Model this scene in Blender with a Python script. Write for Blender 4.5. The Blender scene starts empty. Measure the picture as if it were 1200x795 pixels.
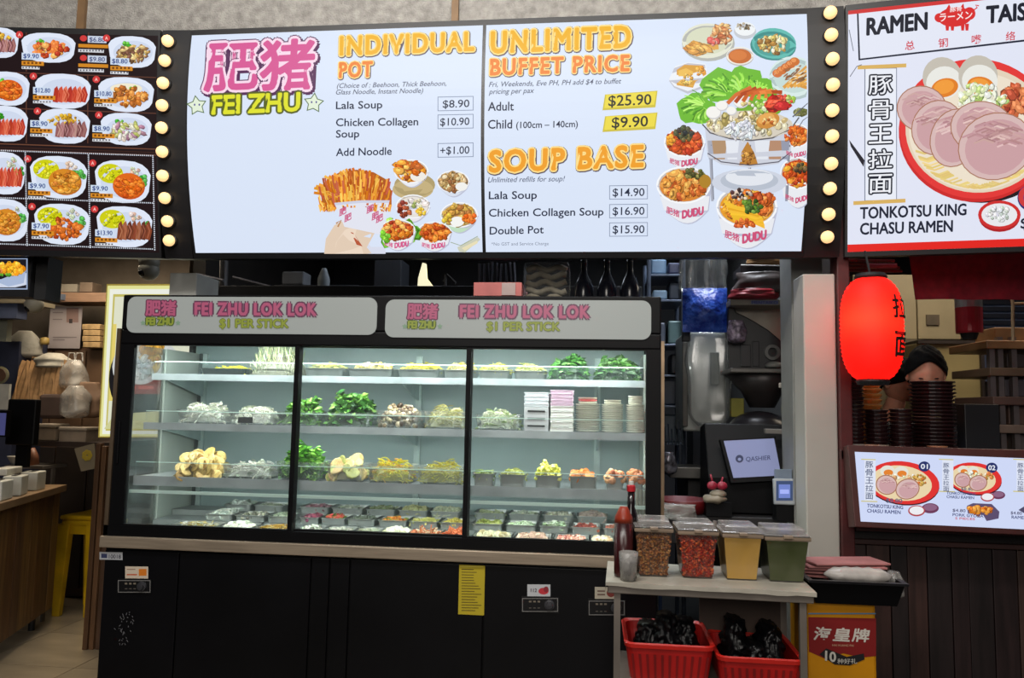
import bpy, math, random
from mathutils import Vector, Matrix, noise
random.seed(7)
S = bpy.context.scene
COL = S.collection

# ------------------------------------------------------------------ camera
YAW, PITCH, ROLL, F = math.radians(6.2114), math.radians(5.2449), math.radians(1.1111), 900.0
cy_, sy_, cp_, sp_, cr_, sr_ = math.cos(YAW), math.sin(YAW), math.cos(PITCH), math.sin(PITCH), math.cos(ROLL), math.sin(ROLL)
FW = Vector((-sy_*cp_, cy_*cp_, sp_)); RT0 = Vector((cy_, sy_, 0)); UP0 = RT0.cross(FW)
RT = cr_*RT0 + sr_*UP0; UP = -sr_*RT0 + cr_*UP0
EYE = Vector((0, 0, 1.5))
cam = bpy.data.cameras.new('camera'); cam.sensor_width = 36; cam.sensor_fit = 'HORIZONTAL'; cam.lens = F/1200*36
camo = bpy.data.objects.new('camera', cam); COL.objects.link(camo)
camo.matrix_world = Matrix(((RT.x, UP.x, -FW.x, EYE.x), (RT.y, UP.y, -FW.y, EYE.y), (RT.z, UP.z, -FW.z, EYE.z), (0, 0, 0, 1)))
S.camera = camo

# ------------------------------------------------------------------ world, exposure, lights
w = bpy.data.worlds.new('world'); S.world = w; w.use_nodes = True
w.node_tree.nodes['Background'].inputs[0].default_value = (0.80, 0.85, 1.0, 1)
w.node_tree.nodes['Background'].inputs[1].default_value = 0.05
S.view_settings.view_transform = 'Standard'; S.view_settings.look = 'None'
S.view_settings.exposure = 0; S.view_settings.gamma = 1; S.view_settings.use_curve_mapping = False

def area(name, loc, size, power, col=(1, 1, 1), target=None, size_y=None):
    l = bpy.data.lights.new(name, 'AREA'); l.energy = power; l.color = col
    l.shape = 'RECTANGLE'; l.size = size; l.size_y = size_y or size
    o = bpy.data.objects.new(name, l); o.location = loc; COL.objects.link(o)
    d = (Vector(target) if target else Vector(loc) - Vector((0, 0, 1))) - Vector(loc)
    o.rotation_euler = d.to_track_quat('-Z', 'Y').to_euler(); return o
area('hall_light', (-1.6, -0.2, 4.6), 1.6, 34, (1, .95, .88), (-1.2, 2.8, 1.6))
area('hall_light', (1.6, -0.4, 4.6), 1.6, 30, (1, .93, .84), (1.0, 2.8, 1.2))
area('hall_light', (-0.6, -4.6, 3.5), 2.2, 150, (1, .94, .86), (0.2, 3.4, 1.6))  # added frontal fill, reaches under the boards to the kitchen goods and column
area('upper_hall_lamp', (-0.5, 1.2, 3.6), 2.4, 72, (1, .97, .93), (-.5, 3.3, 3.4), .3)
area('left_stall_lamp', (-3.6, 4.9, 2.75), .8, 34, (1, .84, .62))
area('left_aisle_lamp', (-3.9, 3.9, 3.4), 1.0, 85, (1, .93, .82))
area('middle_stall_lamp', (0.62, 3.62, 2.86), .35, 16, (.86, .92, 1))
area('middle_stall_lamp', (0.5, 4.6, 2.86), .5, 16, (.74, .87, 1))
area('chiller_top_fill', (-2.5, 3.56, 2.9), .16, 5, (1, .9, .75))  # added fill brightening the dome camera and white box, no fixture modelled
area('rear_fill', (-1.0, 4.3, 2.9), .5, 5, (.8, .88, 1))  # added dim bluish fill that lifts the black space above the chiller
area('ramen_stall_lamp', (2.1, 4.2, 2.75), .9, 21, (1, .85, .66))

# ------------------------------------------------------------------ pixel -> place helpers (1200x795 frame)
def ray(px, py):
    return FW + RT*((px-600)/F) - UP*((py-397.5)/F)
def P(px, py, Y):
    d = ray(px, py); return EYE + d*(Y/d.y)
def PZ(px, py, Z):
    d = ray(px, py); return EYE + d*((Z-EYE.z)/d.z)

def lin(c):
    return tuple(((v/255)/12.92 if v <= 10.3 else ((v/255+.055)/1.055)**2.4) for v in c[:3]) + (1,)

# ------------------------------------------------------------------ materials
MATS = {}
def mat(name, rgb, rough=.55, metal=0, var=.12, scale=9, bump=0, bscale=60, emit=0, spec=.5, stretch=None, rgb2=None):
    if name in MATS: return MATS[name]
    m = bpy.data.materials.new(name); m.use_nodes = True; nt = m.node_tree; b = nt.nodes['Principled BSDF']
    tc = nt.nodes.new('ShaderNodeTexCoord'); mp = nt.nodes.new('ShaderNodeMapping')
    nt.links.new(tc.outputs['Object'], mp.inputs[0])
    if stretch: mp.inputs['Scale'].default_value = stretch
    n = nt.nodes.new('ShaderNodeTexNoise'); n.inputs['Scale'].default_value = scale; n.inputs['Detail'].default_value = 5
    nt.links.new(mp.outputs[0], n.inputs['Vector'])
    r = nt.nodes.new('ShaderNodeValToRGB'); c = lin(rgb)
    c2 = lin(rgb2) if rgb2 else tuple(min(1, v*(1+var*1.6)) for v in c[:3])+(1,)
    r.color_ramp.elements[0].color = tuple(v*(1-var*1.6) for v in c[:3])+(1,) if not rgb2 else c
    r.color_ramp.elements[1].color = c2
    r.color_ramp.elements[0].position = .32; r.color_ramp.elements[1].position = .68
    nt.links.new(n.outputs[0], r.inputs[0]); nt.links.new(r.outputs[0], b.inputs['Base Color'])
    b.inputs['Roughness'].default_value = rough; b.inputs['Metallic'].default_value = metal
    b.inputs['Specular IOR Level'].default_value = spec
    if emit:
        nt.links.new(r.outputs[0], b.inputs['Emission Color']); b.inputs['Emission Strength'].default_value = emit
    if bump:
        n2 = nt.nodes.new('ShaderNodeTexNoise'); n2.inputs['Scale'].default_value = bscale; n2.inputs['Detail'].default_value = 4
        nt.links.new(mp.outputs[0], n2.inputs['Vector'])
        bp = nt.nodes.new('ShaderNodeBump'); bp.inputs['Strength'].default_value = bump; bp.inputs['Distance'].default_value = .01
        nt.links.new(n2.outputs[0], bp.inputs['Height']); nt.links.new(bp.outputs[0], b.inputs['Normal'])
    MATS[name] = m; return m

def attrmat(name, emis, rough=.5, base=1.0, spec=.4, var=0, transl=0):
    if name in MATS: return MATS[name]
    m = bpy.data.materials.new(name); m.use_nodes = True; nt = m.node_tree; b = nt.nodes['Principled BSDF']
    a = nt.nodes.new('ShaderNodeVertexColor'); a.layer_name = 'Col'
    mx = nt.nodes.new('ShaderNodeMixRGB'); mx.blend_type = 'MULTIPLY'; mx.inputs[0].default_value = 1
    nt.links.new(a.outputs[0], mx.inputs[1])
    if var:
        tc = nt.nodes.new('ShaderNodeTexCoord'); n = nt.nodes.new('ShaderNodeTexNoise'); n.inputs['Scale'].default_value = 120
        r = nt.nodes.new('ShaderNodeValToRGB'); r.color_ramp.elements[0].color = (1-var,)*3+(1,); r.color_ramp.elements[0].position = .35
        r.color_ramp.elements[1].position = .65
        nt.links.new(tc.outputs['Object'], n.inputs['Vector']); nt.links.new(n.outputs[0], r.inputs[0]); nt.links.new(r.outputs[0], mx.inputs[2])
    else: mx.inputs[2].default_value = (base, base, base, 1)
    nt.links.new(mx.outputs[0], b.inputs['Base Color'])
    b.inputs['Roughness'].default_value = rough; b.inputs['Specular IOR Level'].default_value = spec
    if emis:
        nt.links.new(a.outputs[0], b.inputs['Emission Color']); b.inputs['Emission Strength'].default_value = emis
    MATS[name] = m; return m

def glass(name, tint=(1, 1, 1), alpha=.06, rough=.03, refl=.1):
    """thin clear sheet: transparent, a little of its own colour, fresnel reflection"""
    if name in MATS: return MATS[name]
    m = bpy.data.materials.new(name); m.use_nodes = True; nt = m.node_tree; nt.nodes.clear()
    o = nt.nodes.new('ShaderNodeOutputMaterial'); t = nt.nodes.new('ShaderNodeBsdfTransparent'); d = nt.nodes.new('ShaderNodeBsdfDiffuse')
    g = nt.nodes.new('ShaderNodeBsdfGlossy'); g.inputs['Roughness'].default_value = rough
    d.inputs[0].default_value = lin(tint) if max(tint) > 1 else (*tint, 1)
    m1 = nt.nodes.new('ShaderNodeMixShader'); m2 = nt.nodes.new('ShaderNodeMixShader')
    nz = nt.nodes.new('ShaderNodeTexNoise'); nz.inputs['Scale'].default_value = 2.5; nz.inputs['Detail'].default_value = 1
    ma = nt.nodes.new('ShaderNodeMath'); ma.operation = 'MULTIPLY'; ma.inputs[1].default_value = alpha*2
    nt.links.new(nz.outputs[0], ma.inputs[0]); nt.links.new(ma.outputs[0], m1.inputs[0])
    nt.links.new(t.outputs[0], m1.inputs[1]); nt.links.new(d.outputs[0], m1.inputs[2])
    lw = nt.nodes.new('ShaderNodeLayerWeight'); lw.inputs[0].default_value = refl*3
    mb = nt.nodes.new('ShaderNodeMath'); mb.operation = 'MULTIPLY'; mb.inputs[1].default_value = .6
    nt.links.new(lw.outputs['Fresnel'], mb.inputs[0]); nt.links.new(mb.outputs[0], m2.inputs[0])
    nt.links.new(m1.outputs[0], m2.inputs[1]); nt.links.new(g.outputs[0], m2.inputs[2]); nt.links.new(m2.outputs[0], o.inputs[0])
    MATS[name] = m; return m

SCREEN = attrmat('lit_screen_print', .98, .4, .03, spec=.12)
SIGN = attrmat('dim_backlit_sign_print', .40, .4, .22)
PAPER = attrmat('ink_on_paper', 0, .6)
FOOD = attrmat('fresh_food', 0, .5, var=.35, spec=.35)
M_BLACK = mat('black_painted_metal', (7, 7, 9), .5, .0, .2, 3, spec=.16)
M_FRAME = mat('black_sign_casing', (13, 12, 15), .45, 0, .2, 4)
M_STEEL = mat('brushed_steel', (160, 145, 126), .4, .45, .12, 5, stretch=(1, 20, 20))
M_PAN = mat('steel_pan', (150, 155, 152), .35, .6, .1, 12)
M_WHITEP = mat('white_plastic', (205, 205, 200), .45, 0, .05)
M_GREYP = mat('pale_grey_panel', (150, 160, 156), .5, 0, .06, 3)
M_DARK = mat('dark_rubber', (10, 10, 12), .6)
M_KRAFT = mat('kraft_paper', (158, 122, 82), .8, 0, .15, 14, .4, 30)
M_GLASS = glass('door_glass', (.55, .7, .68), .02, .02, .07)
M_CLEAR = glass('clear_plastic', (.5, .52, .5), .10, .12, .18)
M_BAG = glass('thin_white_plastic_bag', (.5, .48, .45), .42, .25, .12)

# ------------------------------------------------------------------ mesh builder
class MB:
    def __init__(s): s.v = []; s.f = []; s.c = []; s.cur = None
    def add(s, vs, fs, col=None):
        n = len(s.v); s.v += [tuple(v) for v in vs]; s.f += [tuple(i+n for i in f) for f in fs]
        c = lin(col) if col is not None else (s.cur or (1, 1, 1, 1)); s.c += [c]*len(vs); return s
    def box(s, x0, x1, y0, y1, z0, z1, col=None, M=None):
        vs = [Vector((x, y, z)) for z in (z0, z1) for y in (y0, y1) for x in (x0, x1)]
        if M: vs = [M @ v for v in vs]
        return s.add(vs, [(0, 2, 3, 1), (4, 5, 7, 6), (0, 1, 5, 4), (2, 6, 7, 3), (0, 4, 6, 2), (1, 3, 7, 5)], col)
    def pbox(s, x0, y0, x1, y1, Y, D, col=None):
        """a box whose front face, standing at depth Y, spans these picture coordinates"""
        a, b, t, u = P(x0, (y0+y1)/2, Y), P(x1, (y0+y1)/2, Y), P((x0+x1)/2, y0, Y), P((x0+x1)/2, y1, Y)
        return s.box(a.x, b.x, Y, Y+D, u.z, t.z, col)
    def loft(s, rings, cap=True, col=None, closed=True):
        n = len(rings[0]); vs = [p for r in rings for p in r]; fs = []
        for i in range(len(rings)-1):
            for j in range(n if closed else n-1):
                k = (j+1) % n; fs.append((i*n+j, i*n+k, (i+1)*n+k, (i+1)*n+j))
        if cap: fs.append(tuple(range(n-1, -1, -1))); fs.append(tuple((len(rings)-1)*n+j for j in range(n)))
        return s.add(vs, fs, col)
    def lathe(s, c, prof, n=16, col=None, cap=True, axis=None, sq=1.0):
        c = Vector(c); q = Vector((0, 0, 1)).rotation_difference(Vector(axis)) if axis else None
        rings = []
        for r, z in prof:
            ring = []
            for j in range(n):
                a = 2*math.pi*j/n; p = Vector((r*math.cos(a), r*sq*math.sin(a), z)); ring.append(c + (q @ p if q else p))
            rings.append(ring)
        return s.loft(rings, cap, col)
    def tube(s, pts, r, n=6, col=None, cap=True):
        pts = [Vector(p) for p in pts]; rings = []
        for i, p in enumerate(pts):
            d = (pts[min(i+1, len(pts)-1)]-pts[max(i-1, 0)]).normalized()
            a = d.cross(Vector((0, 0, 1)) if abs(d.z) < .9 else Vector((1, 0, 0))).normalized(); b = d.cross(a)
            rr = r[i] if isinstance(r, (list, tuple)) else r
            rings.append([p+a*rr*math.cos(2*math.pi*j/n)+b*rr*math.sin(2*math.pi*j/n) for j in range(n)])
        return s.loft(rings, cap, col)
    def sphere(s, c, r, n=12, m=8, col=None, fn=None, M=None):
        c = Vector(c); r = Vector(r) if not isinstance(r, (int, float)) else Vector((r, r, r)); vs = []; fs = []
        for i in range(m+1):
            t = math.pi*i/m
            for j in range(n):
                a = 2*math.pi*j/n; p = Vector((math.sin(t)*math.cos(a), math.sin(t)*math.sin(a), math.cos(t)))
                k = fn(p) if fn else 1; q = Vector((p.x*r.x, p.y*r.y, p.z*r.z))*k
                vs.append(c + (M @ q if M else q))
        for i in range(m):
            for j in range(n): k = (j+1) % n; fs.append((i*n+j, (i+1)*n+j, (i+1)*n+k, i*n+k))
        return s.add(vs, fs, col)
    def build(s, name, m, parent=None, smooth=False, bevel=0, seg=2, auto=None):
        off = Vector((0, 0, 0)); q = parent
        while q is not None: off += q.location; q = q.parent
        org = off.copy()
        if parent is None and s.v:
            xs = list(zip(*s.v)); org = Vector(((min(xs[0])+max(xs[0]))/2, (min(xs[1])+max(xs[1]))/2, min(xs[2])))
        me = bpy.data.meshes.new(name); me.from_pydata([Vector(v)-org for v in s.v], [], s.f); me.update()
        a = me.color_attributes.new('Col', 'FLOAT_COLOR', 'POINT'); a.data.foreach_set('color', [x for c in s.c for x in c])
        if m: me.materials.append(m)
        if smooth: me.polygons.foreach_set('use_smooth', [True]*len(me.polygons))
        o = bpy.data.objects.new(name, me); COL.objects.link(o); o.parent = parent
        if parent is None: o.location = org
        if bevel:
            md = o.modifiers.new('bevel', 'BEVEL'); md.width = bevel; md.segments = seg; md.limit_method = 'ANGLE'
        return o

def tag(o, label=None, cat=None, group=None, kind=None):
    if label: o['label'] = label
    if cat: o['category'] = cat
    if group: o['group'] = group
    if kind: o['kind'] = kind
    return o
def empty(name, loc, label=None, cat=None, group=None, kind=None):
    o = bpy.data.objects.new(name, None); o.location = loc; o.empty_display_size = .05; COL.objects.link(o)
    return tag(o, label, cat, group, kind)
def struct(name, mb, m, **k): return tag(mb.build(name, m, **k), kind='structure')
def simple(name, mb, m, label, cat, group=None, **k): return tag(mb.build(name, m, **k), label, cat, group)

# ------------------------------------------------------------------ flat print on real surfaces
_tc = {}
def glyphs(s, off, shear=0, sp=1.0):
    k = (s, off, shear, sp)
    if k in _tc: return _tc[k]
    c = bpy.data.curves.new('t', 'FONT'); c.body = s; c.size = 1; c.offset = off; c.shear = shear; c.space_character = sp; c.resolution_u = 3; c.fill_mode = 'FRONT'
    o = bpy.data.objects.new('t', c)
    me = bpy.data.meshes.new_from_object(o)
    vs = [(v.co.x, v.co.y) for v in me.vertices]; fs = [tuple(p.vertices) for p in me.polygons]
    bpy.data.objects.remove(o); bpy.data.curves.remove(c); bpy.data.meshes.remove(me)
    _tc[k] = (vs, fs); return vs, fs
_hh = glyphs('H', 0)[0]; CAP = max(v[1] for v in _hh)

class Surf:
    """an upright sign face: anchor = lower left point, turned by yaw, leaning by tilt, bulging by b over height H"""
    def __init__(s, anchor, yaw=0, tilt=0, b=0, H=1):
        a, t = math.radians(yaw), math.radians(tilt)
        s.o = Vector(anchor); s.U = Vector((math.cos(a), math.sin(a), 0)); h = Vector((math.sin(a), -math.cos(a), 0))
        s.V = h*math.sin(t)+Vector((0, 0, 1))*math.cos(t); s.N = s.U.cross(s.V); s.b = b; s.H = H
    def bulge(s, v):
        q = (v-s.H/2)/(s.H/2); return s.b*(1-q*q)
    def pt(s, u, v, off=0): return s.o+s.U*u+s.V*v+s.N*(s.bulge(v)+off)
    def uv(s, px, py):
        d = ray(px, py); k = 0; dn = d.dot(s.N); e = (s.o-EYE).dot(s.N)
        for _ in range(3 if s.b else 1):
            q = EYE+d*((e+k)/dn)-s.o; v = q.dot(s.V)
            if s.b: k = s.bulge(v)
        return q.dot(s.U), v
    def at(s, px, py, off=0): return s.pt(*s.uv(px, py), off)
    def slab(s, mb, u0, u1, v0, v1, o0, o1, nv=1, col=None):
        rings = []
        for i in range(nv+1):
            v = v0+(v1-v0)*i/nv
            rings.append([s.pt(u0, v, o1), s.pt(u1, v, o1), s.pt(u1, v, o0), s.pt(u0, v, o0)])
        return mb.loft(rings, True, col)
    def pslab(s, mb, x0, y0, x1, y1, o0, o1, nv=1, col=None):
        u0, _ = s.uv(x0, (y0+y1)/2); u1, _ = s.uv(x1, (y0+y1)/2); _, v1 = s.uv((x0+x1)/2, y0); _, v0 = s.uv((x0+x1)/2, y1)
        return s.slab(mb, u0, u1, v0, v1, o0, o1, nv, col)

class Paint:
    """collects flat printed shapes lying one over another on a surface"""
    def __init__(s, surf, base=.0012, step=2.5e-5): s.s = surf; s.k = base; s.st = step; s.m = MB(); s.cl = (1e4, 1e4)
    def poly(s, pts, col, step=None):
        s.k += s.st if step is None else step
        s.m.add([s.s.at(min(x, s.cl[0]), min(y, s.cl[1]), s.k) for x, y in pts], [tuple(range(len(pts)-1, -1, -1))], col)
    def strip(s, pts, w, col):
        L = []; R = []
        for i, (x, y) in enumerate(pts):
            x0, y0 = pts[max(i-1, 0)]; x1, y1 = pts[min(i+1, len(pts)-1)]; d = math.hypot(x1-x0, y1-y0) or 1
            nx, ny = -(y1-y0)/d*w/2, (x1-x0)/d*w/2; L.append((x+nx, y+ny)); R.append((x-nx, y-ny))
        s.poly(L+R[::-1], col)
    def rect(s, x0, y0, x1, y1, col, sl=0, n=1):
        """n > 1 cuts the rectangle into bands so that it follows a bulging face"""
        s.k += s.st
        for i in range(n):
            a, b = y0+(y1-y0)*i/n, y0+(y1-y0)*(i+1)/n; q = sl*(x1-x0)
            s.m.add([s.s.at(x0, b, s.k), s.s.at(x1, b+q, s.k), s.s.at(x1, a+q, s.k), s.s.at(x0, a, s.k)], [(0, 1, 2, 3)], col)
    def ell(s, cx, cy, rx, ry, col, n=24, rot=0, a0=0, a1=360):
        c, q = math.cos(rot), math.sin(rot)
        pts = []
        for i in range(n + (a1-a0 < 360)):
            a = math.radians(a0+(a1-a0)*i/n); x, y = rx*math.cos(a), ry*math.sin(a); pts.append((cx+x*c-y*q, cy+x*q+y*c))
        s.poly(pts, col)
    def frame(s, x0, y0, x1, y1, w, col, sl=0):
        s.rect(x0, y0, x1, y0+w, col, sl); s.rect(x0, y1-w, x1, y1, col, sl); s.rect(x0, y0, x0+w, y1, col); s.rect(x1-w, y0+sl*(x1-x0), x1, y1+sl*(x1-x0), col)
    def blob(s, x, y, r, col, el=1, rot=None):
        n = random.randint(6, 8); rot = random.random()*6.3 if rot is None else rot; c, q = math.cos(rot), math.sin(rot); pts = []
        for i in range(n):
            a = 6.283*i/n; k = r*random.uniform(.75, 1.15); X, Y = k*math.cos(a)*el, k*math.sin(a); pts.append((x+X*c-Y*q, y+X*q+Y*c))
        s.poly(pts, col)
    def scatter(s, cx, cy, rx, ry, n, r, cols, el=1, rot=None, rj=.4, clip=None):
        for _ in range(n):
            a = random.random()*6.283; k = math.sqrt(random.random()); x, y = cx+rx*k*math.cos(a), cy+ry*k*math.sin(a)
            if clip and not clip(x, y): continue
            c = jit(random.choice(cols), 14); q = r*random.uniform(1-rj, 1+rj); t = random.random()*3.14 if rot is None else rot+random.uniform(-.4, .4)
            if r > 1.5: s.blob(x+.4, y+.5, q*1.08, tuple(v*.66 for v in c), el, t)
            s.blob(x, y, q, c, el, t)
            if r > 1.5: s.blob(x-q*.25, y-q*.3, q*.42, tuple(min(255, v*1.13+16) for v in c), el, t)
    def text(s, t, x0, y0, x1, y1, h, col, off=0, shear=0, outline=None, up=None, cjk=False, step=None, sp=1.0):
        vs, fs = glyphs(t, 0, shear, sp)
        if not vs: return
        ax, bx = min(v[0] for v in vs), max(v[0] for v in vs)
        lo, hi = (min(v[1] for v in vs), max(v[1] for v in vs)) if cjk else (0, CAP)
        up = up or (.02, -1)
        def put(o, c, d=(0, 0)):
            if o > .0195:
                rr = o*h/CAP*(1 if not cjk else .75); K = 12 if h > 15 else 6
                for i in range(K): put(.001, c, (d[0]+rr*math.cos(6.2832*i/K), d[1]+rr*math.sin(6.2832*i/K)))
                return
            vv, ff = glyphs(t, o, shear, sp); s.k += s.st*.5; out = []
            for x, y in vv:
                q = (x-ax)/(bx-ax); r = (y-lo)/(hi-lo)*h
                out.append(s.s.at(min(s.cl[0], x0+(x1-x0)*q+up[0]*r+d[0]), min(s.cl[1], y0+(y1-y0)*q+up[1]*r+d[1]), s.k))
            s.m.add(out, ff, c)
        for o in (outline or []): put(off+o[0], o[1], o[2] if len(o) > 2 else (0, 0))
        put(off, col)
    def build(s, name, parent, m=None): 
        o = s.m.build(name, m or SCREEN, parent); s.m = MB()
        if name in ('lettering', 'grid_lines', 'markings', 'scratch_marks', 'small_characters', 'text_line', 'label_print', 'vertical_sign'): o['kind'] = 'stuff'
        return o
def jit(c, a=12): 
    d = random.uniform(-a, a); return tuple(max(0, min(255, v+d+random.uniform(-a/3, a/3))) for v in c[:3])

# ================================================================== STRUCTURE
# floor: screed with separate tiles where the aisle shows
FLM = mat('floor_screed', (82, 74, 64), .6, 0, .12, 3)
mb = MB(); mb.box(-8, 6, -2.5, 9, -.1, -.012); floor = struct('floor', mb, FLM)
TM = mat('beige_floor_tile', (150, 136, 114), .28, 0, .14, 2.2, stretch=(1, 3, 1))
tme = None; TS = .6
for i in range(-13, 3):
    for j in range(4, 15):
        x, y = i*TS+.1, j*TS
        if x < -5.6 or x > -.9 or y > 8.4: continue
        if tme is None:
            q = MB(); q.box(0, TS-.006, 0, TS-.006, -.013, 0); t = q.build('tile', TM, floor); t.location = Vector((x, y, 0))-floor.location
            for vv in t.data.vertices: vv.co += floor.location
            tme = t.data
        else:
            t = bpy.data.objects.new('tile', tme); COL.objects.link(t); t.parent = floor; t.location = Vector((x, y, random.uniform(-.0005, .0005)))-floor.location
# raised stall floor behind the counters
mb = MB(); mb.box(-2.2, 5.5, 3.8, 6.4, -.011, .15); struct('floor_stall', mb, mat('stall_floor', (60, 58, 56), .5))
WALLD = mat('stall_back_wall', (44, 42, 44), .7, 0, .2, 2)
mb = MB(); mb.box(-8, 6, 6.6, 6.75, 0, 3.4); struct('wall_back', mb, WALLD)
mb = MB(); mb.box(-8.1, -8, -2.5, 9, 0, 4.8); struct('wall_left', mb, WALLD)
mb = MB(); mb.box(-8, 6, 3.42, 6.75, 2.95, 3.05); struct('ceiling', mb, mat('stall_ceiling', (48, 47, 47), .8))
BULK = mat('rough_grey_render', (150, 146, 140), .9, 0, .16, 26, .9, 140)
mb = MB(); mb.box(-8, 6, 3.28, 3.42, 2.55, 4.9); struct('wall_front', mb, BULK)
BR = mat('brown_joint_strip', (120, 92, 62), .6, 0, .1)
for i, (xa, xb) in enumerate(((90, 99), (529, 537))):
    a, b = P(xa, 12, 3.26).x, P(xb, 12, 3.26).x
    q = MB(); q.box(a, b, 3.262, 3.279, 2.6, 4.9); struct('trim_%d' % (i+1), q, BR)
# partitions between stalls
mb = MB(); mb.box(-2.42, -2.34, 4.35, 6.6, 0, 2.95); struct('wall_partition', mb, mat('partition_dark', (38, 33, 30), .7))
mb = MB(); mb.box(1.02, 1.1, 3.72, 6.6, 0, 2.95); struct('wall_divider', mb, mat('divider_grey', (70, 68, 66), .7))
# the pale column between the two stalls
colx0, colx1 = P(943, 480, 3.05).x, P(981.5, 480, 3.05).x
ctop = P(957, 321, 3.05).z
mb = MB(); mb.box(colx0, colx1, 3.05, 3.2, 0, ctop)
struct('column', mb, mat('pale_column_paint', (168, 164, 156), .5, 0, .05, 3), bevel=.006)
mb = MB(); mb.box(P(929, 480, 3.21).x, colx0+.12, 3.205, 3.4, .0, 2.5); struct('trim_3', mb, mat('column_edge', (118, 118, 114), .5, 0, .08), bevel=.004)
mb = MB(); mb.box(P(983, 480, 3.04).x, P(998, 480, 3.04).x, 3.03, 3.12, .9, 2.3); struct('trim_4', mb, mat('dark_red_post', (74, 26, 26), .45, 0, .2), bevel=.004)

# ================================================================== OVERHEAD SIGN BOARDS
TILT = 8.3
pb = P(225, 300, 3.0); pe = P(943, 297, 3.0)
main = Surf(pb, 0, TILT, 0.055, 1)
main.H = main.uv(580, 24)[1]
v_lo = 0
def board(surf, name, label, x0, x1, casing=.012, cat='sign'):
    """casing of one overhead board, from picture column x0 to x1"""
    surf.H = H
    u0, _ = surf.uv(x0, 170); u1, _ = surf.uv(x1, 170)
    o = empty(name, surf.pt((u0+u1)/2, 0, -.1), label, cat)
    m = MB(); surf.slab(m, u0, u1, -casing, surf.H+casing, -.14, 0, 14); m.build('casing', M_FRAME, o)
    return o, u0, u1
H = main.H
mainb, _, _ = board(main, 'menu_board', 'long white lit menu board above the glass chiller with soup prices', 216, 949.5)
# pillar with bulbs, left
pl = main.o+main.U*main.uv(218, 170)[0]
SL = Surf(pl, 3.1, TILT, .055, H)
pl2 = SL.o+SL.U*SL.uv(185, 170)[0]
LB = Surf(pl2, 6.2, TILT, .02, H)
pr = main.o+main.U*main.uv(948, 170)[0]
SR = Surf(pr, -3, TILT, .055, H)
pr2 = SR.o+SR.U*SR.uv(989.5, 170)[0]
RB = Surf(pr2, -9, TILT, 0, H)

BULB = mat('warm_bulb_glass', (255, 208, 146), .5, 0, .02, emit=.95, spec=.1)
SOCK = mat('bulb_socket', (30, 26, 22), .5)
def bulbs(surf, pts, x0, x1, label):
    o, u0, u1 = board(surf, 'bulb_strip', label, x0, x1, cat='light strip')
    for x, y in pts:
        u, v = surf.uv(x, y); c = surf.pt(u, v, 0)
        m = MB(); m.lathe(c, [(.027, 0), (.026, .008), (.022, .012)], 16, axis=surf.N); s = m.build('socket', SOCK, o)
        m = MB(); m.lathe(c, [(.018, .008), (.0235, .016), (.0235, .026), (.019, .036), (.010, .042), (.002, .044)], 16, axis=surf.N); m.build('bulb', BULB, o, smooth=True)
    return o
bulbs(SL, [(199.5, 50), (196, 73), (194, 99), (193, 125), (192.3, 151), (193, 179), (193.5, 207), (196, 233), (199, 260), (201, 282.5)], 184, 217, 'narrow black strip of warm bulbs between rice menu and soup menu')
bulbs(SR, [(971.5, 17), (972.5, 43), (974, 71), (974.5, 101), (973.7, 131), (973.5, 161), (972.5, 193), (971, 222), (969.5, 252), (968, 278.5)], 948, 990.5, 'black strip of warm bulbs beside the ramen sign')

# --- main board screens
def screen_panel(surf, parent, x0, x1, y0=None, y1=None, col=(217, 228, 247), v0=.012, v1=None, lead=.0005, topcol=None):
    p = Paint(surf, lead); u0, _ = surf.uv(x0, 170); u1, _ = surf.uv(x1, 170); v1 = v1 or surf.H-.012; n = 14; m = MB()
    vs = []; cs = []
    for i in range(n+1):
        v = v0+(v1-v0)*i/n; vs += [surf.pt(u0, v, lead), surf.pt(u1, v, lead)]
    m.add(vs, [(2*i, 2*i+1, 2*i+3, 2*i+2) for i in range(n)], col)
    return m.build('screen', SCREEN, parent)
sc1 = screen_panel(main, mainb, 219.5, 563.5)
sc2 = screen_panel(main, mainb, 567.5, 946)

INK = (38, 44, 66)
OUT = (70, 62, 60)
# logo
p = Paint(main)
for ch, a, b, base, h in (('肥', 240, 301, 107, 54), ('猪', 305, 366, 106, 57)):
    p.text(ch, a, base, b, base-3, h, (214, 92, 150), .027, cjk=True, outline=[(.075, (88, 46, 88), (1.6, 1.8)), (.07, (88, 46, 88)), (.05, (246, 216, 234))], up=(.05, -1))
    p.k += 1e-4
p.text('FEI ZHU', 249, 134, 351, 130, 21, (222, 224, 50), .045, cjk=True, outline=[(.10, (92, 100, 40))], shear=0)
def star(p, cx, cy, r, col, rot=0):
    pts = []
    for i in range(10):
        a = -math.pi/2+rot+i*math.pi/5; k = r if i % 2 == 0 else r*.55; pts.append((cx+k*math.cos(a), cy+k*math.sin(a)))
    p.poly(pts, col)
for cx, cy, rt in ((231, 124, -.15), (368, 121, .1)):
    star(p, cx, cy, 12.5, (82, 108, 60), rt); star(p, cx, cy, 10.5, (226, 238, 216), rt)
    for dx in (-2.5, 3): p.ell(cx+dx, cy-1, 1, 1.4, (96, 90, 150), 8)
p.build('logo', sc1)
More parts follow.
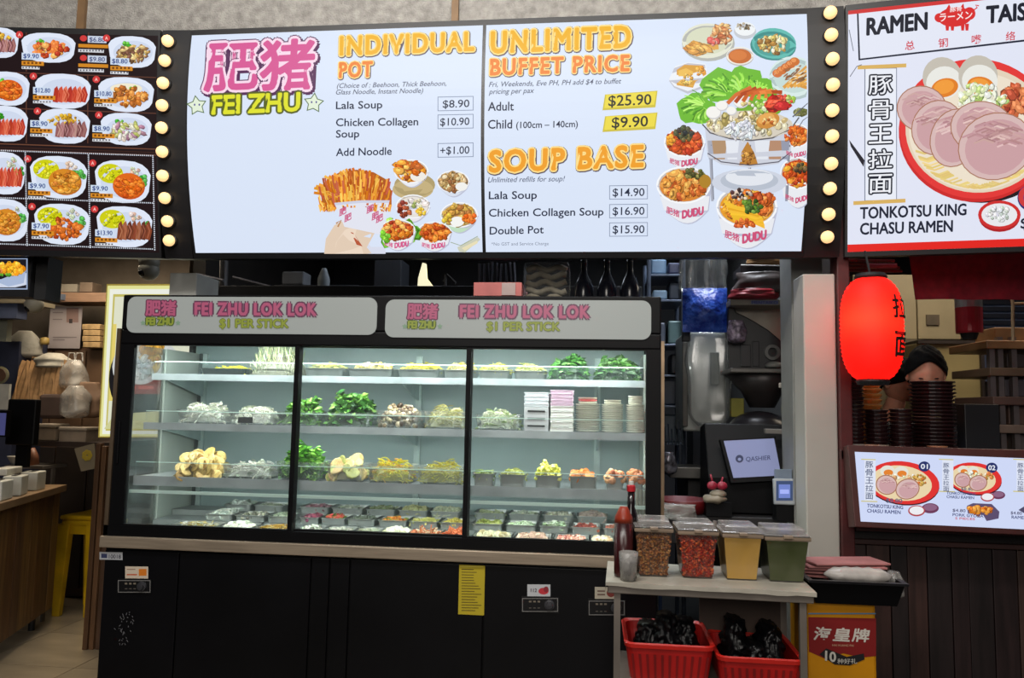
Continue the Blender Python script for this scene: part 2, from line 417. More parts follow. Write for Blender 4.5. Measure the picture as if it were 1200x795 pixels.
# headings and lines of lettering
p = Paint(main)
YEL, ORG = (238, 178, 36), (236, 132, 52)
def head(t, x0, y0, x1, y1, h, col, hi):
    p.text(t, x0+1, y0-1, x1-1, y1-1, h-1, col, .036, cjk=False, sp=1.16, outline=[(.075, (92, 80, 96), (.5, .7)), (.052, (252, 222, 140))]); p.build('heading', HP)
HP = sc1
head('INDIVIDUAL', 398, 65.5, 556, 60, 22, YEL, 0)
head('POT', 397, 92, 437, 90.5, 18, ORG, 0)
p.text('(Choice of : Beehoon, Thick Beehoon,', 395, 103.5, 523, 100.5, 5.6, (90, 94, 112), .006, .25)
p.text('Glass Noodle, Instant Noodle)', 394, 111, 496, 109, 5.6, (90, 94, 112), .006, .25)
for t, x0, y0, x1, y1, h in (('Lala Soup', 394, 128, 448, 127, 8.6), ('Chicken Collagen', 394, 148, 490, 147, 8.8), ('Soup', 394, 161.5, 421, 161, 8.6), ('Add Noodle', 394, 183, 459, 181.5, 8.8)):
    p.text(t, x0, y0, x1, y1, h, INK, .012); p.build('text_line', sc1)
for t, a, y in (('$8.90', 519, 113), ('$10.90', 516, 134), ('+$1.00', 516, 167.5)):
    p.frame(513, y+.6, 555, y+17.4, .7, (120, 132, 158), -.02); p.text(t, a, y+13.5, 550, y+12.6, 8.6, (44, 50, 70), .008); p.build('price_box', sc1)
p = Paint(main)
HP = sc2
head('UNLIMITED', 575, 63, 739, 56, 25, YEL, 0)
head('BUFFET PRICE', 574, 89, 738, 84, 19, ORG, 0)
p.text('Fri, Weekends, Eve PH, PH add $4 to buffet', 573, 102, 728, 98, 5.8, (84, 90, 110), .006, .25)
p.text('pricing per pax', 573, 110.5, 626, 109, 5.8, (84, 90, 110), .006, .25)
for t, x0, y0, x1, y1, h in (('Adult', 572, 130, 602, 129.5, 10), ('Child', 572, 151, 600, 150.5, 10), ('(100cm – 140cm)', 605, 150.5, 677, 149, 7.4),
                             ('Lala Soup', 573, 233.5, 629, 233, 8.8), ('Chicken Collagen Soup', 573, 254, 707, 252.5, 8.8), ('Double Pot', 574, 275, 637, 273.5, 8.8)):
    p.text(t, x0, y0, x1, y1, h, INK, .012); p.build('text_line', sc2)
for t, a, b, y in (('$25.90', 713, 763, 108), ('$9.90', 717, 759, 133.5)):
    p.poly([(706, y+21.5), (709, y+3), (770.5, y-1.5), (768, y+18)], (206, 190, 60)); p.poly([(708, y+19), (710.5, y+3.2), (769, y-.5), (766.6, y+15)], (234, 216, 72))
    p.text(t, a, y+16.5, b, y+14.6, 12, (50, 50, 40), .012); p.build('price_box', sc2)
head('SOUP BASE', 573, 202.5, 754, 196, 25, (238, 160, 44), 0)
p.text('Unlimited refills for soup!', 572, 214, 662, 212.5, 6, (96, 104, 126), .006, .25)
for t, y in (('$14.90', 217), ('$16.90', 239), ('$15.90', 260.5)):
    p.frame(714, y+.6, 759, y+17, .7, (120, 132, 158), -.01); p.text(t, 718, y+13.2, 755, y+12.8, 9, (44, 50, 70), .008); p.build('price_box', sc2)
p.text('*No GST and Service Charge', 576, 288, 643, 287.4, 3.6, (120, 128, 148), .0)
p.build('text_line', sc2)

# --- printed dishes
FRIED = [(224, 138, 36), (238, 162, 58), (206, 104, 28), (184, 88, 30), (244, 186, 84)]
RED = [(206, 92, 34), (224, 120, 40), (178, 60, 28), (236, 150, 60), (150, 44, 26)]
GRN = [(96, 150, 44), (130, 186, 54), (70, 112, 40)]
LET = [(128, 204, 60), (156, 226, 76), (100, 172, 46), (182, 238, 110), (84, 148, 44)]
def cup(p, cx, cy, rx, ry, depth, inner, tilt=0, body=(232, 234, 240), txt=True, nb=110, r=None, mark=(206, 84, 122)):
    pts = [(cx-rx, cy)]; pts += [(cx-rx*.80+(rx*1.6)*i/10, cy+depth+ry*.72*math.sin(math.pi*i/10)) for i in range(11)]; pts += [(cx+rx, cy)]
    q = [(x+tilt*(y-cy), y) for x, y in pts]
    p.poly([(x+1, y+1.2) for x, y in q], (188, 192, 212)); p.poly(q, body)
    p.ell(cx, cy, rx, ry, (246, 248, 250)); p.ell(cx, cy, rx*.93, ry*.9, (196, 190, 186)); p.ell(cx, cy+ry*.04, rx*.88, ry*.84, jit(inner[0], 5))
    p.scatter(cx, cy, rx*.78, ry*.74, nb, r or max(1.6, rx*.12), inner, 1.5)
    if txt:
        s = rx/34
        p.text('肥猪', cx-rx*.72+tilt*depth, cy+ry*.84+depth*.5, cx-rx*.25+tilt*depth, cy+ry*.84+depth*.68, 8.5*s, mark, .02, cjk=True)
        p.text('DUDU', cx-rx*.14+tilt*depth, cy+ry*.84+depth*.72, cx+rx*.62+tilt*depth, cy+ry*.84+depth*.55, 9.5*s, mark, .05)
# left panel pictures
def pic(surf, fn, parent, lead=.0011):
    q = Paint(surf, lead, 1.2e-5); q.cl = (563 if parent is sc1 else 945.5, 297.6) if surf is main else q.cl; fn(q); return q.build('dish_picture', parent)
def f_prawn(p):
    p.poly([(378, 242), (376, 226), (384, 210), (398, 202), (418, 199), (438, 202), (452, 210), (459, 224), (459, 240)], (176, 98, 38))
    for i in range(34):
        a = math.radians(-178+i*5.2); L = random.uniform(.85, 1.05)
        p.strip([(420+18*math.cos(a), 235+8*math.sin(a)*.6), (417+34*math.cos(a)*L, 229+22*math.sin(a)*L), (413+44*math.cos(a)*L, 227+29*math.sin(a)*L)], 3.2, jit(random.choice(FRIED), 12))
    for i in range(190):
        x = random.uniform(374, 460); y = 198+random.random()*41+abs(x-418)*.25; y = min(y, 240); d = (x-418)*.12
        p.strip([(x, y), (x-d*.3, y+8), (x-d, min(y+15, 243))], random.uniform(1.3, 2.6), jit(random.choice(FRIED+[(190, 90, 60), (248, 200, 90)]), 14))
    p.poly([(392, 238), (424, 235), (457, 235), (450, 262), (446, 275), (404, 266)], (226, 228, 240)); p.poly([(392, 238), (424, 235), (457, 235), (456, 238), (424, 238), (393, 241)], (206, 208, 226))
    for x, y in ((402, 250), (408, 257), (434, 247), (440, 255), (445, 258)): p.text('肥', x-4, y+4, x+4, y, 8, (204, 96, 136), .03, cjk=True)
def f_hand(p):
    sk = (226, 204, 182)
    p.poly([(380, 299), (382, 280), (392, 264), (404, 258), (424, 250), (433, 247), (430, 254), (418, 262), (440, 258), (441, 270), (430, 290), (436, 299)], sk)
    p.poly([(392, 299), (394, 284), (404, 270), (420, 262), (416, 276), (424, 290), (426, 299)], (236, 216, 196))
    p.poly([(420, 252), (432, 245), (434, 249), (424, 257)], (206, 120, 84)); p.poly([(411, 272), (414, 273), (425, 289), (418, 287)], (184, 90, 60))
    p.strip([(394, 262), (400, 258), (396, 266)], 2, (190, 140, 96)); p.poly([(426, 262), (450, 252), (452, 299), (432, 299)], (216, 220, 236))
def f_b1(p):
    p.ell(486, 217, 24, 14, (176, 158, 112)); p.ell(484, 222, 24, 12, (196, 176, 128))
    cup(p, 482, 201, 20, 14, 8, FRIED, txt=False, nb=40); p.ell(490, 207, 9, 6, (238, 234, 226))
    p.scatter(478, 197, 13, 8, 26, 3, FRIED, 1.7, .3)
def f_b2(p): cup(p, 531, 213, 19, 13, 8, [(178, 138, 84), (206, 172, 116), (148, 100, 56), (226, 206, 160)], txt=False, body=(214, 222, 236)); p.ell(541, 219, 7, 5, (240, 240, 236))
def f_b3(p): 
    cup(p, 484, 242, 20, 14, 8, [(226, 222, 214)], txt=False, nb=20, body=(232, 228, 236)); p.scatter(473, 245, 8, 9, 26, 2.4, [(146, 62, 44), (120, 46, 36), (178, 90, 60)]); p.scatter(489, 240, 5, 7, 12, 2, [(150, 170, 90), (206, 196, 160)]); p.scatter(495, 248, 7, 4, 14, 2, [(232, 190, 60), (222, 170, 50)])
def f_b4(p):
    cup(p, 538, 252, 22, 15, 10, [(206, 160, 74), (226, 190, 106), (178, 122, 60)], txt=False, body=(192, 222, 192)); p.ell(536, 260, 8, 6, (244, 244, 240)); p.scatter(550, 256, 7, 6, 18, 2.3, [(228, 104, 34), (240, 130, 50)]); p.scatter(524, 256, 5, 5, 12, 2, [(222, 186, 62)])
def f_b5(p):
    p.scatter(465, 272, 24, 15, 24, 5, LET, 1.4); cup(p, 466, 270, 21, 13, 14, [(222, 130, 40), (196, 84, 34), (238, 180, 90), (170, 60, 30)], mark=(214, 90, 140)); p.scatter(450, 276, 6, 8, 8, 3, LET)
def f_b6(p): cup(p, 509, 272, 20, 12, 14, [(214, 108, 36), (232, 136, 50), (184, 76, 28)], mark=(214, 90, 140))
def f_b7(p):
    p.poly([(536, 290), (560, 278), (563, 281), (545, 296), (538, 295)], (204, 206, 186)); p.poly([(541, 291), (559, 282), (560, 285), (545, 294)], (232, 222, 184)); p.strip([(528, 284), (540, 288), (560, 277)], .8, (150, 164, 130))
for fn in (f_prawn, f_hand, f_b1, f_b2, f_b3, f_b4, f_b5, f_b6, f_b7): pic(main, fn, sc1)
# right panel pictures
def g_plate1(p):
    p.ell(830, 51, 31, 21, (176, 178, 172)); p.ell(829, 48, 30, 20.5, (224, 226, 208)); p.ell(829, 48, 25, 16, (212, 216, 190))
    for i in range(6): p.strip([(806+i*5, 56-i*.4), (812+i*4, 50+i*1.2), (822+i*4, 60-i)], 6, jit((216, 156, 70), 14))
    p.scatter(818, 58, 12, 6, 20, 3, [(216, 156, 70), (232, 180, 92), (190, 124, 48)], 2.2, .2); p.scatter(847, 40, 11, 11, 60, 1.7, [(214, 150, 92), (232, 186, 130), (186, 112, 66)], 2.4)
    p.scatter(835, 49, 5, 4, 10, 3, [(220, 96, 84), (236, 160, 150)])
def g_dip(p): p.ell(873, 37, 13, 9, (196, 200, 206)); p.ell(873, 34, 12, 8, (236, 240, 242)); p.scatter(872, 31, 8, 3.6, 24, 1.4, [(90, 80, 66), (176, 164, 140), (130, 110, 80)])
def g_teal(p):
    p.ell(906, 54, 27, 17, (62, 140, 136), rot=.08); p.ell(907, 51, 26, 18, (98, 186, 176), rot=.08); p.ell(905, 53, 21, 13, (80, 160, 152)); p.scatter(905, 52, 17, 10, 80, 2.1, [(226, 214, 150), (240, 234, 196), (184, 140, 66), (206, 180, 100), (150, 104, 50)], 1.5)
def g_sauce(p): p.ell(867, 67, 16, 10.5, (188, 186, 186)); p.ell(867, 65.5, 16, 10.5, (236, 232, 220)); p.ell(867, 66, 13.5, 8.6, (196, 106, 44)); p.ell(865, 65, 10, 6, (212, 122, 56))
def g_toast(p):
    p.poly([(784, 95), (790, 80), (806, 74), (826, 76), (828, 92), (822, 104), (806, 110), (790, 103)], (190, 192, 204)); p.poly([(784, 93), (791, 78), (806, 73), (827, 75), (829, 90), (820, 102), (806, 107), (790, 101)], (232, 236, 242))
    p.poly([(793, 100), (793, 82), (802, 76), (824, 77), (828, 87), (815, 96), (812, 103)], (214, 156, 56)); p.poly([(795, 98), (795, 83), (804, 80), (812, 84), (812, 101)], (232, 186, 82)); p.scatter(804, 91, 7, 8, 22, 1.6, [(240, 200, 104), (214, 160, 60)])
    p.scatter(820, 84, 5, 6, 12, 2, [(222, 150, 50), (236, 176, 76)])
def g_rolls(p):
    p.ell(930, 93, 29, 24, (176, 196, 196)); p.ell(929, 90, 28, 24, (214, 232, 230)); p.ell(930, 91, 23, 18, (196, 218, 214))
    for i in range(5): p.ell(911+i*5, 86-i*3.4, 6, 5, jit((206, 112, 52), 12)); p.ell(910+i*5, 84.5-i*3.4, 3, 2.4, (232, 150, 86))
    for i in range(6): p.strip([(918+i*4, 103-i*.5), (946, 78+i*5)], 4, jit((224, 164, 78), 18))
    p.scatter(932, 88, 12, 10, 40, 1, [(150, 100, 60), (232, 220, 196), (120, 84, 50)], 4, -.5)
def leaf(p, cx, cy, r, a):
    pts = []
    for i in range(18):
        t = 6.283*i/18; k = r*(1+.10*math.sin(5*t+a)+random.uniform(-.05, .05)); pts.append((cx+k*math.cos(t), cy+k*.82*math.sin(t)))
    p.poly(pts, (110, 184, 50))
    for i in range(46):
        t = a+random.uniform(-1.3, 1.3); L = r*random.uniform(.5, .95); x0 = cx-math.cos(a)*r*.6; y0 = cy-math.sin(a)*r*.6
        p.strip([(x0+L*.3*math.cos(t), y0+L*.3*math.sin(t)), (x0+L*1.1*math.cos(t+.1), y0+L*.9*math.sin(t+.1)), (x0+L*1.45*math.cos(t), y0+L*1.15*math.sin(t))], random.uniform(1, 2.8), jit(random.choice(LET), 16))
def g_pot(p):
    p.ell(868, 120, 52, 26, (120, 176, 56))
    leaf(p, 815, 128, 22, 2.8); leaf(p, 846, 100, 24, -2.2); leaf(p, 872, 96, 22, -1.4); leaf(p, 890, 104, 17, -.8)
    for x, c in ((832, (168, 172, 186)), (924, (150, 154, 170)), (878, (176, 180, 190))):
        p.strip([(x, 170), (x+(878-x)*.06, 236)], 3, c); p.strip([(x+1.5, 170), (x+1.5+(878-x)*.06, 234)], .8, (92, 92, 104))
    p.ell(878, 214, 44, 16, (206, 212, 226)); p.ell(878, 212, 34, 12, (184, 192, 206)); p.ell(878, 208, 28, 10, (226, 230, 238))
    body = [(826, 150), (829, 184), (845, 193), (878, 197), (912, 192), (926, 180), (930, 148)]
    p.poly(body, (204, 208, 220))
    for x, w_, c in ((834, 5, (168, 172, 188)), (843, 9, (178, 144, 110)), (858, 8, (228, 232, 240)), (908, 10, (182, 140, 112)), (920, 5, (150, 154, 172)), (893, 9, (226, 230, 238))):
        p.poly([(x-w_, 165), (x+w_, 165), (x+w_*.7, 187), (x-w_*.7, 187)], c)
    p.poly([(876, 166), (884, 180), (888, 193), (866, 194), (869, 178)], (188, 130, 56)); p.scatter(877, 184, 8, 8, 22, 2, [(206, 150, 70), (160, 104, 46)])
    p.strip([(829, 180), (845, 190), (878, 194), (912, 190), (927, 178)], 1.2, (84, 82, 96))
    p.ell(878, 147, 51, 17, (214, 206, 190)); p.strip([(823, 146), (832, 156), (856, 163), (880, 165), (905, 162), (926, 152), (936, 138)], 1.6, (96, 92, 96))
    p.scatter(876, 146, 46, 13, 70, 3.4, [(222, 208, 166), (196, 176, 120), (236, 226, 200), (170, 150, 90)], 1.4)
    p.scatter(868, 152, 16, 9, 60, 1.7, [(240, 242, 244), (222, 226, 232), (204, 208, 218)], 3)
    for x, y, r in ((836, 133, 9), (846, 125, 7), (868, 120, 9), (857, 131, 6)): p.ell(x, y, r, r*.85, (206, 204, 206)); p.ell(x-.6, y-.8, r*.92, r*.76, (242, 240, 236))
    p.scatter(872, 121, 6, 5, 8, 2, [(226, 206, 150)])
    for i in range(7): p.strip([(852+i*9, 122-i*1.2), (862+i*7, 112-i*.6), (880+i*6, 103+i)], 4.6, jit(random.choice([(206, 100, 42), (226, 132, 60), (180, 74, 30)]), 10))
    p.scatter(893, 126, 14, 7, 30, 2.8, [(236, 232, 214), (206, 220, 170), (160, 196, 90)])
    p.scatter(912, 121, 12, 7, 16, 4.5, [(214, 50, 40), (236, 84, 60), (190, 36, 36)], 1.6, -.5); p.scatter(924, 116, 9, 4, 12, 2.4, [(150, 190, 70), (206, 224, 130), (226, 90, 70)])
    p.ell(899, 142, 14, 9, (206, 140, 62), rot=-.3); p.ell(897, 140, 10, 6, (230, 170, 90), rot=-.3); p.scatter(902, 144, 9, 5, 14, 2, [(186, 104, 46), (236, 196, 124)])
    p.strip([(928, 138), (948, 122)], 1.6, (96, 98, 110)); p.strip([(935, 150), (940, 142), (949, 138), (949, 150)], 1.1, (120, 120, 132))
def g_c1(p): cup(p, 802, 167, 24, 17, 20, [(206, 84, 36), (226, 110, 44), (186, 62, 32)]); p.scatter(801, 157, 11, 8, 44, 2.4, [(58, 56, 50), (84, 88, 62), (110, 104, 60), (40, 38, 40)]); p.scatter(786, 164, 5, 5, 12, 2.6, [(232, 158, 50)])
def g_c2(p): cup(p, 933, 159, 17, 14, 20, [(222, 106, 34), (196, 84, 30), (236, 140, 60)]); p.ell(938, 132, 9, 5, (110, 112, 66)); p.scatter(938, 132, 8, 4, 14, 2, [(98, 104, 52), (140, 140, 96)])
def g_c3(p): cup(p, 935, 203, 21, 19, 27, [(206, 84, 32), (176, 60, 30), (232, 128, 44), (236, 168, 60)], nb=90); p.scatter(938, 197, 7, 6, 16, 2.4, [(70, 64, 46), (120, 100, 60)])
def g_c4(p): cup(p, 801, 217, 32, 22, 29, [(222, 140, 58), (206, 108, 40), (236, 170, 84), (176, 80, 34)], nb=120, r=3.2, tilt=.1); p.scatter(814, 204, 11, 6, 34, 2.3, [(110, 108, 54), (140, 134, 70), (84, 84, 44)]); p.ell(826, 213, 7, 8, (176, 132, 46))
def g_c5(p):
    cup(p, 875, 242, 36, 25, 31, [(232, 158, 48), (214, 118, 40), (240, 186, 84)], nb=120, r=3.2)
    for i in range(9): p.strip([(848+i*1.5, 236+i*3), (862+i*2, 243+i*2), (880+i*2, 246+i*2.6), (892, 250+i)], 3.2, jit((238, 186, 50), 14))
    p.scatter(894, 238, 12, 12, 50, 3, [(206, 96, 40), (180, 74, 36), (232, 140, 66)], 1.6); p.scatter(868, 228, 12, 6, 40, 2, [(84, 60, 58), (170, 150, 140), (214, 190, 170), (60, 44, 44)]); p.scatter(879, 242, 12, 8, 30, 2.6, [(76, 112, 44), (110, 150, 54), (60, 84, 40)])
    p.scatter(872, 262, 14, 4, 22, 2.4, [(222, 112, 50), (200, 90, 44)])
for fn in (g_plate1, g_dip, g_teal, g_sauce, g_toast, g_rolls, g_pot, g_c1, g_c2, g_c3, g_c4, g_c5): pic(main, fn, sc2)

# --- left board (rice plates)
leftb, _, _ = board(LB, 'menu_board', 'dark lit menu board with rows of rice plates, left of the bulb strips', -75, 186)
def lp(x, y): return x, y
m = MB(); u0, _ = LB.uv(-72, 170); u1, _ = LB.uv(183.5, 170)
vs = []
for i in range(13): v = .012+(LB.H-.024)*i/12; vs += [LB.pt(u0, v, .0006), LB.pt(u1, v, .0006)]
m.add(vs, [(2*i, 2*i+1, 2*i+3, 2*i+2) for i in range(12)], (34, 22, 24)); lscr = m.build('screen', SCREEN, leftb)
SLP = .035
def sy(x, y): return y
def plate(p, cx, cy, rx, ry, kind):
    pts = []
    for i in range(20):
        t = 6.283*i/20; c, s_ = math.cos(t), math.sin(t); pts.append((cx+rx*(abs(c)**.75)*(1 if c > 0 else -1)*(1 if s_ < 0 else .93), cy+ry*(abs(s_)**.8)*(1 if s_ > 0 else -1)+.1*c*ry))
    p.poly(pts, (222, 230, 246)); p.ell(cx+1, cy+.5, rx*.8, ry*.74, (206, 216, 236))
    K = dict(orange=[(222, 104, 28), (236, 128, 40), (200, 84, 24)], chunks=[(206, 84, 44), (232, 130, 60), (236, 170, 90), (180, 60, 36)], noodle=[(196, 160, 90), (222, 196, 130), (150, 110, 70), (120, 84, 60)],
             red=[(176, 54, 40), (206, 80, 56), (226, 120, 90)], brown=[(206, 128, 48), (226, 150, 70), (176, 100, 40)], slices=[(150, 96, 96), (186, 136, 132), (110, 66, 66)], salad=[(206, 190, 180), (176, 130, 150), (186, 190, 110), (226, 222, 206)],
             fillet=[(214, 138, 40), (230, 160, 60), (190, 110, 34)], cubes=[(206, 100, 34), (222, 124, 50), (170, 70, 28)], dark=[(130, 66, 42), (160, 96, 66), (100, 50, 36)])[kind[0]]
    if 'rice' in kind: p.ell(cx-rx*.42, cy-ry*.38, rx*.44, ry*.46, (206, 206, 20), rot=.1); p.scatter(cx-rx*.42, cy-ry*.38, rx*.38, ry*.38, 26, 1.6, [(216, 214, 30), (190, 194, 16), (226, 224, 60)])
    if 'veg' in kind: p.scatter(cx+rx*.36, cy-ry*.5, rx*.2, ry*.2, 12, 2, [(222, 206, 196), (206, 170, 150), (190, 200, 170)]); p.scatter(cx+rx*.66, cy-ry*.1, rx*.2, ry*.22, 14, 2.4, [(60, 150, 60), (90, 180, 80)])
    if 'parsley' in kind: p.scatter(cx-rx*.25, cy-ry*.4, rx*.16, ry*.2, 10, 2.2, [(60, 160, 40), (100, 190, 60)])
    if 'top' in kind: p.ell(cx, cy-ry*.35, rx*.55, ry*.3, (240, 232, 206)); p.scatter(cx+rx*.3, cy-ry*.35, rx*.15, ry*.12, 6, 1.6, [(120, 180, 60)])
    if 'grain' in kind: p.scatter(cx-rx*.05, cy-ry*.3, rx*.6, ry*.4, 44, 1.8, [(206, 156, 40), (222, 180, 60), (180, 130, 30)])
    k = kind[0]; ox = rx*(.22 if 'rice' in kind else .12); oy = ry*(.22 if 'rice' in kind else .1)
    if k in ('orange', 'fillet'):
        p.ell(cx+ox, cy+oy, rx*.56, ry*.62, K[2], rot=.15); p.ell(cx+ox-.6, cy+oy-1, rx*.53, ry*.57, K[0], rot=.15); p.scatter(cx+ox, cy+oy, rx*.45, ry*.48, 60, 2, K, 1.7, .2)
    elif k in ('slices', 'red', 'dark'):
        for i in range(7):
            x = cx+ox-rx*.42+i*rx*.16; p.poly([(x, cy-ry*.15), (x+rx*.1, cy-ry*.3), (x+rx*.2, cy+ry*.2), (x+rx*.12, cy+ry*.66), (x-rx*.06, cy+ry*.6)], K[i % 3]); p.strip([(x+1, cy-ry*.1), (x+rx*.12, cy+ry*.2), (x+rx*.04, cy+ry*.56)], 1.2, jit(K[1], 25))
    else: p.scatter(cx+ox*.4, cy+oy, rx*.62, ry*.5, 80 if k in ('noodle', 'salad') else 54, 1.8 if k in ('noodle', 'salad') else 2.7, K, 2.2 if k in ('noodle', 'salad') else 1.3)
    p.ell(cx-rx*1.02, cy-ry*.86, 4.4, 4.2, (206, 60, 60), 12); p.text('A', cx-rx*1.02-1.6, cy-ry*.86+1.8, cx-rx*1.02+1.6, cy-ry*.86+1.8, 3.6, (250, 200, 190), .02)
def tags(p, x, y, price, w_=20):
    p.rect(x-1, y-8, x+w_+1, y, (206, 220, 238), SLP); p.text(price, x+1, y-1.6, x+w_-1, y-1.2, 5, (60, 80, 140), .02)
    p.rect(x-1, y+1.6, x+w_+5, y+6.6, (214, 140, 40), SLP)
    for i in range(5): p.rect(x+1+i*4.6, y+2.8, x+3.6+i*4.6, y+5.4, (120, 70, 20))
    p.rect(x-1, y+8, x+w_, y+11, (214, 216, 222), SLP)
    for i in range(6): p.rect(x+i*3.6, y+8.6, x+1.6+i*3.6, y+10.4, (90, 90, 100))
DISH = [(-2, 50, 25, 18, ('slices', 'grain'), None), (57, 56, 33, 17.5, ('chunks', 'parsley'), (27, 70, '$9.90')), (155, 61, 29, 18.5, ('noodle', 'parsley'), (131, 76, '$8.80')),
        (8, 104, 28, 20, ('orange', 'parsley'), None), (74, 107, 34, 20.5, ('red',), (40, 110, '$12.80')), (148, 111, 34, 20.5, ('brown', 'top'), (112, 114, '$10.80')),
        (6, 145, 28, 21, ('red', 'parsley'), None), (76, 148, 31, 20.5, ('slices', 'grain'), (37, 149, '$8.90')), (148, 151.5, 31, 19, ('salad', 'parsley'), (110, 155, '$8.90')),
        (4, 203, 27, 25, ('red', 'veg'), None), (69, 208, 35, 25, ('fillet', 'rice', 'veg'), (35, 222, '$9.90')), (144, 213, 34, 25, ('orange', 'rice', 'veg'), (108, 225, '$9.90')),
        (4, 258, 31, 25, ('fillet', 'veg'), None), (73, 263, 34, 24, ('cubes', 'rice', 'veg'), (39, 269, '$7.90')), (146, 266, 34, 24, ('dark', 'rice', 'veg'), (113, 277, '$13.90')),
        (-50, 255, 24, 24, ('cubes', 'rice'), None), (-50, 205, 24, 24, ('orange', 'rice'), None), (-50, 100, 24, 20, ('brown', 'top'), None), (-50, 148, 24, 20, ('slices', 'grain'), None)]
p = Paint(LB, .0008)
BRL = (92, 58, 46)
def vline(x, y0, y1, c, w_=1.2): p.rect(x-w_/2, y0, x+w_/2, y1, c, 0, 6)
for y0, c in ((84, BRL), (126, BRL), (168, (110, 70, 52)), (172, (60, 36, 30)), (175, (100, 66, 52))): p.rect(-60, y0-2.1, 183, y0-.9, c, SLP, 1)
for x in (31, 104): vline(x, 38, 84, BRL)
for x in (31, 103): vline(x, 88, 168, BRL)
for y0 in (176.5, 232, 286): 
    for i in range(88):
        x = -30+i*2.4; p.rect(x, y0-.8+SLP*x, x+1.3, y0+.7+SLP*x, (206, 212, 224))
for x, d in ((31, 2), (105, 3), (180.5, 4)):
    for i in range(47): y = 178+SLP*x+i*2.35; p.rect(x-.8+i*.05, y, x+.8+i*.05, y+1.3, (206, 212, 224))
p.build('grid_lines', lscr)
for cx, cy, rx, ry, kd, tg in DISH:
    p = Paint(LB, .0011, 1.2e-5); p.cl = (183, 400); plate(p, cx, cy, rx, ry, kd)
    if tg: tags(p, *tg)
    p.build('dish_picture', lscr)
p = Paint(LB, .0011)
for y in (42, 65):
    p.ell(98, y+3, 4.2, 3.6, (206, 60, 60), 12); p.rect(103, y, 125, y+8, (196, 206, 224), SLP); p.text('$6.80' if y == 42 else '$9.80', 105, y+6.8, 123, y+7.4, 5, (80, 90, 130), .02)
    p.rect(92, y+9.5, 127, y+13.5, (206, 134, 36), SLP); p.rect(92, y+15.5, 122, y+19, (206, 208, 214), SLP)
    for i in range(8): p.rect(94+i*3.6, y+16.5, 95.6+i*3.6, y+18.4, (84, 84, 96))
p.build('lettering', lscr)

# --- small lit screen under the left board
lows = Surf(P(-80, 345, 2.98), 6.2, 0, 0, 1); lows.H = 1
o = empty('menu_screen', lows.at(0, 345, -.05), 'small lit food screen in a black casing under the rice menu', 'screen')
m = MB(); lows.pslab(m, -80, 297, 36, 347, -.08, 0); m.build('casing', M_FRAME, o)
m = MB(); lows.pslab(m, 36.2, 299, 50, 350, -.14, -.03); m.build('bracket', M_DARK, o)
q = Paint(lows, .001); q.rect(-76, 303, 32.5, 339.5, (150, 168, 200), .0); q.rect(-75, 304, 31, 338, (30, 28, 36)); q.build('screen', o)
q = Paint(lows, .0014, 1.5e-5); q.poly([(-20, 322), (10, 330), (31, 320), (31, 334), (18, 337), (-20, 337)], (206, 214, 232)); q.poly([(-5, 330), (31, 316), (28, 332), (10, 336)], (168, 184, 214)); q.scatter(14, 314, 14, 7, 46, 3, [(240, 168, 30), (232, 146, 24), (250, 190, 60)]); q.scatter(-8, 318, 8, 10, 20, 3, [(206, 90, 50), (226, 130, 60)]); q.scatter(8, 322, 8, 2, 8, 1.6, [(90, 160, 40)]); q.build('dish_picture', o)

# --- right board (ramen)
rightb, _, _ = board(RB, 'menu_board', 'lit ramen sign with large noodle bowl and red edge strips', 990.5, 1330)
m = MB(); u0, _ = RB.uv(993.5, 170); u1, _ = RB.uv(1325, 170); vs = []
for i in range(13): v = .006+(RB.H-.016)*i/12; vs += [RB.pt(u0, v, .0006), RB.pt(u1, v, .0006)]
m.add(vs, [(2*i, 2*i+1, 2*i+3, 2*i+2) for i in range(12)], (224, 228, 244)); rscr = m.build('screen', SCREEN, rightb)
def band(surf, u0, u1, v0, v1, col, off, n=3):
    m = MB(); vs = []
    for i in range(n+1): v = v0+(v1-v0)*i/n; vs += [surf.pt(u0, v, off), surf.pt(u1, v, off)]
    m.add(vs, [(2*i, 2*i+1, 2*i+3, 2*i+2) for i in range(n)], col); return m
band(RB, u0, u1, .006, .034, (226, 40, 34), .0012).build('red_strip', SCREEN, rscr)
band(RB, u0, u1, RB.H-.024, RB.H-.01, (206, 50, 50), .0012).build('red_strip', SCREEN, rscr)
p = Paint(RB, .0008)
NAVY = (30, 34, 54)
p.poly([(1004, 12.5), (1330, -26), (1330, 34), (1006, 71)], NAVY); p.poly([(1006, 14.5), (1330, -23.5), (1330, 31.5), (1008, 68.8)], (226, 230, 244))
p.text('RAMEN', 1016, 41, 1086, 34, 19, (28, 30, 44), .035); p.text('TAIS', 1156, 27, 1202, 23, 19, (28, 30, 44), .035)
p.build('shop_name', rscr)
for ch, x, y in (('总', 1066, 59), ('钢', 1105, 56), ('嘴', 1144, 52), ('络', 1184, 48)): p.text(ch, x-5.5, y, x+5.5, y-1, 10.5, (206, 70, 84), .012, cjk=True)
p.build('small_characters', rscr); RP = (214, 44, 44)
p.ell(1119, 20, 20, 11.5, RP, rot=-.1); p.ell(1101, 21, 6, 5.5, RP); p.ell(1136, 16, 7, 7.5, RP)
for x in (1110, 1116, 1128, 1133): p.poly([(x-2.4, 28), (x+2.4, 28), (x+1.6, 36), (x-1.6, 36)], RP)
p.poly([(1108, 12), (1112, 5), (1115, 11)], RP); p.poly([(1124, 10), (1129, 4), (1130, 11)], RP); p.strip([(1141, 12), (1145, 9), (1143, 6), (1147, 7)], 1.4, RP)
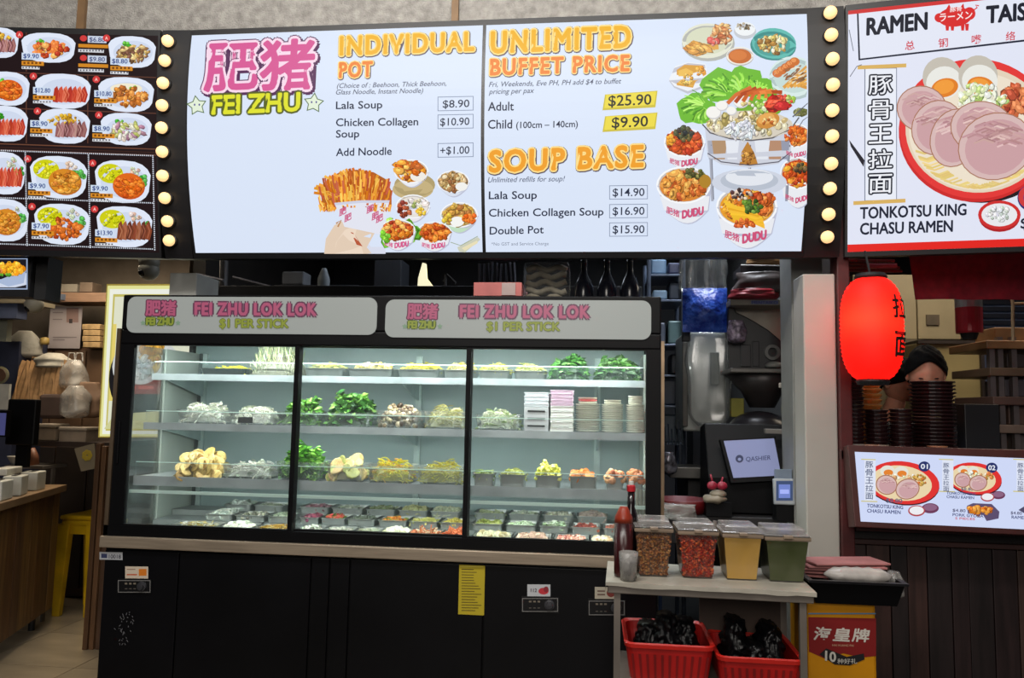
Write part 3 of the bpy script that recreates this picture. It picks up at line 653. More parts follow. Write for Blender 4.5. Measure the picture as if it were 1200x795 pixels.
p.text('ラーメン', 1101, 25.5, 1139, 22, 9, (248, 236, 236), .015, cjk=True); p.text('豚骨', 1113, 14.5, 1127, 13, 5.6, (248, 236, 236), .01, cjk=True)
p.build('emblem', rscr)
p = Paint(RB, .0008)
p.rect(1013, 80, 1051, 236, (110, 118, 140), -.02, 5); p.rect(1014, 81, 1050.2, 235, (232, 236, 246), -.02, 5)
p.poly([(1005, 77), (1062, 74.5), (1062, 79), (1005, 81.5)], (216, 176, 96)); p.poly([(1000, 236), (1061, 233), (1061, 237.5), (1000, 240.5)], (216, 176, 96))
for ch, y in (('豚', 111), ('骨', 140), ('王', 168.5), ('拉', 198), ('面', 227)): p.text(ch, 1018, y, 1045, y-1, 22, (238, 240, 246), .004, cjk=True, outline=[(.075, (26, 30, 44))])
p.build('vertical_sign', rscr)
p.text('TONKOTSU KING', 1008, 256.5, 1132, 252, 13, (32, 36, 54), .024); p.text('CHASU RAMEN', 1008, 275, 1116, 271.5, 13, (32, 36, 54), .024)
p.poly([(995, 164), (1013, 188), (1012, 196), (997, 172)], (36, 34, 44)); p.strip([(996, 90), (1004, 78), (1010, 76)], .8, (90, 96, 110)); p.strip([(995, 35), (1000, 60)], .8, (90, 96, 110))
p.text('$8.80', 1196, 268, 1240, 266, 12, (32, 36, 54), .02);
p.build('lettering', rscr)
PORK = [(206, 168, 166), (190, 146, 148), (222, 190, 186), (176, 130, 134)]
def slice_(p, cx, cy, r, rx, rot, inner=True):
    p.ell(cx, cy, r*rx+1.2, r+1.2, (168, 116, 92), rot=rot); p.ell(cx, cy, r*rx, r, (214, 184, 182), rot=rot)
    p.ell(cx+1, cy+1, r*rx*.86, r*.84, (202, 160, 164), rot=rot)
    for i in range(int(6+r)):
        a = random.uniform(-2.6, -.3); k = random.uniform(.3, .8)*r
        x, y = cx+k*rx*math.cos(a), cy+k*math.sin(a); p.strip([(x-r*.3, y+r*.12), (x, y), (x+r*.3, y+r*.1)], r*.05+.3, jit(random.choice(PORK), 8))
def h_bowl(p, cx=1140, cy=152, R=1.0, big=True):
    X = lambda x: cx+(x-1140)*R
    Yy = lambda y: cy+(y-152)*R
    p.ell(X(1150), Yy(172), 84*R, 66*R, (36, 26, 32), 40); p.ell(X(1143), Yy(155), 90*R, 82*R, (204, 44, 44), 48, rot=.05); p.ell(X(1144), Yy(151), 90*R, 82*R, (226, 58, 56), 48, rot=.05)
    p.ell(X(1145), Yy(152), 84*R, 74*R, (226, 210, 186), 48, rot=.05); p.ell(X(1145), Yy(154), 80*R, 69*R, (236, 224, 204), 48)
    for i in range(60 if big else 24):
        a = random.uniform(.3, 2.9); x, y = X(1145)+66*R*math.cos(a), Yy(156)+62*R*math.sin(a); p.strip([(x-10*R, y), (x, y+3*R), (x+11*R, y-1*R)], 1.8*R+.2, jit((232, 206, 130), 12))
    for ex, ey, ro in ((1104, 94, -.25), (1146, 92, .15)):
        p.ell(X(ex), Yy(ey-3), 23*R, 24*R, (196, 190, 178), rot=ro); p.ell(X(ex+2), Yy(ey+3), 21*R, 19*R, (232, 232, 226), rot=ro); p.ell(X(ex+3), Yy(ey+9), 16*R, 11*R, (224, 128, 40), rot=ro); p.ell(X(ex+2), Yy(ey+8), 12*R, 8*R, (240, 156, 60), rot=ro)
    p.scatter(X(1190), Yy(118), 18*R, 16*R, 40, 4*R, [(196, 96, 60), (222, 130, 80), (170, 70, 46)], 1.6)
    p.scatter(X(1150), Yy(118), 28*R, 9*R, 50, 3.4*R, [(220, 232, 170), (240, 244, 226), (180, 206, 120), (232, 236, 210)], 1.8)
    slice_(p, X(1080), Yy(128), 26*R, 1.1, .2); slice_(p, X(1098), Yy(150), 32*R, .9, .5); slice_(p, X(1118), Yy(162), 34*R, .8, .35); slice_(p, X(1150), Yy(150), 30*R, 1.2, .1); slice_(p, X(1166), Yy(172), 38*R, 1.15, -.35)
    p.scatter(X(1148), Yy(106), 20*R, 7*R, 30, 3*R, [(226, 236, 190), (240, 244, 230), (190, 214, 130)], 1.5)
pic(RB, h_bowl, rscr)
def h_side(p):
    p.ell(1171, 255, 24, 17, (176, 34, 38)); p.ell(1171, 252, 25, 17, (206, 48, 48)); p.ell(1171, 252, 21, 13.5, (232, 232, 236)); p.scatter(1170, 251, 14, 8, 40, 2.2, [(244, 244, 244), (222, 224, 230), (200, 210, 200)])
    p.ell(1206, 232, 14, 15, (40, 44, 110)); p.ell(1205, 231, 12, 13, (206, 60, 60)); p.ell(1208, 232, 9, 10, (60, 60, 130))
pic(RB, h_side, rscr)

# ================================================================== GLASS DISPLAY CHILLER
GX0, GX1 = P(113, 640, 3).x+.02, P(775, 348, 3).x
ZT = P(450, 346.5, 3).z; ZG1 = P(450, 406.5, 3).z; ZG0 = P(430, 627, 3).z
ZS1 = P(430, 640, 3.0).z; ZS0 = P(430, 654, 3.0).z
GLX0, GLX1 = P(150, 510, 3).x, P(757, 510, 3).x
fr = empty('display_chiller', ((GX0+GX1)/2, 3.35, 0), 'long black display chiller with three glass doors full of skewer ingredients', 'chiller')
YB = 3.56
HX0 = P(143, 370, 3).x
m = MB(); m.box(HX0, GX1, 3.0, 3.62, ZG1+.06, ZT); m.box(HX0, GX1, 3.0, 3.055, ZG1, ZG1+.06); m.box(HX0, GX1, 3.58, 3.62, ZG1, ZG1+.06); m.build('header', M_BLACK, fr, bevel=.006)
m = MB(); m.box(GX0+.01, GX1-.01, 3.02, 3.66, .06, ZS0); m.build('base', M_BLACK, fr, bevel=.004)
m = MB()
for x in (GX0+.1, GX1-.1):
    for y in (3.1, 3.58): m.lathe((x, y, 0), [(.03, 0), (.025, .06)], 10)
m.build('foot', M_STEEL, fr)
m = MB(); m.box(GX0, GX1+.015, 2.985, 3.67, ZS0, ZS1); m.build('steel_ledge', M_STEEL, fr, bevel=.004)
m = MB(); m.box(HX0-.02, GX1, 3.0, 3.06, ZS1, ZG0); m.build('door_track', M_BLACK, fr)
# base doors / removable panels
seams = [P(x, 730, 3.01).x for x in (113, 206, 362, 384, 408, 566, 765)]
seams[0] = GX0+.012; seams[-1] = GX1-.012
PM = mat('black_gloss_panel', (9, 9, 12), .34, 0, .25, 2, spec=.28)
for a, b in zip(seams, seams[1:]):
    m = MB(); m.box(a+.003, b-.003, 3.008, 3.022, .1, ZS0-.012); m.build('panel', PM, fr, bevel=.002)
# doors: three frames with panes
dx = [GLX0, P(343, 515, 3).x, P(547, 520, 3).x, GLX1]
jw = .021
edges = [(HX0-.0, dx[1]+jw*.5), (dx[1]-jw*.5, dx[2]+jw*.5), (dx[2]-jw*.5, GX1)]
for i, (a, b) in enumerate(edges):
    lw = GLX0-a if i == 0 else jw*.9; rw = b-GLX1 if i == 2 else jw*.9
    y0 = 3.004 if i != 1 else 3.028; y1 = y0+.022
    m = MB(); m.box(a, a+lw, y0, y1, ZG0-.01, ZG1+.01); m.box(b-rw, b, y0, y1, ZG0-.01, ZG1+.01); m.box(a+lw, b-rw, y0, y1, ZG1-.004, ZG1+.02); m.box(a+lw, b-rw, y0, y1, ZG0-.016, ZG0+.006)
    d = m.build('door', M_BLACK, fr)
    m = MB(); m.box(a+lw-.004, b-rw+.004, y0+.009, y0+.013, ZG0, ZG1); m.build('glass_pane', M_GLASS, d)
    m = MB(); m.box(a+lw*.3-.003, a+lw*.3+.006, y0-.008, y0, ZG0+.25, ZG0+.42); m.build('handle', M_BLACK, d, bevel=.002)
# right chrome edge
m = MB(); m.box(GX1, GX1+.012, 3.0, 3.02, ZS1, P(768, 400, 3).z); m.build('chrome_edge', mat('worn_chrome', (150, 128, 104), .3, .8), fr)
m = MB(); m.box(HX0-.018, HX0-.002, 3.0, 3.016, ZS1, P(140, 385, 3).z); m.build('chrome_edge', MATS['worn_chrome'], fr)
# inside shell
IL0 = HX0+.03; IR = GX1-.03
BACKM = mat('chiller_back_panel', (128, 146, 146), .4, 0, .08, 2.5)
m = MB(); m.box(IL0, IR, YB, YB+.018, ZS1, ZG1+.06); m.build('back_panel', BACKM, fr)
SPX = 3.27
m = MB(); m.box(IL0, IL0+.02, SPX, YB, ZS1, ZG1); m.box(IR-.02, IR, SPX, YB, ZS1, ZG1); m.build('side_panel', mat('chiller_side_panel', (150, 158, 150), .45, 0, .06, 3), fr)
m = MB(); m.box(IL0+.004, IL0+.012, 3.03, SPX, ZS1, ZG1); m.box(IR-.012, IR-.004, 3.03, SPX, ZS1, ZG1); m.build('side_glass', M_GLASS, fr)
m = MB(); m.box(IL0, IR, 3.06, YB, ZS1, ZS1+.012); m.build('inner_floor', mat('chiller_floor', (120, 128, 126), .4, .3), fr)
RAIL = mat('shelf_rail', (150, 166, 164), .4, .3)
for x in (237, 490, 700):
    X = P(x, 480, YB-.01).x; m = MB(); m.box(X-.014, X+.014, YB-.014, YB, ZS1+.05, ZG1)
    for k in range(26): m.box(X-.004, X+.004, YB-.0165, YB-.013, ZS1+.07+k*.028, ZS1+.085+k*.028)
    m.build('shelf_rail', RAIL, fr)
m = MB(); X = P(243, 480, YB).x; m.box(IL0+.03, X-.03, YB-.02, YB-.004, ZS1+.04, ZG1); m.build('back_gasket', mat('dark_gasket', (40, 48, 48), .6), fr)
# shelves
SHZ = [P(450, 443, 3.16).z, P(450, 502.5, 3.12).z, P(450, 567.5, 3.07).z]; SHY = [3.16, 3.12, 3.07]
SHM = mat('shelf_metal', (142, 148, 150), .35, .25, .06, 4)
TUBE = mat('cool_white_tube', (224, 255, 246), .3, 0, .0, emit=3.0)
for z, y, lip in zip(SHZ, SHY, (.024, .026, .036)):
    m = MB(); m.box(IL0+.022, IR-.022, y+.006, YB-.03, z-.010, z); sh = m.build('shelf', SHM, fr)
    m = MB(); m.box(IL0+.022, IR-.022, y, y+.006, z-lip, z+.004); m.build('price_rail', mat('clear_price_rail', (150, 158, 160), .25, .1, .12, 7), sh)
    for x in (237, 490, 700):
        X = P(x, 480, YB-.01).x; m = MB()
        m.loft([[Vector((X-.003, YB-.015, z-.012)), Vector((X-.003, y+.05, z-.012)), Vector((X-.003, y+.1, z-.03)), Vector((X-.003, YB-.015, z-.09))],
                [Vector((X+.003, YB-.015, z-.012)), Vector((X+.003, y+.05, z-.012)), Vector((X+.003, y+.1, z-.03)), Vector((X+.003, YB-.015, z-.09))]]); m.build('shelf_bracket', RAIL, sh)
for y, z, r, pw in ((3.085, ZG1+.03, .011, 15), (SHY[0]+.022, SHZ[0]-.017, .004, 5), (SHY[1]+.022, SHZ[1]-.018, .004, 6), (SHY[2]+.022, SHZ[2]-.024, .005, 5)):
    l_o = area('chiller_lamp', ((IL0+IR)/2, y+.004, z-.012), 2.1, pw, (.88, 1, .96), ((IL0+IR)/2, y+.10, z-.3), .012)
    m = MB(); m.tube([(IL0+.06, y, z), (IR-.06, y, z)], r, 8); m.build('light_tube', TUBE, fr)
# glass rail above the lower trays
m = MB(); m.box(IL0+.02, IR-.02, 3.05, 3.056, SHZ[2]-.065, SHZ[2]-.052); m.build('glass_rail', mat('bright_glass_edge', (190, 214, 206), .2, 0, .03), fr)
# fine white line of each product guard
for z, y in ((SHZ[0]+.055, SHY[0]), (SHZ[1]+.052, SHY[1]), (SHZ[2]+.06, SHY[2])):
    m = MB(); m.box(IL0+.03, IR-.03, y+.001, y+.004, z-.055, z); g = m.build('guard_glass', M_GLASS, fr)
    m = MB(); m.box(IL0+.03, IR-.03, y, y+.005, z, z+.003); m.build('guard_edge', MATS['bright_glass_edge'], g)

# header sign panels (backlit, dim)
hs = Surf(P(143, 400, 3.0), 0, 0, 0, 1)
for (xa, xb, ya, yb, ybr, dxp) in ((150, 442, 347.5, 389, 391.5, 0), (452, 763, 351, 394.5, 397, 1)):
    q = Paint(hs, .006, 1e-4); u0, v0 = hs.uv(xa, (ya+yb)/2)[0], hs.uv((xa+xb)/2, ybr)[1]; u1, v1 = hs.uv(xb, (ya+yb)/2)[0], hs.uv((xa+xb)/2, ya+1)[1]
    m = MB(); r = .035; pts = []
    for cx, cz, a0 in ((u1-r, v1-r, 0), (u0+r, v1-r, 90), (u0+r, v0+r, 180), (u1-r, v0+r, 270)):
        for i in range(7): a = math.radians(a0+15*i); pts.append((cx+r*math.cos(a), cz+r*math.sin(a)))
    m.loft([[hs.pt(a, b, .006) for a, b in pts], [hs.pt(a, b, -.01) for a, b in pts]], True, (188, 193, 188)); sp = m.build('sign_panel', SIGN, fr)
    L, D = (172, 0) if not dxp else (478, 4)
    P2, G2 = (206, 104, 138), (164, 176, 70)
    s_ = 0 if not dxp else 1
    yb0 = 370 if not dxp else 374
    for ch, a in (('肥', L), ('猪', L+18)): q.text(ch, a, yb0, a+17, yb0, 17, P2, .03, cjk=True, outline=[(.07, (120, 60, 90))])
    q.text('FEI ZHU', L+1, yb0+11, L+32, yb0+11, 8, G2, .05, outline=[(.1, (90, 110, 50))])
    star(q, L-3, yb0+9, 3.4, (150, 180, 150)); star(q, L+38, yb0+9, 3.4, (150, 180, 150))
    if not dxp: q.text('FEI ZHU LOK LOK', 230, 369, 371, 370, 13.5, P2, .045, sp=1.14, outline=[(.10, (120, 66, 96))]); q.text('$1 PER STICK', 259, 384, 339, 384.5, 9.5, G2, .03, outline=[(.05, (120, 130, 60))])
    else: q.text('FEI ZHU LOK LOK', 540, 372, 690, 373, 13.5, P2, .045, sp=1.14, outline=[(.10, (120, 66, 96))]); q.text('$1 PER STICK', 571, 387.5, 656, 388, 9.5, G2, .03, outline=[(.05, (120, 130, 60))])
    q.build('lettering', sp, SIGN)

# controls and stickers on the base
bs = Surf(P(113, 780, 3.008), 0, 0, 0, 1)
GREYL = (120, 118, 116)
for x0, y0, x1, y1, sx, st in ((138, 679, 178, 695.5, 147, 1), (611, 700, 655, 718, 618, 2), (689, 703, 733, 722, 697, 3)):
    m = MB(); bs.pslab(m, x0, y0, x1, y1, 0, .004); cpn = m.build('control_panel', mat('controller_black', (18, 18, 20), .3), fr)
    q = Paint(bs, .0045, 5e-5); q.frame(x0+1, y0+1, x1-1, y1-1, .9, GREYL)
    for i in range(3): q.rect(x0+9+i*5, y0+4, x0+12+i*5, y0+6, (120, 110, 96)); q.rect(x0+9+i*5, y1-6, x0+12+i*5, y1-5, (90, 84, 78))
    q.build('markings', cpn, PAPER)
    c = bs.at(x1-11, (y0+y1)/2, .004); m = MB(); m.lathe(c, [(.020, 0), (.019, .006), (.013, .007), (.012, .016), (.002, .017)], 18, axis=bs.N); m.build('dial', mat('dial_grey', (62, 62, 66), .35, .2), cpn, smooth=False)
    q = Paint(bs, .002, 1e-4); a, b = y0-15, y0-1
    cols = {1: (206, 190, 170), 2: (190, 192, 196), 3: (176, 168, 150)}
    q.rect(sx, a, sx+27, b, cols[st], .01)
    if st == 1: q.rect(sx+16, a+3, sx+25, b-3, (214, 120, 30)); q.rect(sx+2, b-5, sx+14, b-3.6, (190, 80, 40)); q.rect(sx+2, a+3, sx+12, a+4, (150, 120, 100))
    if st == 2: q.ell(sx+19, (a+b)/2+1, 6, 4, (190, 50, 60)); q.ell(sx+22, (a+b)/2-1, 3, 3.4, (140, 40, 50)); q.text('112', sx+4, b-5, sx+11, b-5, 4, (60, 50, 60), .02)
    if st == 3: q.ell(sx+19, (a+b)/2, 5, 5, (120, 50, 44)); q.rect(sx+3, a+4, sx+12, a+6, (110, 90, 80)); q.rect(sx+3, a+8, sx+12, a+10, (110, 90, 80))
    m_ = q.build('sticker', fr, PAPER)
q = Paint(bs, .002, 1e-4); q.rect(117, 647, 144, 656, (170, 172, 176), .02); q.poly([(119, 654), (119, 649), (126, 649.3), (126, 654.3)], (50, 56, 90)); q.text('10018', 128, 654.6, 142, 655, 4.6, (60, 60, 70), .02); q.build('sticker', fr, PAPER)
q = Paint(bs, .002, 2e-5)
for i in range(34): x, y = random.gauss(146, 5), 716+random.random()*38; x += (735-y)*.14; q.strip([(x, y), (x+random.uniform(-2, 2), y+random.uniform(1, 3))], .8, (96, 96, 100))
q.build('scratch_marks', fr, PAPER)
q = Paint(bs, .0025, 5e-5); q.rect(538, 663, 567.5, 720, (186, 166, 36), .02); q.rect(541, 666, 565, 667.6, (84, 74, 30), .02)
nt_ = MB(); bs.pslab(nt_, 537.6, 662.6, 567.9, 720.8, .0, .002, col=(186, 166, 36))
no = nt_.build('paper_notice', PAPER); tag(no, 'yellow paper notice taped on the black chiller base', 'notice')
q = Paint(bs, .0023, 4e-5)
for i in range(16):
    y = 667+i*3.2; q.rect(541, y, 541+random.uniform(14, 24), y+.9, (104, 92, 30) if i else (60, 50, 20), .02)
q.rect(539, 664, 566.6, 664.7, (220, 206, 90)); q.build('lettering', no, PAPER)

# ================================================================== FOOD AND CONTAINERS
def bit(mb, c, s, kind, col):
    a = random.random()*6.283; t = random.uniform(-.9, .9)
    if kind == 'leaf':
        u = Vector((math.cos(a), math.sin(a)*.9, t*.8)).normalized()*s; v = Vector((-math.sin(a), math.cos(a)*.6, random.uniform(.1, 1))).normalized()*s*.55; n = u.cross(v).normalized()*s*.22
        mb.add([c-u, c-v*.9+n, c+u, c+v*.9+n, c-u*.1-n*.3, c+u*.55-v*.6+n*.7, c+u*.55+v*.6+n*.7], [(0, 1, 4), (1, 5, 4), (5, 2, 4), (2, 6, 4), (6, 3, 4), (3, 0, 4)], col)
    elif kind in ('strip', 'noodle', 'enoki'):
        u = Vector((math.cos(a), math.sin(a)*.6, t*.5))
        if kind == 'enoki': u = Vector((t*.35, -.25, 1))
        u = u.normalized()*s; w_ = Vector((-u.y, u.x, .4)).normalized()*s*(.12 if kind != 'strip' else .2); k = Vector((0, 0, s*random.uniform(.1, .5)))
        hgt = Vector((0, -.5, 1)).normalized()*w_.length
        mb.loft([[c-u-w_-k, c-u+hgt-k, c-u+w_-k], [c-w_, c+hgt, c+w_], [c+u-w_-k*.6, c+u+hgt-k*.6, c+u+w_-k*.6]], True, col)
    elif kind == 'ball': mb.sphere(c, s*random.uniform(.85, 1.1), 8, 5, col)
    elif kind == 'cube':
        M = Matrix.Translation(c) @ Matrix.Rotation(a, 4, 'Z') @ Matrix.Rotation(t, 4, 'X'); k = s*.7; mb.box(-k, k, -k*.8, k*.8, -k*.7, k*.7, col, M)
    elif kind == 'slice':
        ax = Vector((t, -1.0, random.uniform(.2, 1.2))).normalized(); mb.lathe(c, [(s, 0), (s*1.02, s*.08), (s*.9, s*.16)], 10, col, axis=ax)
    elif kind == 'stick':
        u = Vector((t, random.uniform(-.3, .3), random.uniform(-.2, .4))).normalized()*s*1.5; mb.tube([c-u, c+u], s*.16, 5, col)
def heap(name, label, cat, cx, cy, z0, w_, d, h, kind, cols, n, s, base=None, square=.5, parent=None):
    mb = MB(); w_ /= 2; d /= 2
    def top(u, v): q = (abs(u)**3+abs(v)**3)**(1/3); return h*max(0, 1-q**4.5)*(.86+.28*noise.noise(Vector((u*1.7+cx*9, v*1.7, z0*5))))
    N = 10; vs = []; fs = []
    for i in range(N+1):
        for j in range(N+1):
            u, v = -1+2*i/N, -1+2*j/N; vs.append((cx+u*w_*.96, cy+v*d*.96, z0+.002+top(u, v)*.8*random.uniform(.85, 1.1)))
    for i in range(N):
        for j in range(N): k = i*(N+1)+j; fs.append((k, k+N+1, k+N+2, k+1))
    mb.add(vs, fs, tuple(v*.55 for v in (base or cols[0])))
    for _ in range(n):
        u, v = random.uniform(-1, 1)*.92, random.uniform(-1, .9)
        if random.random() < .5: v = random.uniform(-.98, -.2)
        c = Vector((cx+u*w_*.98, cy+v*d*.95, z0+top(u, v)*random.uniform(.7, 1.08)+s*.3))
        if kind == 'enoki': c.z += s*.9
        bit(mb, c, s*random.uniform(.75, 1.2), kind, jit(random.choice(cols), 12))
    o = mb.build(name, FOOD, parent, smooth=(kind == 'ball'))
    if parent is None: tag(o, label, cat, kind='stuff')
    return o
def tray(name, label, cx, cy, z0, w_, d, h, m, tape=.88, cat='tray', th=.003, round_=.2, group=None, parent=None):
    mb = MB(); w_ /= 2; d /= 2
    def ring(k, z, o=0):
        pts = []; rx, ry = w_*k+o, d*k+o; c = min(rx, ry)*round_
        for sx, sy2, a0 in ((1, 1, 0), (-1, 1, 90), (-1, -1, 180), (1, -1, 270)):
            for i in range(4): a = math.radians(a0+30*i); pts.append((cx+sx*(rx-c)+c*math.cos(a), cy+sy2*(ry-c)+c*math.sin(a), z))
        return pts
    mb.loft([ring(tape, z0), ring(1, z0+h, -.004), ring(1, z0+h), ring(1, z0+h-.003, .0), ], False)
    mb.loft([ring(tape, z0)[::-1], ring(tape, z0+.001)[::-1]], True)
    mb.v += []; mb.loft([ring(1, z0+h, 0), ring(1, z0+h, -th-.003), ring(tape, z0+th, -th)], False); mb.add(ring(tape, z0+th, -th), [tuple(range(16))])
    o = mb.build(name, m, parent, smooth=False)
    if parent is None: tag(o, label, cat, group)
    return o
M_BLKTRAY = mat('black_plastic_tray', (24, 24, 28), .35)
M_TUB = glass('clear_food_tub', (.75, .83, .8), .07, .1, .16)
# tier tables: x0, x1 (picture columns), height, food kind, colours, label of the food, container
GREENS = [(84, 142, 46), (116, 176, 66), (58, 108, 36), (150, 196, 96)]
DKG = [(52, 104, 46), (80, 140, 62), (36, 74, 36), (110, 166, 84)]
TAN = [(206, 190, 120), (222, 206, 140), (180, 160, 90)]
YLW = [(214, 200, 50), (228, 214, 76), (196, 178, 40)]
WHT = [(222, 222, 206), (200, 204, 186), (236, 236, 224), (176, 184, 160)]
MUSH = [(140, 120, 90), (176, 156, 124), (104, 86, 64), (84, 68, 52), (196, 180, 150)]
ORA = [(222, 138, 56), (206, 116, 44), (236, 164, 90)]
def tier(Y, z, items, D=.20, ref=480):
    for x0, x1, fh, kind, cols, n, s, desc, fname, cont, ch in items:
        a, b = P(x0, ref, Y).x, P(x1, ref, Y).x; cx, w_ = (a+b)/2, (b-a)
        dd = min(D, max(.1, w_*1.1)); cyy = Y+.012+dd/2
        if cont:
            mm = {'pan': M_PAN, 'tub': M_TUB, 'black': M_BLKTRAY}[cont]; cn = {'pan': 'steel_pan', 'tub': 'clear_tub', 'black': 'black_tray'}[cont]
            tray(cn, {'pan': 'steel pan holding ', 'tub': 'clear plastic tub holding ', 'black': 'black plastic tray holding '}[cont]+desc, cx, cyy, z+.001, w_*.97, dd, ch, mm, cat={'pan': 'pan', 'tub': 'tub', 'black': 'tray'}[cont])
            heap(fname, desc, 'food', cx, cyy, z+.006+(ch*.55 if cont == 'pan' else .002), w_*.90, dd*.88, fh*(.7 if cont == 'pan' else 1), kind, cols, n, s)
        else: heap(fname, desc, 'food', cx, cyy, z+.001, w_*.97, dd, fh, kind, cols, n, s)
tier(SHY[0], SHZ[0], [
    (229, 286, .038, 'strip', [(206, 200, 40), (190, 182, 34)], 90, .014, 'yellow shredded corn heap on the top shelf', 'shredded_corn', 'black', .03),
    (285, 348, .115, 'enoki', [(206, 206, 170), (222, 220, 190), (170, 176, 130), (140, 160, 100)], 260, .03, 'pale enoki mushroom bundle standing at the top shelf left', 'enoki_bundle', None, 0),
    (352, 402, .05, 'noodle', [(176, 176, 88), (196, 196, 110)], 90, .016, 'yellow green noodles beside the first door bar on top', 'noodles', 'pan', .038),
    (403, 460, .055, 'ball', [(226, 206, 130), (206, 180, 90), (236, 230, 200)], 50, .011, 'small round yellow balls with white tops on the top shelf', 'small_balls', 'pan', .038),
    (462, 515, .055, 'noodle', YLW, 100, .016, 'loose yellow noodles at the centre of the top shelf', 'noodles', 'pan', .038),
    (517, 556, .065, 'noodle', TAN+YLW, 80, .016, 'tall yellow tan noodles left of the second door bar on top', 'noodles', 'pan', .038),
    (558, 598, .06, 'strip', [(190, 186, 84), (206, 202, 110)], 80, .016, 'pale yellow strips right of the second door bar on top', 'strips', 'pan', .038),
    (600, 640, .065, 'noodle', [(176, 180, 80), (206, 206, 130)], 80, .016, 'green yellow noodles next to the leafy greens on top', 'noodles', 'pan', .038),
    (641, 692, .105, 'leaf', DKG, 150, .020, 'dark leafy greens in the top shelf middle of the right door', 'leafy_greens', None, 0),
    (694, 755, .10, 'leaf', [(60, 110, 44), (90, 140, 60), (44, 80, 36), (120, 160, 96)], 170, .020, 'bagged dark greens at the right end of the top shelf', 'leafy_greens', None, 0)], .22, 440)
tier(SHY[1], SHZ[1], [
    (201, 259, .085, 'strip', WHT, 150, .018, 'white shredded sprouts at the left end of the second shelf', 'bean_sprouts', 'tub', .06),
    (263, 317, .075, 'strip', WHT, 140, .018, 'white sliced mushrooms beside the sprouts on the second shelf', 'white_mushrooms', 'tub', .05),
    (319, 372, .11, 'leaf', GREENS, 150, .022, 'light green lettuce behind the first door bar', 'lettuce', 'tub', .06),
    (374, 434, .135, 'leaf', DKG+GREENS, 230, .024, 'tallest heap of glossy dark green spinach on the second shelf', 'spinach', 'tub', .06),
    (436, 491, .09, 'ball', MUSH, 110, .012, 'brown mushroom caps right of the spinach heap', 'brown_mushrooms', 'tub', .075),
    (493, 546, .09, 'noodle', [(206, 200, 140), (222, 218, 170), (180, 176, 100), (160, 150, 96)], 150, .018, 'cream stemmed mushrooms left of the second door bar', 'stemmed_mushrooms', 'tub', .075),
    (554, 611, .075, 'strip', [(196, 204, 170), (220, 222, 200), (150, 170, 110)], 120, .018, 'pale green white slices right of the second door bar', 'cabbage_strips', 'tub', .065)], .22, 490)
tier(SHY[2], SHZ[2], [
    (195, 252, .095, 'slice', [(186, 156, 84), (170, 136, 66), (206, 180, 110)], 60, .026, 'folded tan bean curd sheets at the third shelf left end', 'bean_curd_sheets', None, 0),
    (254, 316, .06, 'strip', WHT+[(206, 216, 200)], 110, .018, 'white rice cake slices in the third shelf left half', 'rice_cakes', 'tub', .055),
    (318, 376, .13, 'leaf', [(96, 168, 44), (130, 200, 66), (70, 130, 36), (160, 214, 96)], 220, .024, 'bright green lettuce standing tall on the third shelf', 'lettuce', 'tub', .075),
    (378, 424, .07, 'slice', [(206, 180, 120), (190, 150, 90), (176, 176, 96)], 40, .026, 'round tan slices right of the tall lettuce', 'round_slices', 'tub', .07),
    (426, 483, .085, 'noodle', [(214, 204, 50), (226, 216, 70), (216, 160, 46)], 170, .018, 'bright yellow noodles in the third shelf centre', 'yellow_noodles', 'tub', .07),
    (485, 543, .08, 'noodle', [(198, 190, 66), (212, 206, 92), (170, 156, 50)], 170, .018, 'dull yellow noodles left of the second door bar low down', 'yellow_noodles', 'tub', .07),
    (553, 579, .04, 'strip', [(150, 176, 96), (190, 206, 140)], 50, .014, 'green shreds in the third shelf beside the door bar', 'green_shreds', 'pan', .05),
    (583, 616, .05, 'strip', [(196, 206, 110), (210, 216, 140)], 80, .014, 'pale lime strips second pan of the third shelf row', 'lime_strips', 'pan', .05),
    (625, 658, .085, 'cube', [(222, 222, 90), (206, 210, 66), (232, 230, 130)], 110, .010, 'heaped bright yellow cubes on the third shelf', 'yellow_cubes', 'pan', .05),
    (666, 701, .045, 'slice', ORA, 40, .013, 'orange slices in the third shelf pan', 'orange_slices', 'pan', .05),
    (709, 732, .05, 'ball', [(206, 136, 90), (222, 160, 110), (180, 104, 66)], 34, .013, 'brown meat balls near the right end of the third shelf', 'meat_balls', 'pan', .05),
    (734, 755, .055, 'ball', [(196, 116, 70), (210, 140, 90)], 26, .014, 'darker orange meat balls in the corner of the third shelf', 'meat_balls', 'pan', .05)], .19, 560)
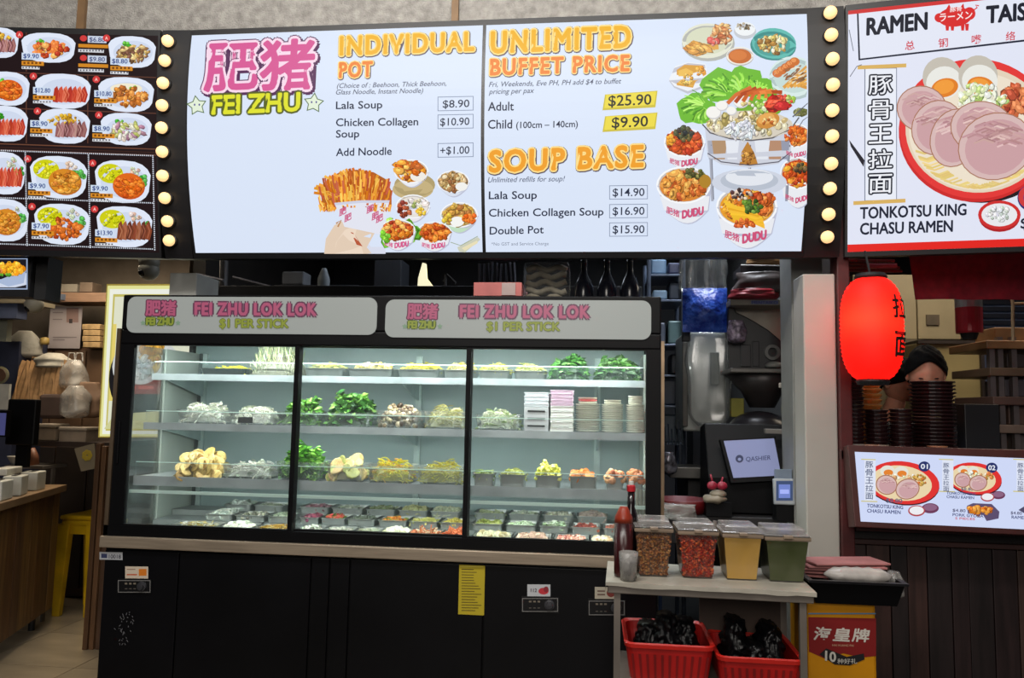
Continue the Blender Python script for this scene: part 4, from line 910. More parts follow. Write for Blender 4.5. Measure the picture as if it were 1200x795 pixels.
# boxes, lidded containers and plates on the second shelf
def shelfx(x, Y=None): return P(x, 490, Y or SHY[1]+.03).x
m = MB(); t = empty('storage_box', (shelfx(628), SHY[1]+.1, SHZ[1]+.002), 'pale grey slotted box with white lid on second shelf', 'box')
a, b = shelfx(614), shelfx(643); z = SHZ[1]+.002; y = SHY[1]+.03
M_LG = mat('light_grey_plastic', (166, 168, 170), .5, 0, .05); M_PINK = mat('pale_pink_plastic', (206, 178, 200), .5, 0, .05)
m.box(a, b, y, y+.14, z, z+.098); m.build('body', M_LG, t, bevel=.003)
for k in range(3): m = MB(); m.box(a+.015, b-.015, y-.002, y, z+.018+k*.03, z+.025+k*.03); m.build('slot', M_DARK, t)
def boxstack(x0, x1, z, n, h, m_, label, name='food_box', grp=None):
    a, b = shelfx(x0), shelfx(x1)
    for k in range(n):
        q = MB(); q.box(a+.002*(k % 2), b-.002*(k % 2), y, y+.12, z+k*h+.0004, z+(k+1)*h-.001); q.box(a-.002, b+.002, y-.002, y+.122, z+(k+1)*h-.004, z+(k+1)*h-.001)
        tag(q.build(name, m_, bevel=.0015), ('lowest', 'second lowest', 'third', 'fourth', 'topmost')[k if k < n-1 else 4]+' '+label, 'box', grp)
    return z+n*h
boxstack(614, 643, z+.099, 4, .015, mat('white_foam_lid', (206, 214, 220), .5, 0, .04), 'white foam carton on the slotted grey box', 'foam_carton', 'white lids on the slotted box')
tt = boxstack(645, 672, z, 5, .021, M_WHITEP, 'cream plastic box below the pink boxes', 'food_box', 'cream boxes below the pink boxes')
boxstack(645, 671, tt, 5, .013, M_PINK, 'pale pink box stacked over the cream boxes', 'food_box', 'pink boxes in the chiller')
M_PLATE = mat('cream_melamine', (206, 204, 190), .35, 0, .05)
for (x0, x1, n, top2, lab) in ((674, 703, 13, 3, 'left'), (705, 731, 13, 2, 'middle'), (734, 756, 13, 4, 'right')):
    a, b = shelfx(x0), shelfx(x1); r = (b-a)/2; cx = (a+b)/2; plate_me = None
    for k in range(n+top2):
        rr = r if k < n else r*.8
        q = MB(); zz = z+k*.0088; q.lathe((cx, y+r, zz), [(rr*.6, 0), (rr*.95, .006), (rr, .0105), (rr*.96, .0105), (rr*.58, .003)], 20, None, True)
        tag(q.build('round_dish', M_PLATE if k != n+1 or lab != 'left' else mat('red_rim_dish', (206, 90, 90), .4), smooth=False),
            'small cream dish in the %s stack of dishes inside the chiller' % lab if not (k == n+1 and lab == 'left') else 'small red rimmed dish near the top of the left dish stack', 'dish', 'dishes in the %s stack' % lab if not (k == n+1 and lab == 'left') else None)
# dark tag in front of the mushrooms
q = MB(); q.pbox(279, 489, 296, 496, SHY[1]-.006, .003); simple('name_tag', q, mat('dark_tag', (46, 48, 50), .5), 'small dark name tag in front of the white mushrooms', 'tag')
# lower deck: rows of pans, front to back
Z0 = P(430, 624, 3.08).z
q = MB(); q.box(IL0+.03, IR-.03, 3.07, 3.54, ZS1+.013, Z0-.004)
rows = [(3.075, Z0+.0, 632, [
    (196, 250, 'strip', TAN+WHT, 'cream shreds in the front row left corner tray', 'cream_shreds'), (255, 292, 'slice', WHT, 'white slices in front row second tray', 'white_slices'), (296, 334, 'strip', [(206, 170, 84), (190, 150, 60), (222, 206, 150)], 'golden brown strips in the front row by the first door bar', 'golden_strips'),
    (345, 373, 'ball', [(170, 176, 160), (206, 206, 190), (110, 112, 100)], 'grey white shellfish front row right of the first door bar', 'shellfish'), (376, 410, 'strip', WHT, 'white squid strips in the front row middle', 'squid_strips'), (413, 442, 'strip', [(206, 214, 190), (190, 196, 170)], 'pale celery strips in the front row middle', 'celery_strips'), (445, 476, 'slice', [(206, 206, 176), (226, 222, 200)], 'ivory slices in the front row middle', 'ivory_slices'), (479, 513, 'stick', [(222, 140, 90), (206, 120, 76), (226, 206, 170)], 'orange crab sticks in the front row', 'crab_sticks'), (516, 543, 'stick', [(226, 130, 80), (206, 104, 60)], 'darker orange sausages left of the second door bar', 'sausages'),
    (553, 598, 'slice', [(190, 186, 150), (206, 206, 170), (170, 156, 110)], 'beige fish cake slices front row right of the second bar', 'fish_cakes'), (603, 645, 'slice', [(206, 176, 150), (186, 150, 130)], 'pinkish beige slices in the front row right door', 'pink_slices'), (649, 690, 'ball', [(206, 140, 120), (222, 170, 150), (186, 110, 96)], 'raw pink prawns in front row', 'prawns'), (692, 720, 'ball', [(222, 206, 170), (236, 226, 200), (206, 170, 130)], 'cream cuttlefish balls in the front row', 'cuttlefish_balls'), (723, 752, 'slice', [(206, 150, 120), (222, 190, 160)], 'peach slices in the front right corner', 'peach_slices')]),
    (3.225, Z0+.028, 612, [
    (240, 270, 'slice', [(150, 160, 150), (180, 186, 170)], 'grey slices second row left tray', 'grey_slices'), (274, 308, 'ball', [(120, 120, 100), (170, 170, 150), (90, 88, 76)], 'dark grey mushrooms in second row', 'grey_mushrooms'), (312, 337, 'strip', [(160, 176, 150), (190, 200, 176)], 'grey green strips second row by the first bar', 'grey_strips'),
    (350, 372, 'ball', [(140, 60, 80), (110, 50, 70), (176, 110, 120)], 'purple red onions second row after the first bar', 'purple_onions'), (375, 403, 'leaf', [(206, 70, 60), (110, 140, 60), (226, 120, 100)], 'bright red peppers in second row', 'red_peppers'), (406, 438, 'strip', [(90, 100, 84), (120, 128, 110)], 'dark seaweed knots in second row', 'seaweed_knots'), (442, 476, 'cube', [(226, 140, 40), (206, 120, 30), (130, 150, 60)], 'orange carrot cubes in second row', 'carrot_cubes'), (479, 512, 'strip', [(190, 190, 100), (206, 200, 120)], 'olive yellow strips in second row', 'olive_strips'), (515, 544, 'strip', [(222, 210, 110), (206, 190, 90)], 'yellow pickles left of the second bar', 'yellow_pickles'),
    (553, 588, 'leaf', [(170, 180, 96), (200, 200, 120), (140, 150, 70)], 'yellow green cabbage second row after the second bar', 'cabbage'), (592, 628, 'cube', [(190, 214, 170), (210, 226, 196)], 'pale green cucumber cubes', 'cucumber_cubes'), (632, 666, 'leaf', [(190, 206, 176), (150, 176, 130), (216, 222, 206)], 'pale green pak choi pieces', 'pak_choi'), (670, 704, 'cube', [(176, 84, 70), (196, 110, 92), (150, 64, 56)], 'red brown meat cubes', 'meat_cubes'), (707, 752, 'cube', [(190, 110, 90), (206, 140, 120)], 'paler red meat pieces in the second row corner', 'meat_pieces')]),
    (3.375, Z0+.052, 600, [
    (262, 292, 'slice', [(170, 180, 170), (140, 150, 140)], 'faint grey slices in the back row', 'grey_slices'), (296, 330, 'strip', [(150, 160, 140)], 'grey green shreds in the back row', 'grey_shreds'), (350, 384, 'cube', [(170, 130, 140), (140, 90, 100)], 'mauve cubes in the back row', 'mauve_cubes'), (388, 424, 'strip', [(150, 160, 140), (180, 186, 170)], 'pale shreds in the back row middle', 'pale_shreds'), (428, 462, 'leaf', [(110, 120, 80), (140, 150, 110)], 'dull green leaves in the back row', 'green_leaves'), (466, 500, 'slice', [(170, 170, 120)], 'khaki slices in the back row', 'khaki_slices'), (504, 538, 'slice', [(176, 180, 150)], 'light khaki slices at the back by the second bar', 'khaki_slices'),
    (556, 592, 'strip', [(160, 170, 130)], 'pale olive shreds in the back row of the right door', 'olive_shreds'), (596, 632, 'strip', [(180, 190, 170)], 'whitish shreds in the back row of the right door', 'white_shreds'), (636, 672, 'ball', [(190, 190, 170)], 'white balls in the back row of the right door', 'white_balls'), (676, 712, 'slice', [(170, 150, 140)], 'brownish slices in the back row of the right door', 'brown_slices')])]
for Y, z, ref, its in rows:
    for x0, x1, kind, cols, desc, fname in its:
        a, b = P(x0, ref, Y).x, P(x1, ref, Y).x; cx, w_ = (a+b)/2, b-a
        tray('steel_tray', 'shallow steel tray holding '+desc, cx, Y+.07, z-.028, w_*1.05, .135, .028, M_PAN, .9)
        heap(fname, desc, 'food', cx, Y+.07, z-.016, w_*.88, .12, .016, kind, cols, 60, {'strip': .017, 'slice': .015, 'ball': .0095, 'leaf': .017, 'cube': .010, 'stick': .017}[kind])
q = MB()
for Y, z, ref, its in rows: q.box(IL0+.03, IR-.03, Y-.003, Y+.146, ZS1+.013, z-.0295)
q.build('stepped_deck', mat('deck_steel', (120, 126, 124), .4, .3), fr)
# bundle of pale tongs standing inside right corner
for i, x in enumerate((746, 750.5, 755)):
    q = MB(); X = P(x, 590, 3.062).x; zt = P(x, 573+i, 3.062).z; zb = P(x, 611, 3.062).z
    q.tube([(X, 3.062, zb), (X, 3.062, zt)], .004, 6); q.tube([(X+.006, 3.066, zb), (X+.006, 3.066, zt)], .003, 6)
    simple('serving_tongs', q, mat('pale_tong_metal', (170, 172, 160), .3, .3), 'pale serving tongs standing in the right end of the chiller', 'tongs', 'tongs in the chiller corner')

# ================================================================== ON TOP OF THE CHILLER
rz = P(450, 352, 4.3).z
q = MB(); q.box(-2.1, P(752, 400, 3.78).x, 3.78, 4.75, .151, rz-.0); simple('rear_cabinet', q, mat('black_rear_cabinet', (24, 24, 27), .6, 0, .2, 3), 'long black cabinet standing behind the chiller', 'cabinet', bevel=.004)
q = MB(); q.pbox(198.5, 320, 230, 347, 3.15, .2); simple('white_box', q, mat('off_white_box', (150, 150, 144), .6, 0, .06), 'plain off-white box on the left end of the chiller top', 'box', bevel=.003)
q = MB(); q.pbox(555, 331, 611.5, 347, 3.08, .25); bx = simple('pink_box', q, mat('pink_carton', (176, 96, 92), .6, 0, .1), 'flat pink carton lying on the chiller top', 'carton', bevel=.002)
q = MB(); q.pbox(588, 331.5, 604, 346, 3.076, .003); q.build('label_patch', mat('carton_grey_label', (160, 140, 136), .6), bx)
# bag with folded cloth rolls
t = empty('cloth_pack', P(640, 345, 3.2), 'clear pack of rolled grey cloths on the chiller top', 'pack')
a, b = P(613, 325, 3.12).x, P(667, 325, 3.12).x; zt = P(640, 306, 3.12).z
q = MB()
for r_ in range(5):
    zz = ZT+.012+r_*(zt-ZT)/5.3; pts = [(a+.012+(b-a-.024)*k/8, 3.14, zz+.009*math.sin(k*1.4+r_*1.3)) for k in range(9)]; q.tube(pts, .013, 7)
q.build('cloth_roll', mat('grey_beige_cloth', (96, 90, 76), .9, 0, .15, 30), t, smooth=True)
q = MB(); q.box(a, b, 3.12, 3.3, ZT+.001, zt); q.build('wrapper', glass('faint_wrapper', (.4, .4, .38), .03, .25, .03), t, bevel=.02)
# three dark bottles hanging / standing
for i, x in enumerate((684, 711, 738)):
    q = MB(); c = P(x, 345, 3.25); r = .042; c.z = ZT+.001
    q.lathe(c, [(r*.9, 0), (r, .01), (r, .07), (r*.75, .1), (r*.35, .135), (r*.3, .175), (r*.34, .18), (r*.3, .2)], 16)
    o = q.build('dark_bottle', mat('dark_glass_bottle', (24, 26, 36), .2), smooth=True); tag(o, ('left', 'middle', 'right')[i]+'most dark bottle on the chiller top' if i != 1 else 'middle one of three dark bottles on the chiller top', 'bottle', 'dark bottles on the chiller')
# dark clutter behind top: posts, pipes, box, lamp sliver
q = MB(); q.tube([Vector((P(259, 300, 3.9).x, 3.9, 2.95)), Vector((P(261, 352, 3.9).x, 3.9, rz))], .022, 10); simple('vertical_pipe', q, mat('dull_pipe', (74, 72, 72), .5, .3), 'dull vertical pipe behind the chiller left half', 'pipe')
q = MB(); q.tube([P(232, 322, 3.8), P(262, 329, 3.8)], .008, 8); q.tube([P(273, 325, 3.8), P(322, 338, 3.8)], .008, 8); simple('curtain_rod', q, mat('pale_rod', (120, 118, 124), .4, .4), 'thin pale rod slanting behind the chiller top', 'rod', group=None)
q = MB(); q.add([P(495, 308, 3.9), P(499, 309, 3.9), P(500, 326, 3.9), P(509, 338, 3.9), P(489, 340, 3.9), P(490, 326, 3.9)], [(0, 1, 2, 3, 4, 5)]); q.add([v+Vector((0, .02, 0)) for v in (P(495, 308, 3.9), P(499, 309, 3.9), P(500, 326, 3.9), P(509, 338, 3.9), P(489, 340, 3.9), P(490, 326, 3.9))], [(5, 4, 3, 2, 1, 0)])
simple('wall_lamp', q, mat('lit_lamp_shade', (255, 246, 206), .5, 0, .02, emit=.95), 'bright cream lamp glimpsed between boards above the chiller', 'lamp')
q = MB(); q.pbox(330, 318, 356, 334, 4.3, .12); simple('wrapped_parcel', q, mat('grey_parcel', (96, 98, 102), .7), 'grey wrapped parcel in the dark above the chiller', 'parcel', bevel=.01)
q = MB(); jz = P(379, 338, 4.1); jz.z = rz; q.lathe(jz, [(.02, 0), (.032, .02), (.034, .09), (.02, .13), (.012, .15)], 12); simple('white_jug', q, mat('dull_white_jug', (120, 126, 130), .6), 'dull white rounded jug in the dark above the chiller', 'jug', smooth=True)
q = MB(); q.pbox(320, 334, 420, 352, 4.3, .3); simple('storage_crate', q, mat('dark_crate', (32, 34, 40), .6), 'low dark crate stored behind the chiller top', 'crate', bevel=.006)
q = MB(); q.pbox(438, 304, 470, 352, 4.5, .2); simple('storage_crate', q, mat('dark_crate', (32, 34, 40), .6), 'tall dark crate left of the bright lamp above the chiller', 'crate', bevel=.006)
q = MB(); q.tube([P(520, 330, 3.8), P(524, 322, 3.8), P(534, 332, 3.8)], .008, 6); q.tube([P(522, 322, 3.8), P(522, 352, 3.8)], .007, 6); simple('metal_bracket', q, MATS['dull_pipe'], 'bent grey metal bracket right of the bright lamp', 'bracket')
q = MB(); q.tube([P(560, 305, 3.7), P(606, 305, 3.7)], .006, 6); q.tube([P(575, 305, 3.7), Vector((P(575, 305, 3.7).x, 3.7, 2.95))], .006, 6)
for i in range(9): x = 562+i*5; q.tube([P(x, 306+random.uniform(0, 4), 3.7), P(x+random.uniform(-2, 2), 331, 3.7)], .009, 6)
simple('utensil_row', q, mat('dark_utensils', (66, 68, 78), .4, .5), 'row of hanging dark utensils above the pink carton', 'utensils')

# ================================================================== LEFT STALL
WOODB = mat('brown_cupboard', (78, 54, 38), .6, 0, .2, 4)
cb = empty('storage_cupboard', P(90, 600, 5.6)*1, 'brown wall cupboard behind the hanging kraft bags', 'cupboard'); cb.location.z = 0
q = MB(); q.pbox(18, 408, 200, 700, 5.62, .5); q.build('body', WOODB, cb)
for a, b in ((20, 58), (60, 97), (99, 136)): q = MB(); q.pbox(a, 411, b, 512, 5.6, .02); q.build('door', mat('cupboard_door', (88, 66, 48), .6, 0, .15, 5), cb, bevel=.004)
for a, b in ((20, 58), (60, 97), (99, 136)): q = MB(); q.pbox(a, 524, b, 690, 5.6, .02); q.build('door', mat('cupboard_door_dark', (44, 34, 28), .6, 0, .15, 5), cb, bevel=.004)
q = MB(); q.pbox(10, 300, 220, 408, 6.0, .1); simple('wall_board', q, mat('taupe_wall_board', (96, 86, 76), .8, 0, .15, 5), 'taupe board wall behind the posted sheet', 'wall panel')
q = MB(); q.pbox(52, 343, 127, 354, 5.5, .25); simple('wooden_shelf', q, mat('shelf_wood', (118, 92, 74), .6, 0, .12, 6, stretch=(1, 8, 8)), 'wooden shelf board above the posted sheet', 'shelf', bevel=.004)
q = MB(); q.pbox(64, 345, 76, 351.5, 5.49, .009); simple('blue_pouch', q, mat('slate_blue_cloth', (74, 82, 98), .8), 'slate blue pouch on the front of wooden shelf', 'pouch')
for lab, x0, y0, x1, y1, c in (('grey tin at the left end of the wooden shelf', 52, 332, 63, 342.5, (96, 98, 98)), ('low pale box on the wooden shelf', 66, 333, 90, 342.5, (112, 106, 96)), ('brown packet on the wooden shelf right part', 93, 331, 108, 342.5, (92, 78, 66))):
    q = MB(); q.pbox(x0, y0, x1, y1, 5.55, .12); simple('shelf_box', q, mat('m_'+lab[:14], c, .7), lab, 'box', bevel=.004)
ps = Surf(P(57, 409, 5.58), 0, 0, 0, 1)
q = MB(); ps.pslab(q, 57.5, 359.5, 95, 408.5, -.004, .0, col=(140, 132, 134)); o = simple('posted_sheet', q, PAPER, 'grey white sheet posted on the wall left of the lightbox', 'poster')
q = Paint(ps, .001, 1e-4); q.rect(78, 361, 92, 378, (118, 96, 92)); q.rect(81, 374, 85, 379, (50, 44, 44))
for y, x1 in ((366, 74), (374, 73), (395, 90), (398, 76)): q.rect(62, y, x1, y+1, (104, 96, 98))
q.build('lettering', o, PAPER)
for k in range(4):
    q = MB(); zb = 380+k*7; q.pbox(96+(k % 2), zb, 117, zb+6.4, 5.5, .1); simple('carton_pack', q, mat('tan_carton', (148, 122, 84), .7, 0, .2, 20), ('topmost', 'second', 'third', 'lowest')[k]+' tan carton of the small pile right of the posted sheet', 'carton', 'tan cartons by the posted sheet', bevel=.004)
q = MB(); q.lathe(P(52, 404, 5.4), [(.03, 0), (.034, .02), (.03, .05), (.01, .055)], 12); simple('yellow_jar', q, mat('ochre_jar', (150, 126, 66), .5), 'small ochre jar between white bag and posted sheet', 'jar', smooth=True)
def bagmesh(cx, cz, Y, w_, h, d=.08, seed=0, pinch=.35, n=22, mth=16, cr=0):
    q = MB(); rings = []
    for i in range(mth+1):
        t = i/mth; k = min(1, (t/.16+.35)**.6) if t < .55 else 1-(1-pinch)*((t-.55)/.45)**1.4
        ring = []
        for j in range(n):
            a = 2*math.pi*j/n; nz = 1+.22*noise.noise(Vector((math.cos(a)*1.6+seed*3.7, math.sin(a)*1.6, t*2.2)))+.10*noise.noise(Vector((math.cos(a)*5, math.sin(a)*5+seed, t*5)))+cr*(abs(noise.noise(Vector((math.cos(a)*2.6+seed, math.sin(a)*2.6, t*9))))-.25)
            ring.append(Vector((cx+w_/2*k*nz*math.cos(a), Y+d*k*nz*math.sin(a), cz+h*t)))
        rings.append(ring)
    q.loft(rings, True); return q
def pbag(name, x0, y0, x1, y1, Y, m_, label, seed=0, pinch=.35, d=.08, cat='bag', group=None, handles=False):
    a, b = P(x0, (y0+y1)/2, Y).x, P(x1, (y0+y1)/2, Y).x; zt = P((x0+x1)/2, y0, Y).z; zb = P((x0+x1)/2, y1, Y).z
    q = bagmesh((a+b)/2, zb, Y, b-a, zt-zb, d, seed, pinch)
    if not handles: return simple(name, q, m_, label, cat, group, smooth=True)
    o = empty(name, ((a+b)/2, Y, zb), label, cat, group); q.build('body', m_, o, smooth=True)
    for s_ in (-1, 1):
        q = MB(); cx = (a+b)/2+s_*(b-a)*.15; q.tube([(cx-.03, Y, zt-.01), (cx-.02, Y, zt+.05), (cx+.02, Y, zt+.05), (cx+.03, Y, zt-.01)], .006, 6); q.build('handle', m_, o)
    return o
M_WB = mat('matt_white_bag', (150, 146, 136), .6, 0, .12, 12, .5, 20)
def pleated(x0, y0, x1, y1, Y, label, m_, top=.55, npl=9):
    a, b = P(x0, (y0+y1)/2, Y).x, P(x1, (y0+y1)/2, Y).x; zt = P((x0+x1)/2, y0, Y).z; zb = P((x0+x1)/2, y1, Y).z; cx, w_ = (a+b)/2, (b-a)/2
    o = empty('kraft_bag', (cx, Y, zb), label, 'bag'); q = MB(); rings = []
    for i in range(9):
        t = i/8; k = 1-(1-top)*t**1.3; z = zb+(zt-zb)*t; ring = []
        for j in range(npl*2+1):
            u = -1+2*j/(npl*2); ring.append(Vector((cx+w_*k*u+.01*math.sin(t*5+j), Y-.05*(1-t*.6)-(.013 if j % 2 else 0)*(.3+t)+.012*noise.noise(Vector((u*3, t*3, cx))), z+.01*(j % 2)*(i == 8))))
        for u in (1, .3, -.3, -1): ring.append(Vector((cx+w_*k*u, Y+.06*(1-t*.6), z)))
        rings.append(ring)
    q.loft(rings, True); q.build('body', m_, o)
    q = MB(); q.tube([(cx-w_*.25, Y-.02, zt-.005), (cx-w_*.2, Y-.02, zt+.03), (cx+w_*.2, Y-.02, zt+.03), (cx+w_*.25, Y-.02, zt-.005)], .004, 6); q.build('handle', m_, o)
pbag('white_bag', 9, 388, 48, 420, 5.4, M_WB, 'crumpled white plastic bag hanging above the kraft bags', 1)
pleated(20, 424, 66, 471, 5.3, 'large pleated kraft bag hanging at the left', M_KRAFT, .7)
for i in range(9):
    pass
pleated(50, 423, 84, 464, 5.24, 'kraft bag with white lining under posted sheet', mat('kraft_paper_light', (140, 108, 72), .8, 0, .15, 14), .8, 7)
pbag('white_bag', 42, 414, 82, 432, 5.25, M_WB, 'white bag mouth stuffed over the kraft bags', 4, .4)
pbag('carrier_bag', 72, 422, 102, 456, 5.2, M_BAG, 'translucent white carrier bag with handles beside kraft bags', 5, .4, handles=True)
q = MB(); q.pbox(44, 462, 73, 491, 5.13, .08); simple('brown_pouch', q, mat('dark_brown_paper', (62, 46, 40), .8), 'dark brown paper pouch hanging below kraft bags', 'bag', bevel=.025)
pbag('paper_parcel', 84, 448, 122, 490, 5.2, mat('taupe_paper', (104, 80, 62), .8, 0, .12, 9), 'taupe wrapped parcel left of the lightbox', 7, .6)
pbag('carrier_bag', 72, 452, 104, 490, 5.1, M_BAG, 'clear carrier bag hanging in front of the taupe parcel', 8, .5)
for x0, y0, x1, y1, lab in ((43, 497, 65, 517, 'left beige takeaway box pile on the ledge'), (69, 500, 101, 518, 'right beige takeaway box with lid on the ledge')):
    a, b = P(x0, 505, 5.0).x, P(x1, 505, 5.0).x; zb = P(60, y1, 5).z; zt = P(60, y0, 5).z
    o = empty('takeaway_box', ((a+b)/2, 5.06, zb), lab, 'box'); q = MB(); q.box(a, b, 5.0, 5.14, zb, zb+(zt-zb)*.75); q.build('body', mat('beige_foam', (116, 104, 92), .7), o, bevel=.006)
    q = MB(); q.box(a-.004, b+.004, 4.995, 5.145, zb+(zt-zb)*.75, zt); q.build('lid', mat('beige_foam_lid', (128, 118, 106), .7), o, bevel=.008)
q = MB(); q.pbox(40, 518, 128, 524, 4.98, .62); simple('counter_ledge', q, mat('dark_ledge', (40, 30, 26), .5), 'dark ledge carrying the takeaway boxes', 'ledge')
# tilted card on the dark cupboard
q = MB(); c0 = [P(87, 526, 4.96), P(110, 520, 4.96), P(113, 549, 4.96), P(95, 553, 4.96)]
q.add(c0+[v+Vector((0, .01, 0)) for v in c0], [(3, 2, 1, 0), (4, 5, 6, 7), (0, 1, 5, 4), (1, 2, 6, 5), (2, 3, 7, 6), (3, 0, 4, 7)], (112, 104, 88)); o = simple('card_notice', q, PAPER, 'tilted pale card with yellow flower print on the dark front', 'card')
q = MB(); cc = P(102, 534, 4.957)
for i in range(7): a = i*.9; q.sphere(cc+Vector((.022*math.cos(a), 0, .022*math.sin(a))), (.018, .001, .018), 8, 4, (150, 132, 40))
q.build('flower_print', PAPER, o)
q = MB(); q.pbox(104, 545, 134, 690, 4.7, .1); q.build
pf = empty('wooden_shutter', (P(120, 600, 4.5).x, 4.5, 0), 'stack of upright wooden boards beside the chiller left side', 'shutter')
for i, (a, b, c) in enumerate(((107, 113, (84, 58, 38)), (113, 119, (104, 74, 50)), (119.5, 125, (78, 56, 42)), (125.5, 131, (92, 78, 62)), (131.5, 137, (58, 48, 44)))):
    q = MB(); X0, X1 = P(a, 600, 4.5).x, P(b, 600, 4.5).x; zt = P(110, 520+i*3, 4.5).z; q.box(X0, X1-.004, 4.5+.01*i, 4.54+.01*i, .0, zt); q.build('plank', mat('shutter_wood_%d' % i, c, .5, 0, .15, 5, stretch=(8, 8, 1)), pf, bevel=.002)
# lightbox poster
lb = Surf(P(115, 513, 4.25), 3, 4, 0, 1)
o = empty('lightbox', lb.at(160, 513, -.05), 'glowing yellow edged lightbox poster showing a noodle bowl', 'lightbox')
def quadslab(q, s_, pts, o0, o1, col=None):
    A = [s_.at(x, y, o1) for x, y in pts]; B = [s_.at(x, y, o0) for x, y in pts]; n = len(pts); q.loft([A, B], True, col)
q = MB(); quadslab(q, lb, [(115, 513), (240, 513), (240, 333), (125, 333)], -.07, 0, (168, 150, 70)); q.build('casing', attrmat('gilt_edge_lit', .55, .5), o)
q = Paint(lb, .002, 2e-4)
q.poly([(117, 511.5), (240, 511.5), (240, 335), (126.5, 335)], (226, 224, 150)); q.poly([(120, 509), (240, 509), (240, 339), (129, 339)], (236, 238, 226)); q.poly([(124, 505), (240, 505), (240, 345), (133, 345)], (196, 186, 96)); q.poly([(126, 502), (240, 502), (240, 348), (135, 348)], (222, 224, 200))
q.poly([(133, 380), (137, 380), (132, 470), (128, 470)], (226, 206, 110))
q.ell(172, 445, 44, 52, (30, 28, 30), 36); q.ell(172, 430, 40, 36, (206, 208, 206), 30)
q.rect(150, 445, 240, 462, (140, 50, 44)); q.rect(150, 462, 240, 478, (46, 42, 42)); q.ell(165, 425, 26, 26, (214, 216, 214)); 
q.scatter(176, 408, 12, 28, 50, 4, [(206, 160, 60), (230, 190, 90), (190, 130, 40)], 2, 1.4); q.scatter(165, 430, 16, 14, 30, 3, [(190, 196, 196), (222, 222, 216)], 2)
q.poly([(140, 485), (240, 478), (240, 502), (128, 502)], (206, 206, 150)); q.rect(152, 452, 165, 456, (206, 70, 60)); q.rect(168, 452, 186, 456, (200, 90, 80))
q.build('poster_print', o)
# dome cameras
def dome(x, y, Y, r, label, look):
    c = P(x, y, Y); o = empty('dome_camera', c, label, 'camera')
    q = MB(); q.lathe(c+Vector((0, 0, r*.5)), [(r*.9, -.01), (r*.98, r*.3), (r*.95, r*.9), (r*.5, r*1.0)], 20); q.build('mount', M_WHITEP2, o, smooth=True)
    q = MB(); q.tube([c+Vector((0, 0, r*1.3)), Vector((c.x, c.y, 2.95))], .012, 8); q.build('drop_pole', M_DARK, o)
    q = MB(); q.sphere(c, r, 18, 12); q.build('housing', M_WHITEP2, o, smooth=True)
    d = Vector(look).normalized(); q = MB(); q.lathe(c+d*r*.86, [(r*.38, 0), (r*.36, r*.12), (r*.2, r*.2)], 16, axis=d); q.build('lens', mat('camera_lens', (12, 12, 16), .15), o, smooth=True); return o
M_WHITEP2 = mat('aged_white_plastic', (140, 136, 124), .5, 0, .06)
dome(174.5, 317, 3.7, .052, 'white dome camera under the boards at the lightbox corner', (-.35, -.9, -.5))
dome(40, 357, 4.4, .055, 'yellowish dome camera below the small food screen', (-.4, -.7, -.7))
q = MB(); q.pbox(0, 355, 20, 373, 5.0, .1); q.pbox(-40, 355, 0, 373, 5.0, .1); simple('blue_crate', q, mat('muted_blue', (52, 60, 84), .7), 'muted blue crate at the far left above the notice', 'crate')
q = MB(); q.pbox(-60, 350, 30, 355, 4.98, .3); simple('overhead_ledge', q, mat('beige_ledge', (104, 96, 80), .6), 'beige ledge over the muted blue crate', 'ledge')
q = MB(); q.pbox(-2, 374, 8, 400, 5.1, .05); simple('white_board', q, mat('pale_board', (120, 122, 110), .6), 'narrow pale board hanging at far left edge', 'board')
q = MB(); q.pbox(-40, 400, 17, 560, 5.3, .3); simple('blue_cabinet', q, mat('navy_cabinet', (38, 42, 62), .6), 'navy cabinet at the far left edge', 'cabinet')
# round mirror-like board
q = MB(); c = P(2, 440, 5.0); q.lathe(c, [(.058, 0), (.062, .012), (.05, .016)], 24, axis=(0, -1, 0)); o = simple('round_plaque', q, mat('olive_rim', (96, 92, 70), .5), 'round olive rimmed plaque at the left edge above a white sheet', 'plaque')
q = MB(); q.lathe(c+Vector((0, -.014, 0)), [(.047, 0), (.045, .006)], 24, axis=(0, -1, 0)); q.build('centre_disc', mat('brown_disc', (70, 48, 36), .5), o)
q = MB(); q.pbox(-30, 450, 10, 480, 4.95, .02); simple('white_sheet', q, mat('white_sheet', (150, 150, 146), .6), 'white sheet below the round plaque', 'sheet')
# black monitor (back) and blue screen at the cashier
mo = empty('monitor', P(24, 545, 4.6), 'black monitor seen from behind on the left counter', 'monitor'); 
q = MB(); q.pbox(7, 468, 41, 522, 4.6, .05); q.build('back_cover', M_BLACK, mo, bevel=.01)
q = MB(); q.pbox(18, 520, 32, 548, 4.66, .03); q.build('stand', M_BLACK, mo)
q = MB(); q.pbox(-30, 481, 7, 512, 4.4, .04); o = simple('till_screen', q, M_BLACK, 'till screen glowing blue at the far left edge', 'screen')
q = MB(); q.pbox(-29, 484, 6, 510, 4.395, .004, (64, 66, 112)); q.build('display', attrmat('dim_blue_display', .7), o)
# left wooden counter, planked and slightly bowed
ctr = empty('wooden_counter', (P(20, 700, 4.6).x, 4.8, 0), 'brown plank fronted counter at the left edge', 'counter')
cA, cB = PZ(-120, 640, 0.98), PZ(74, 570.5, 0.98)
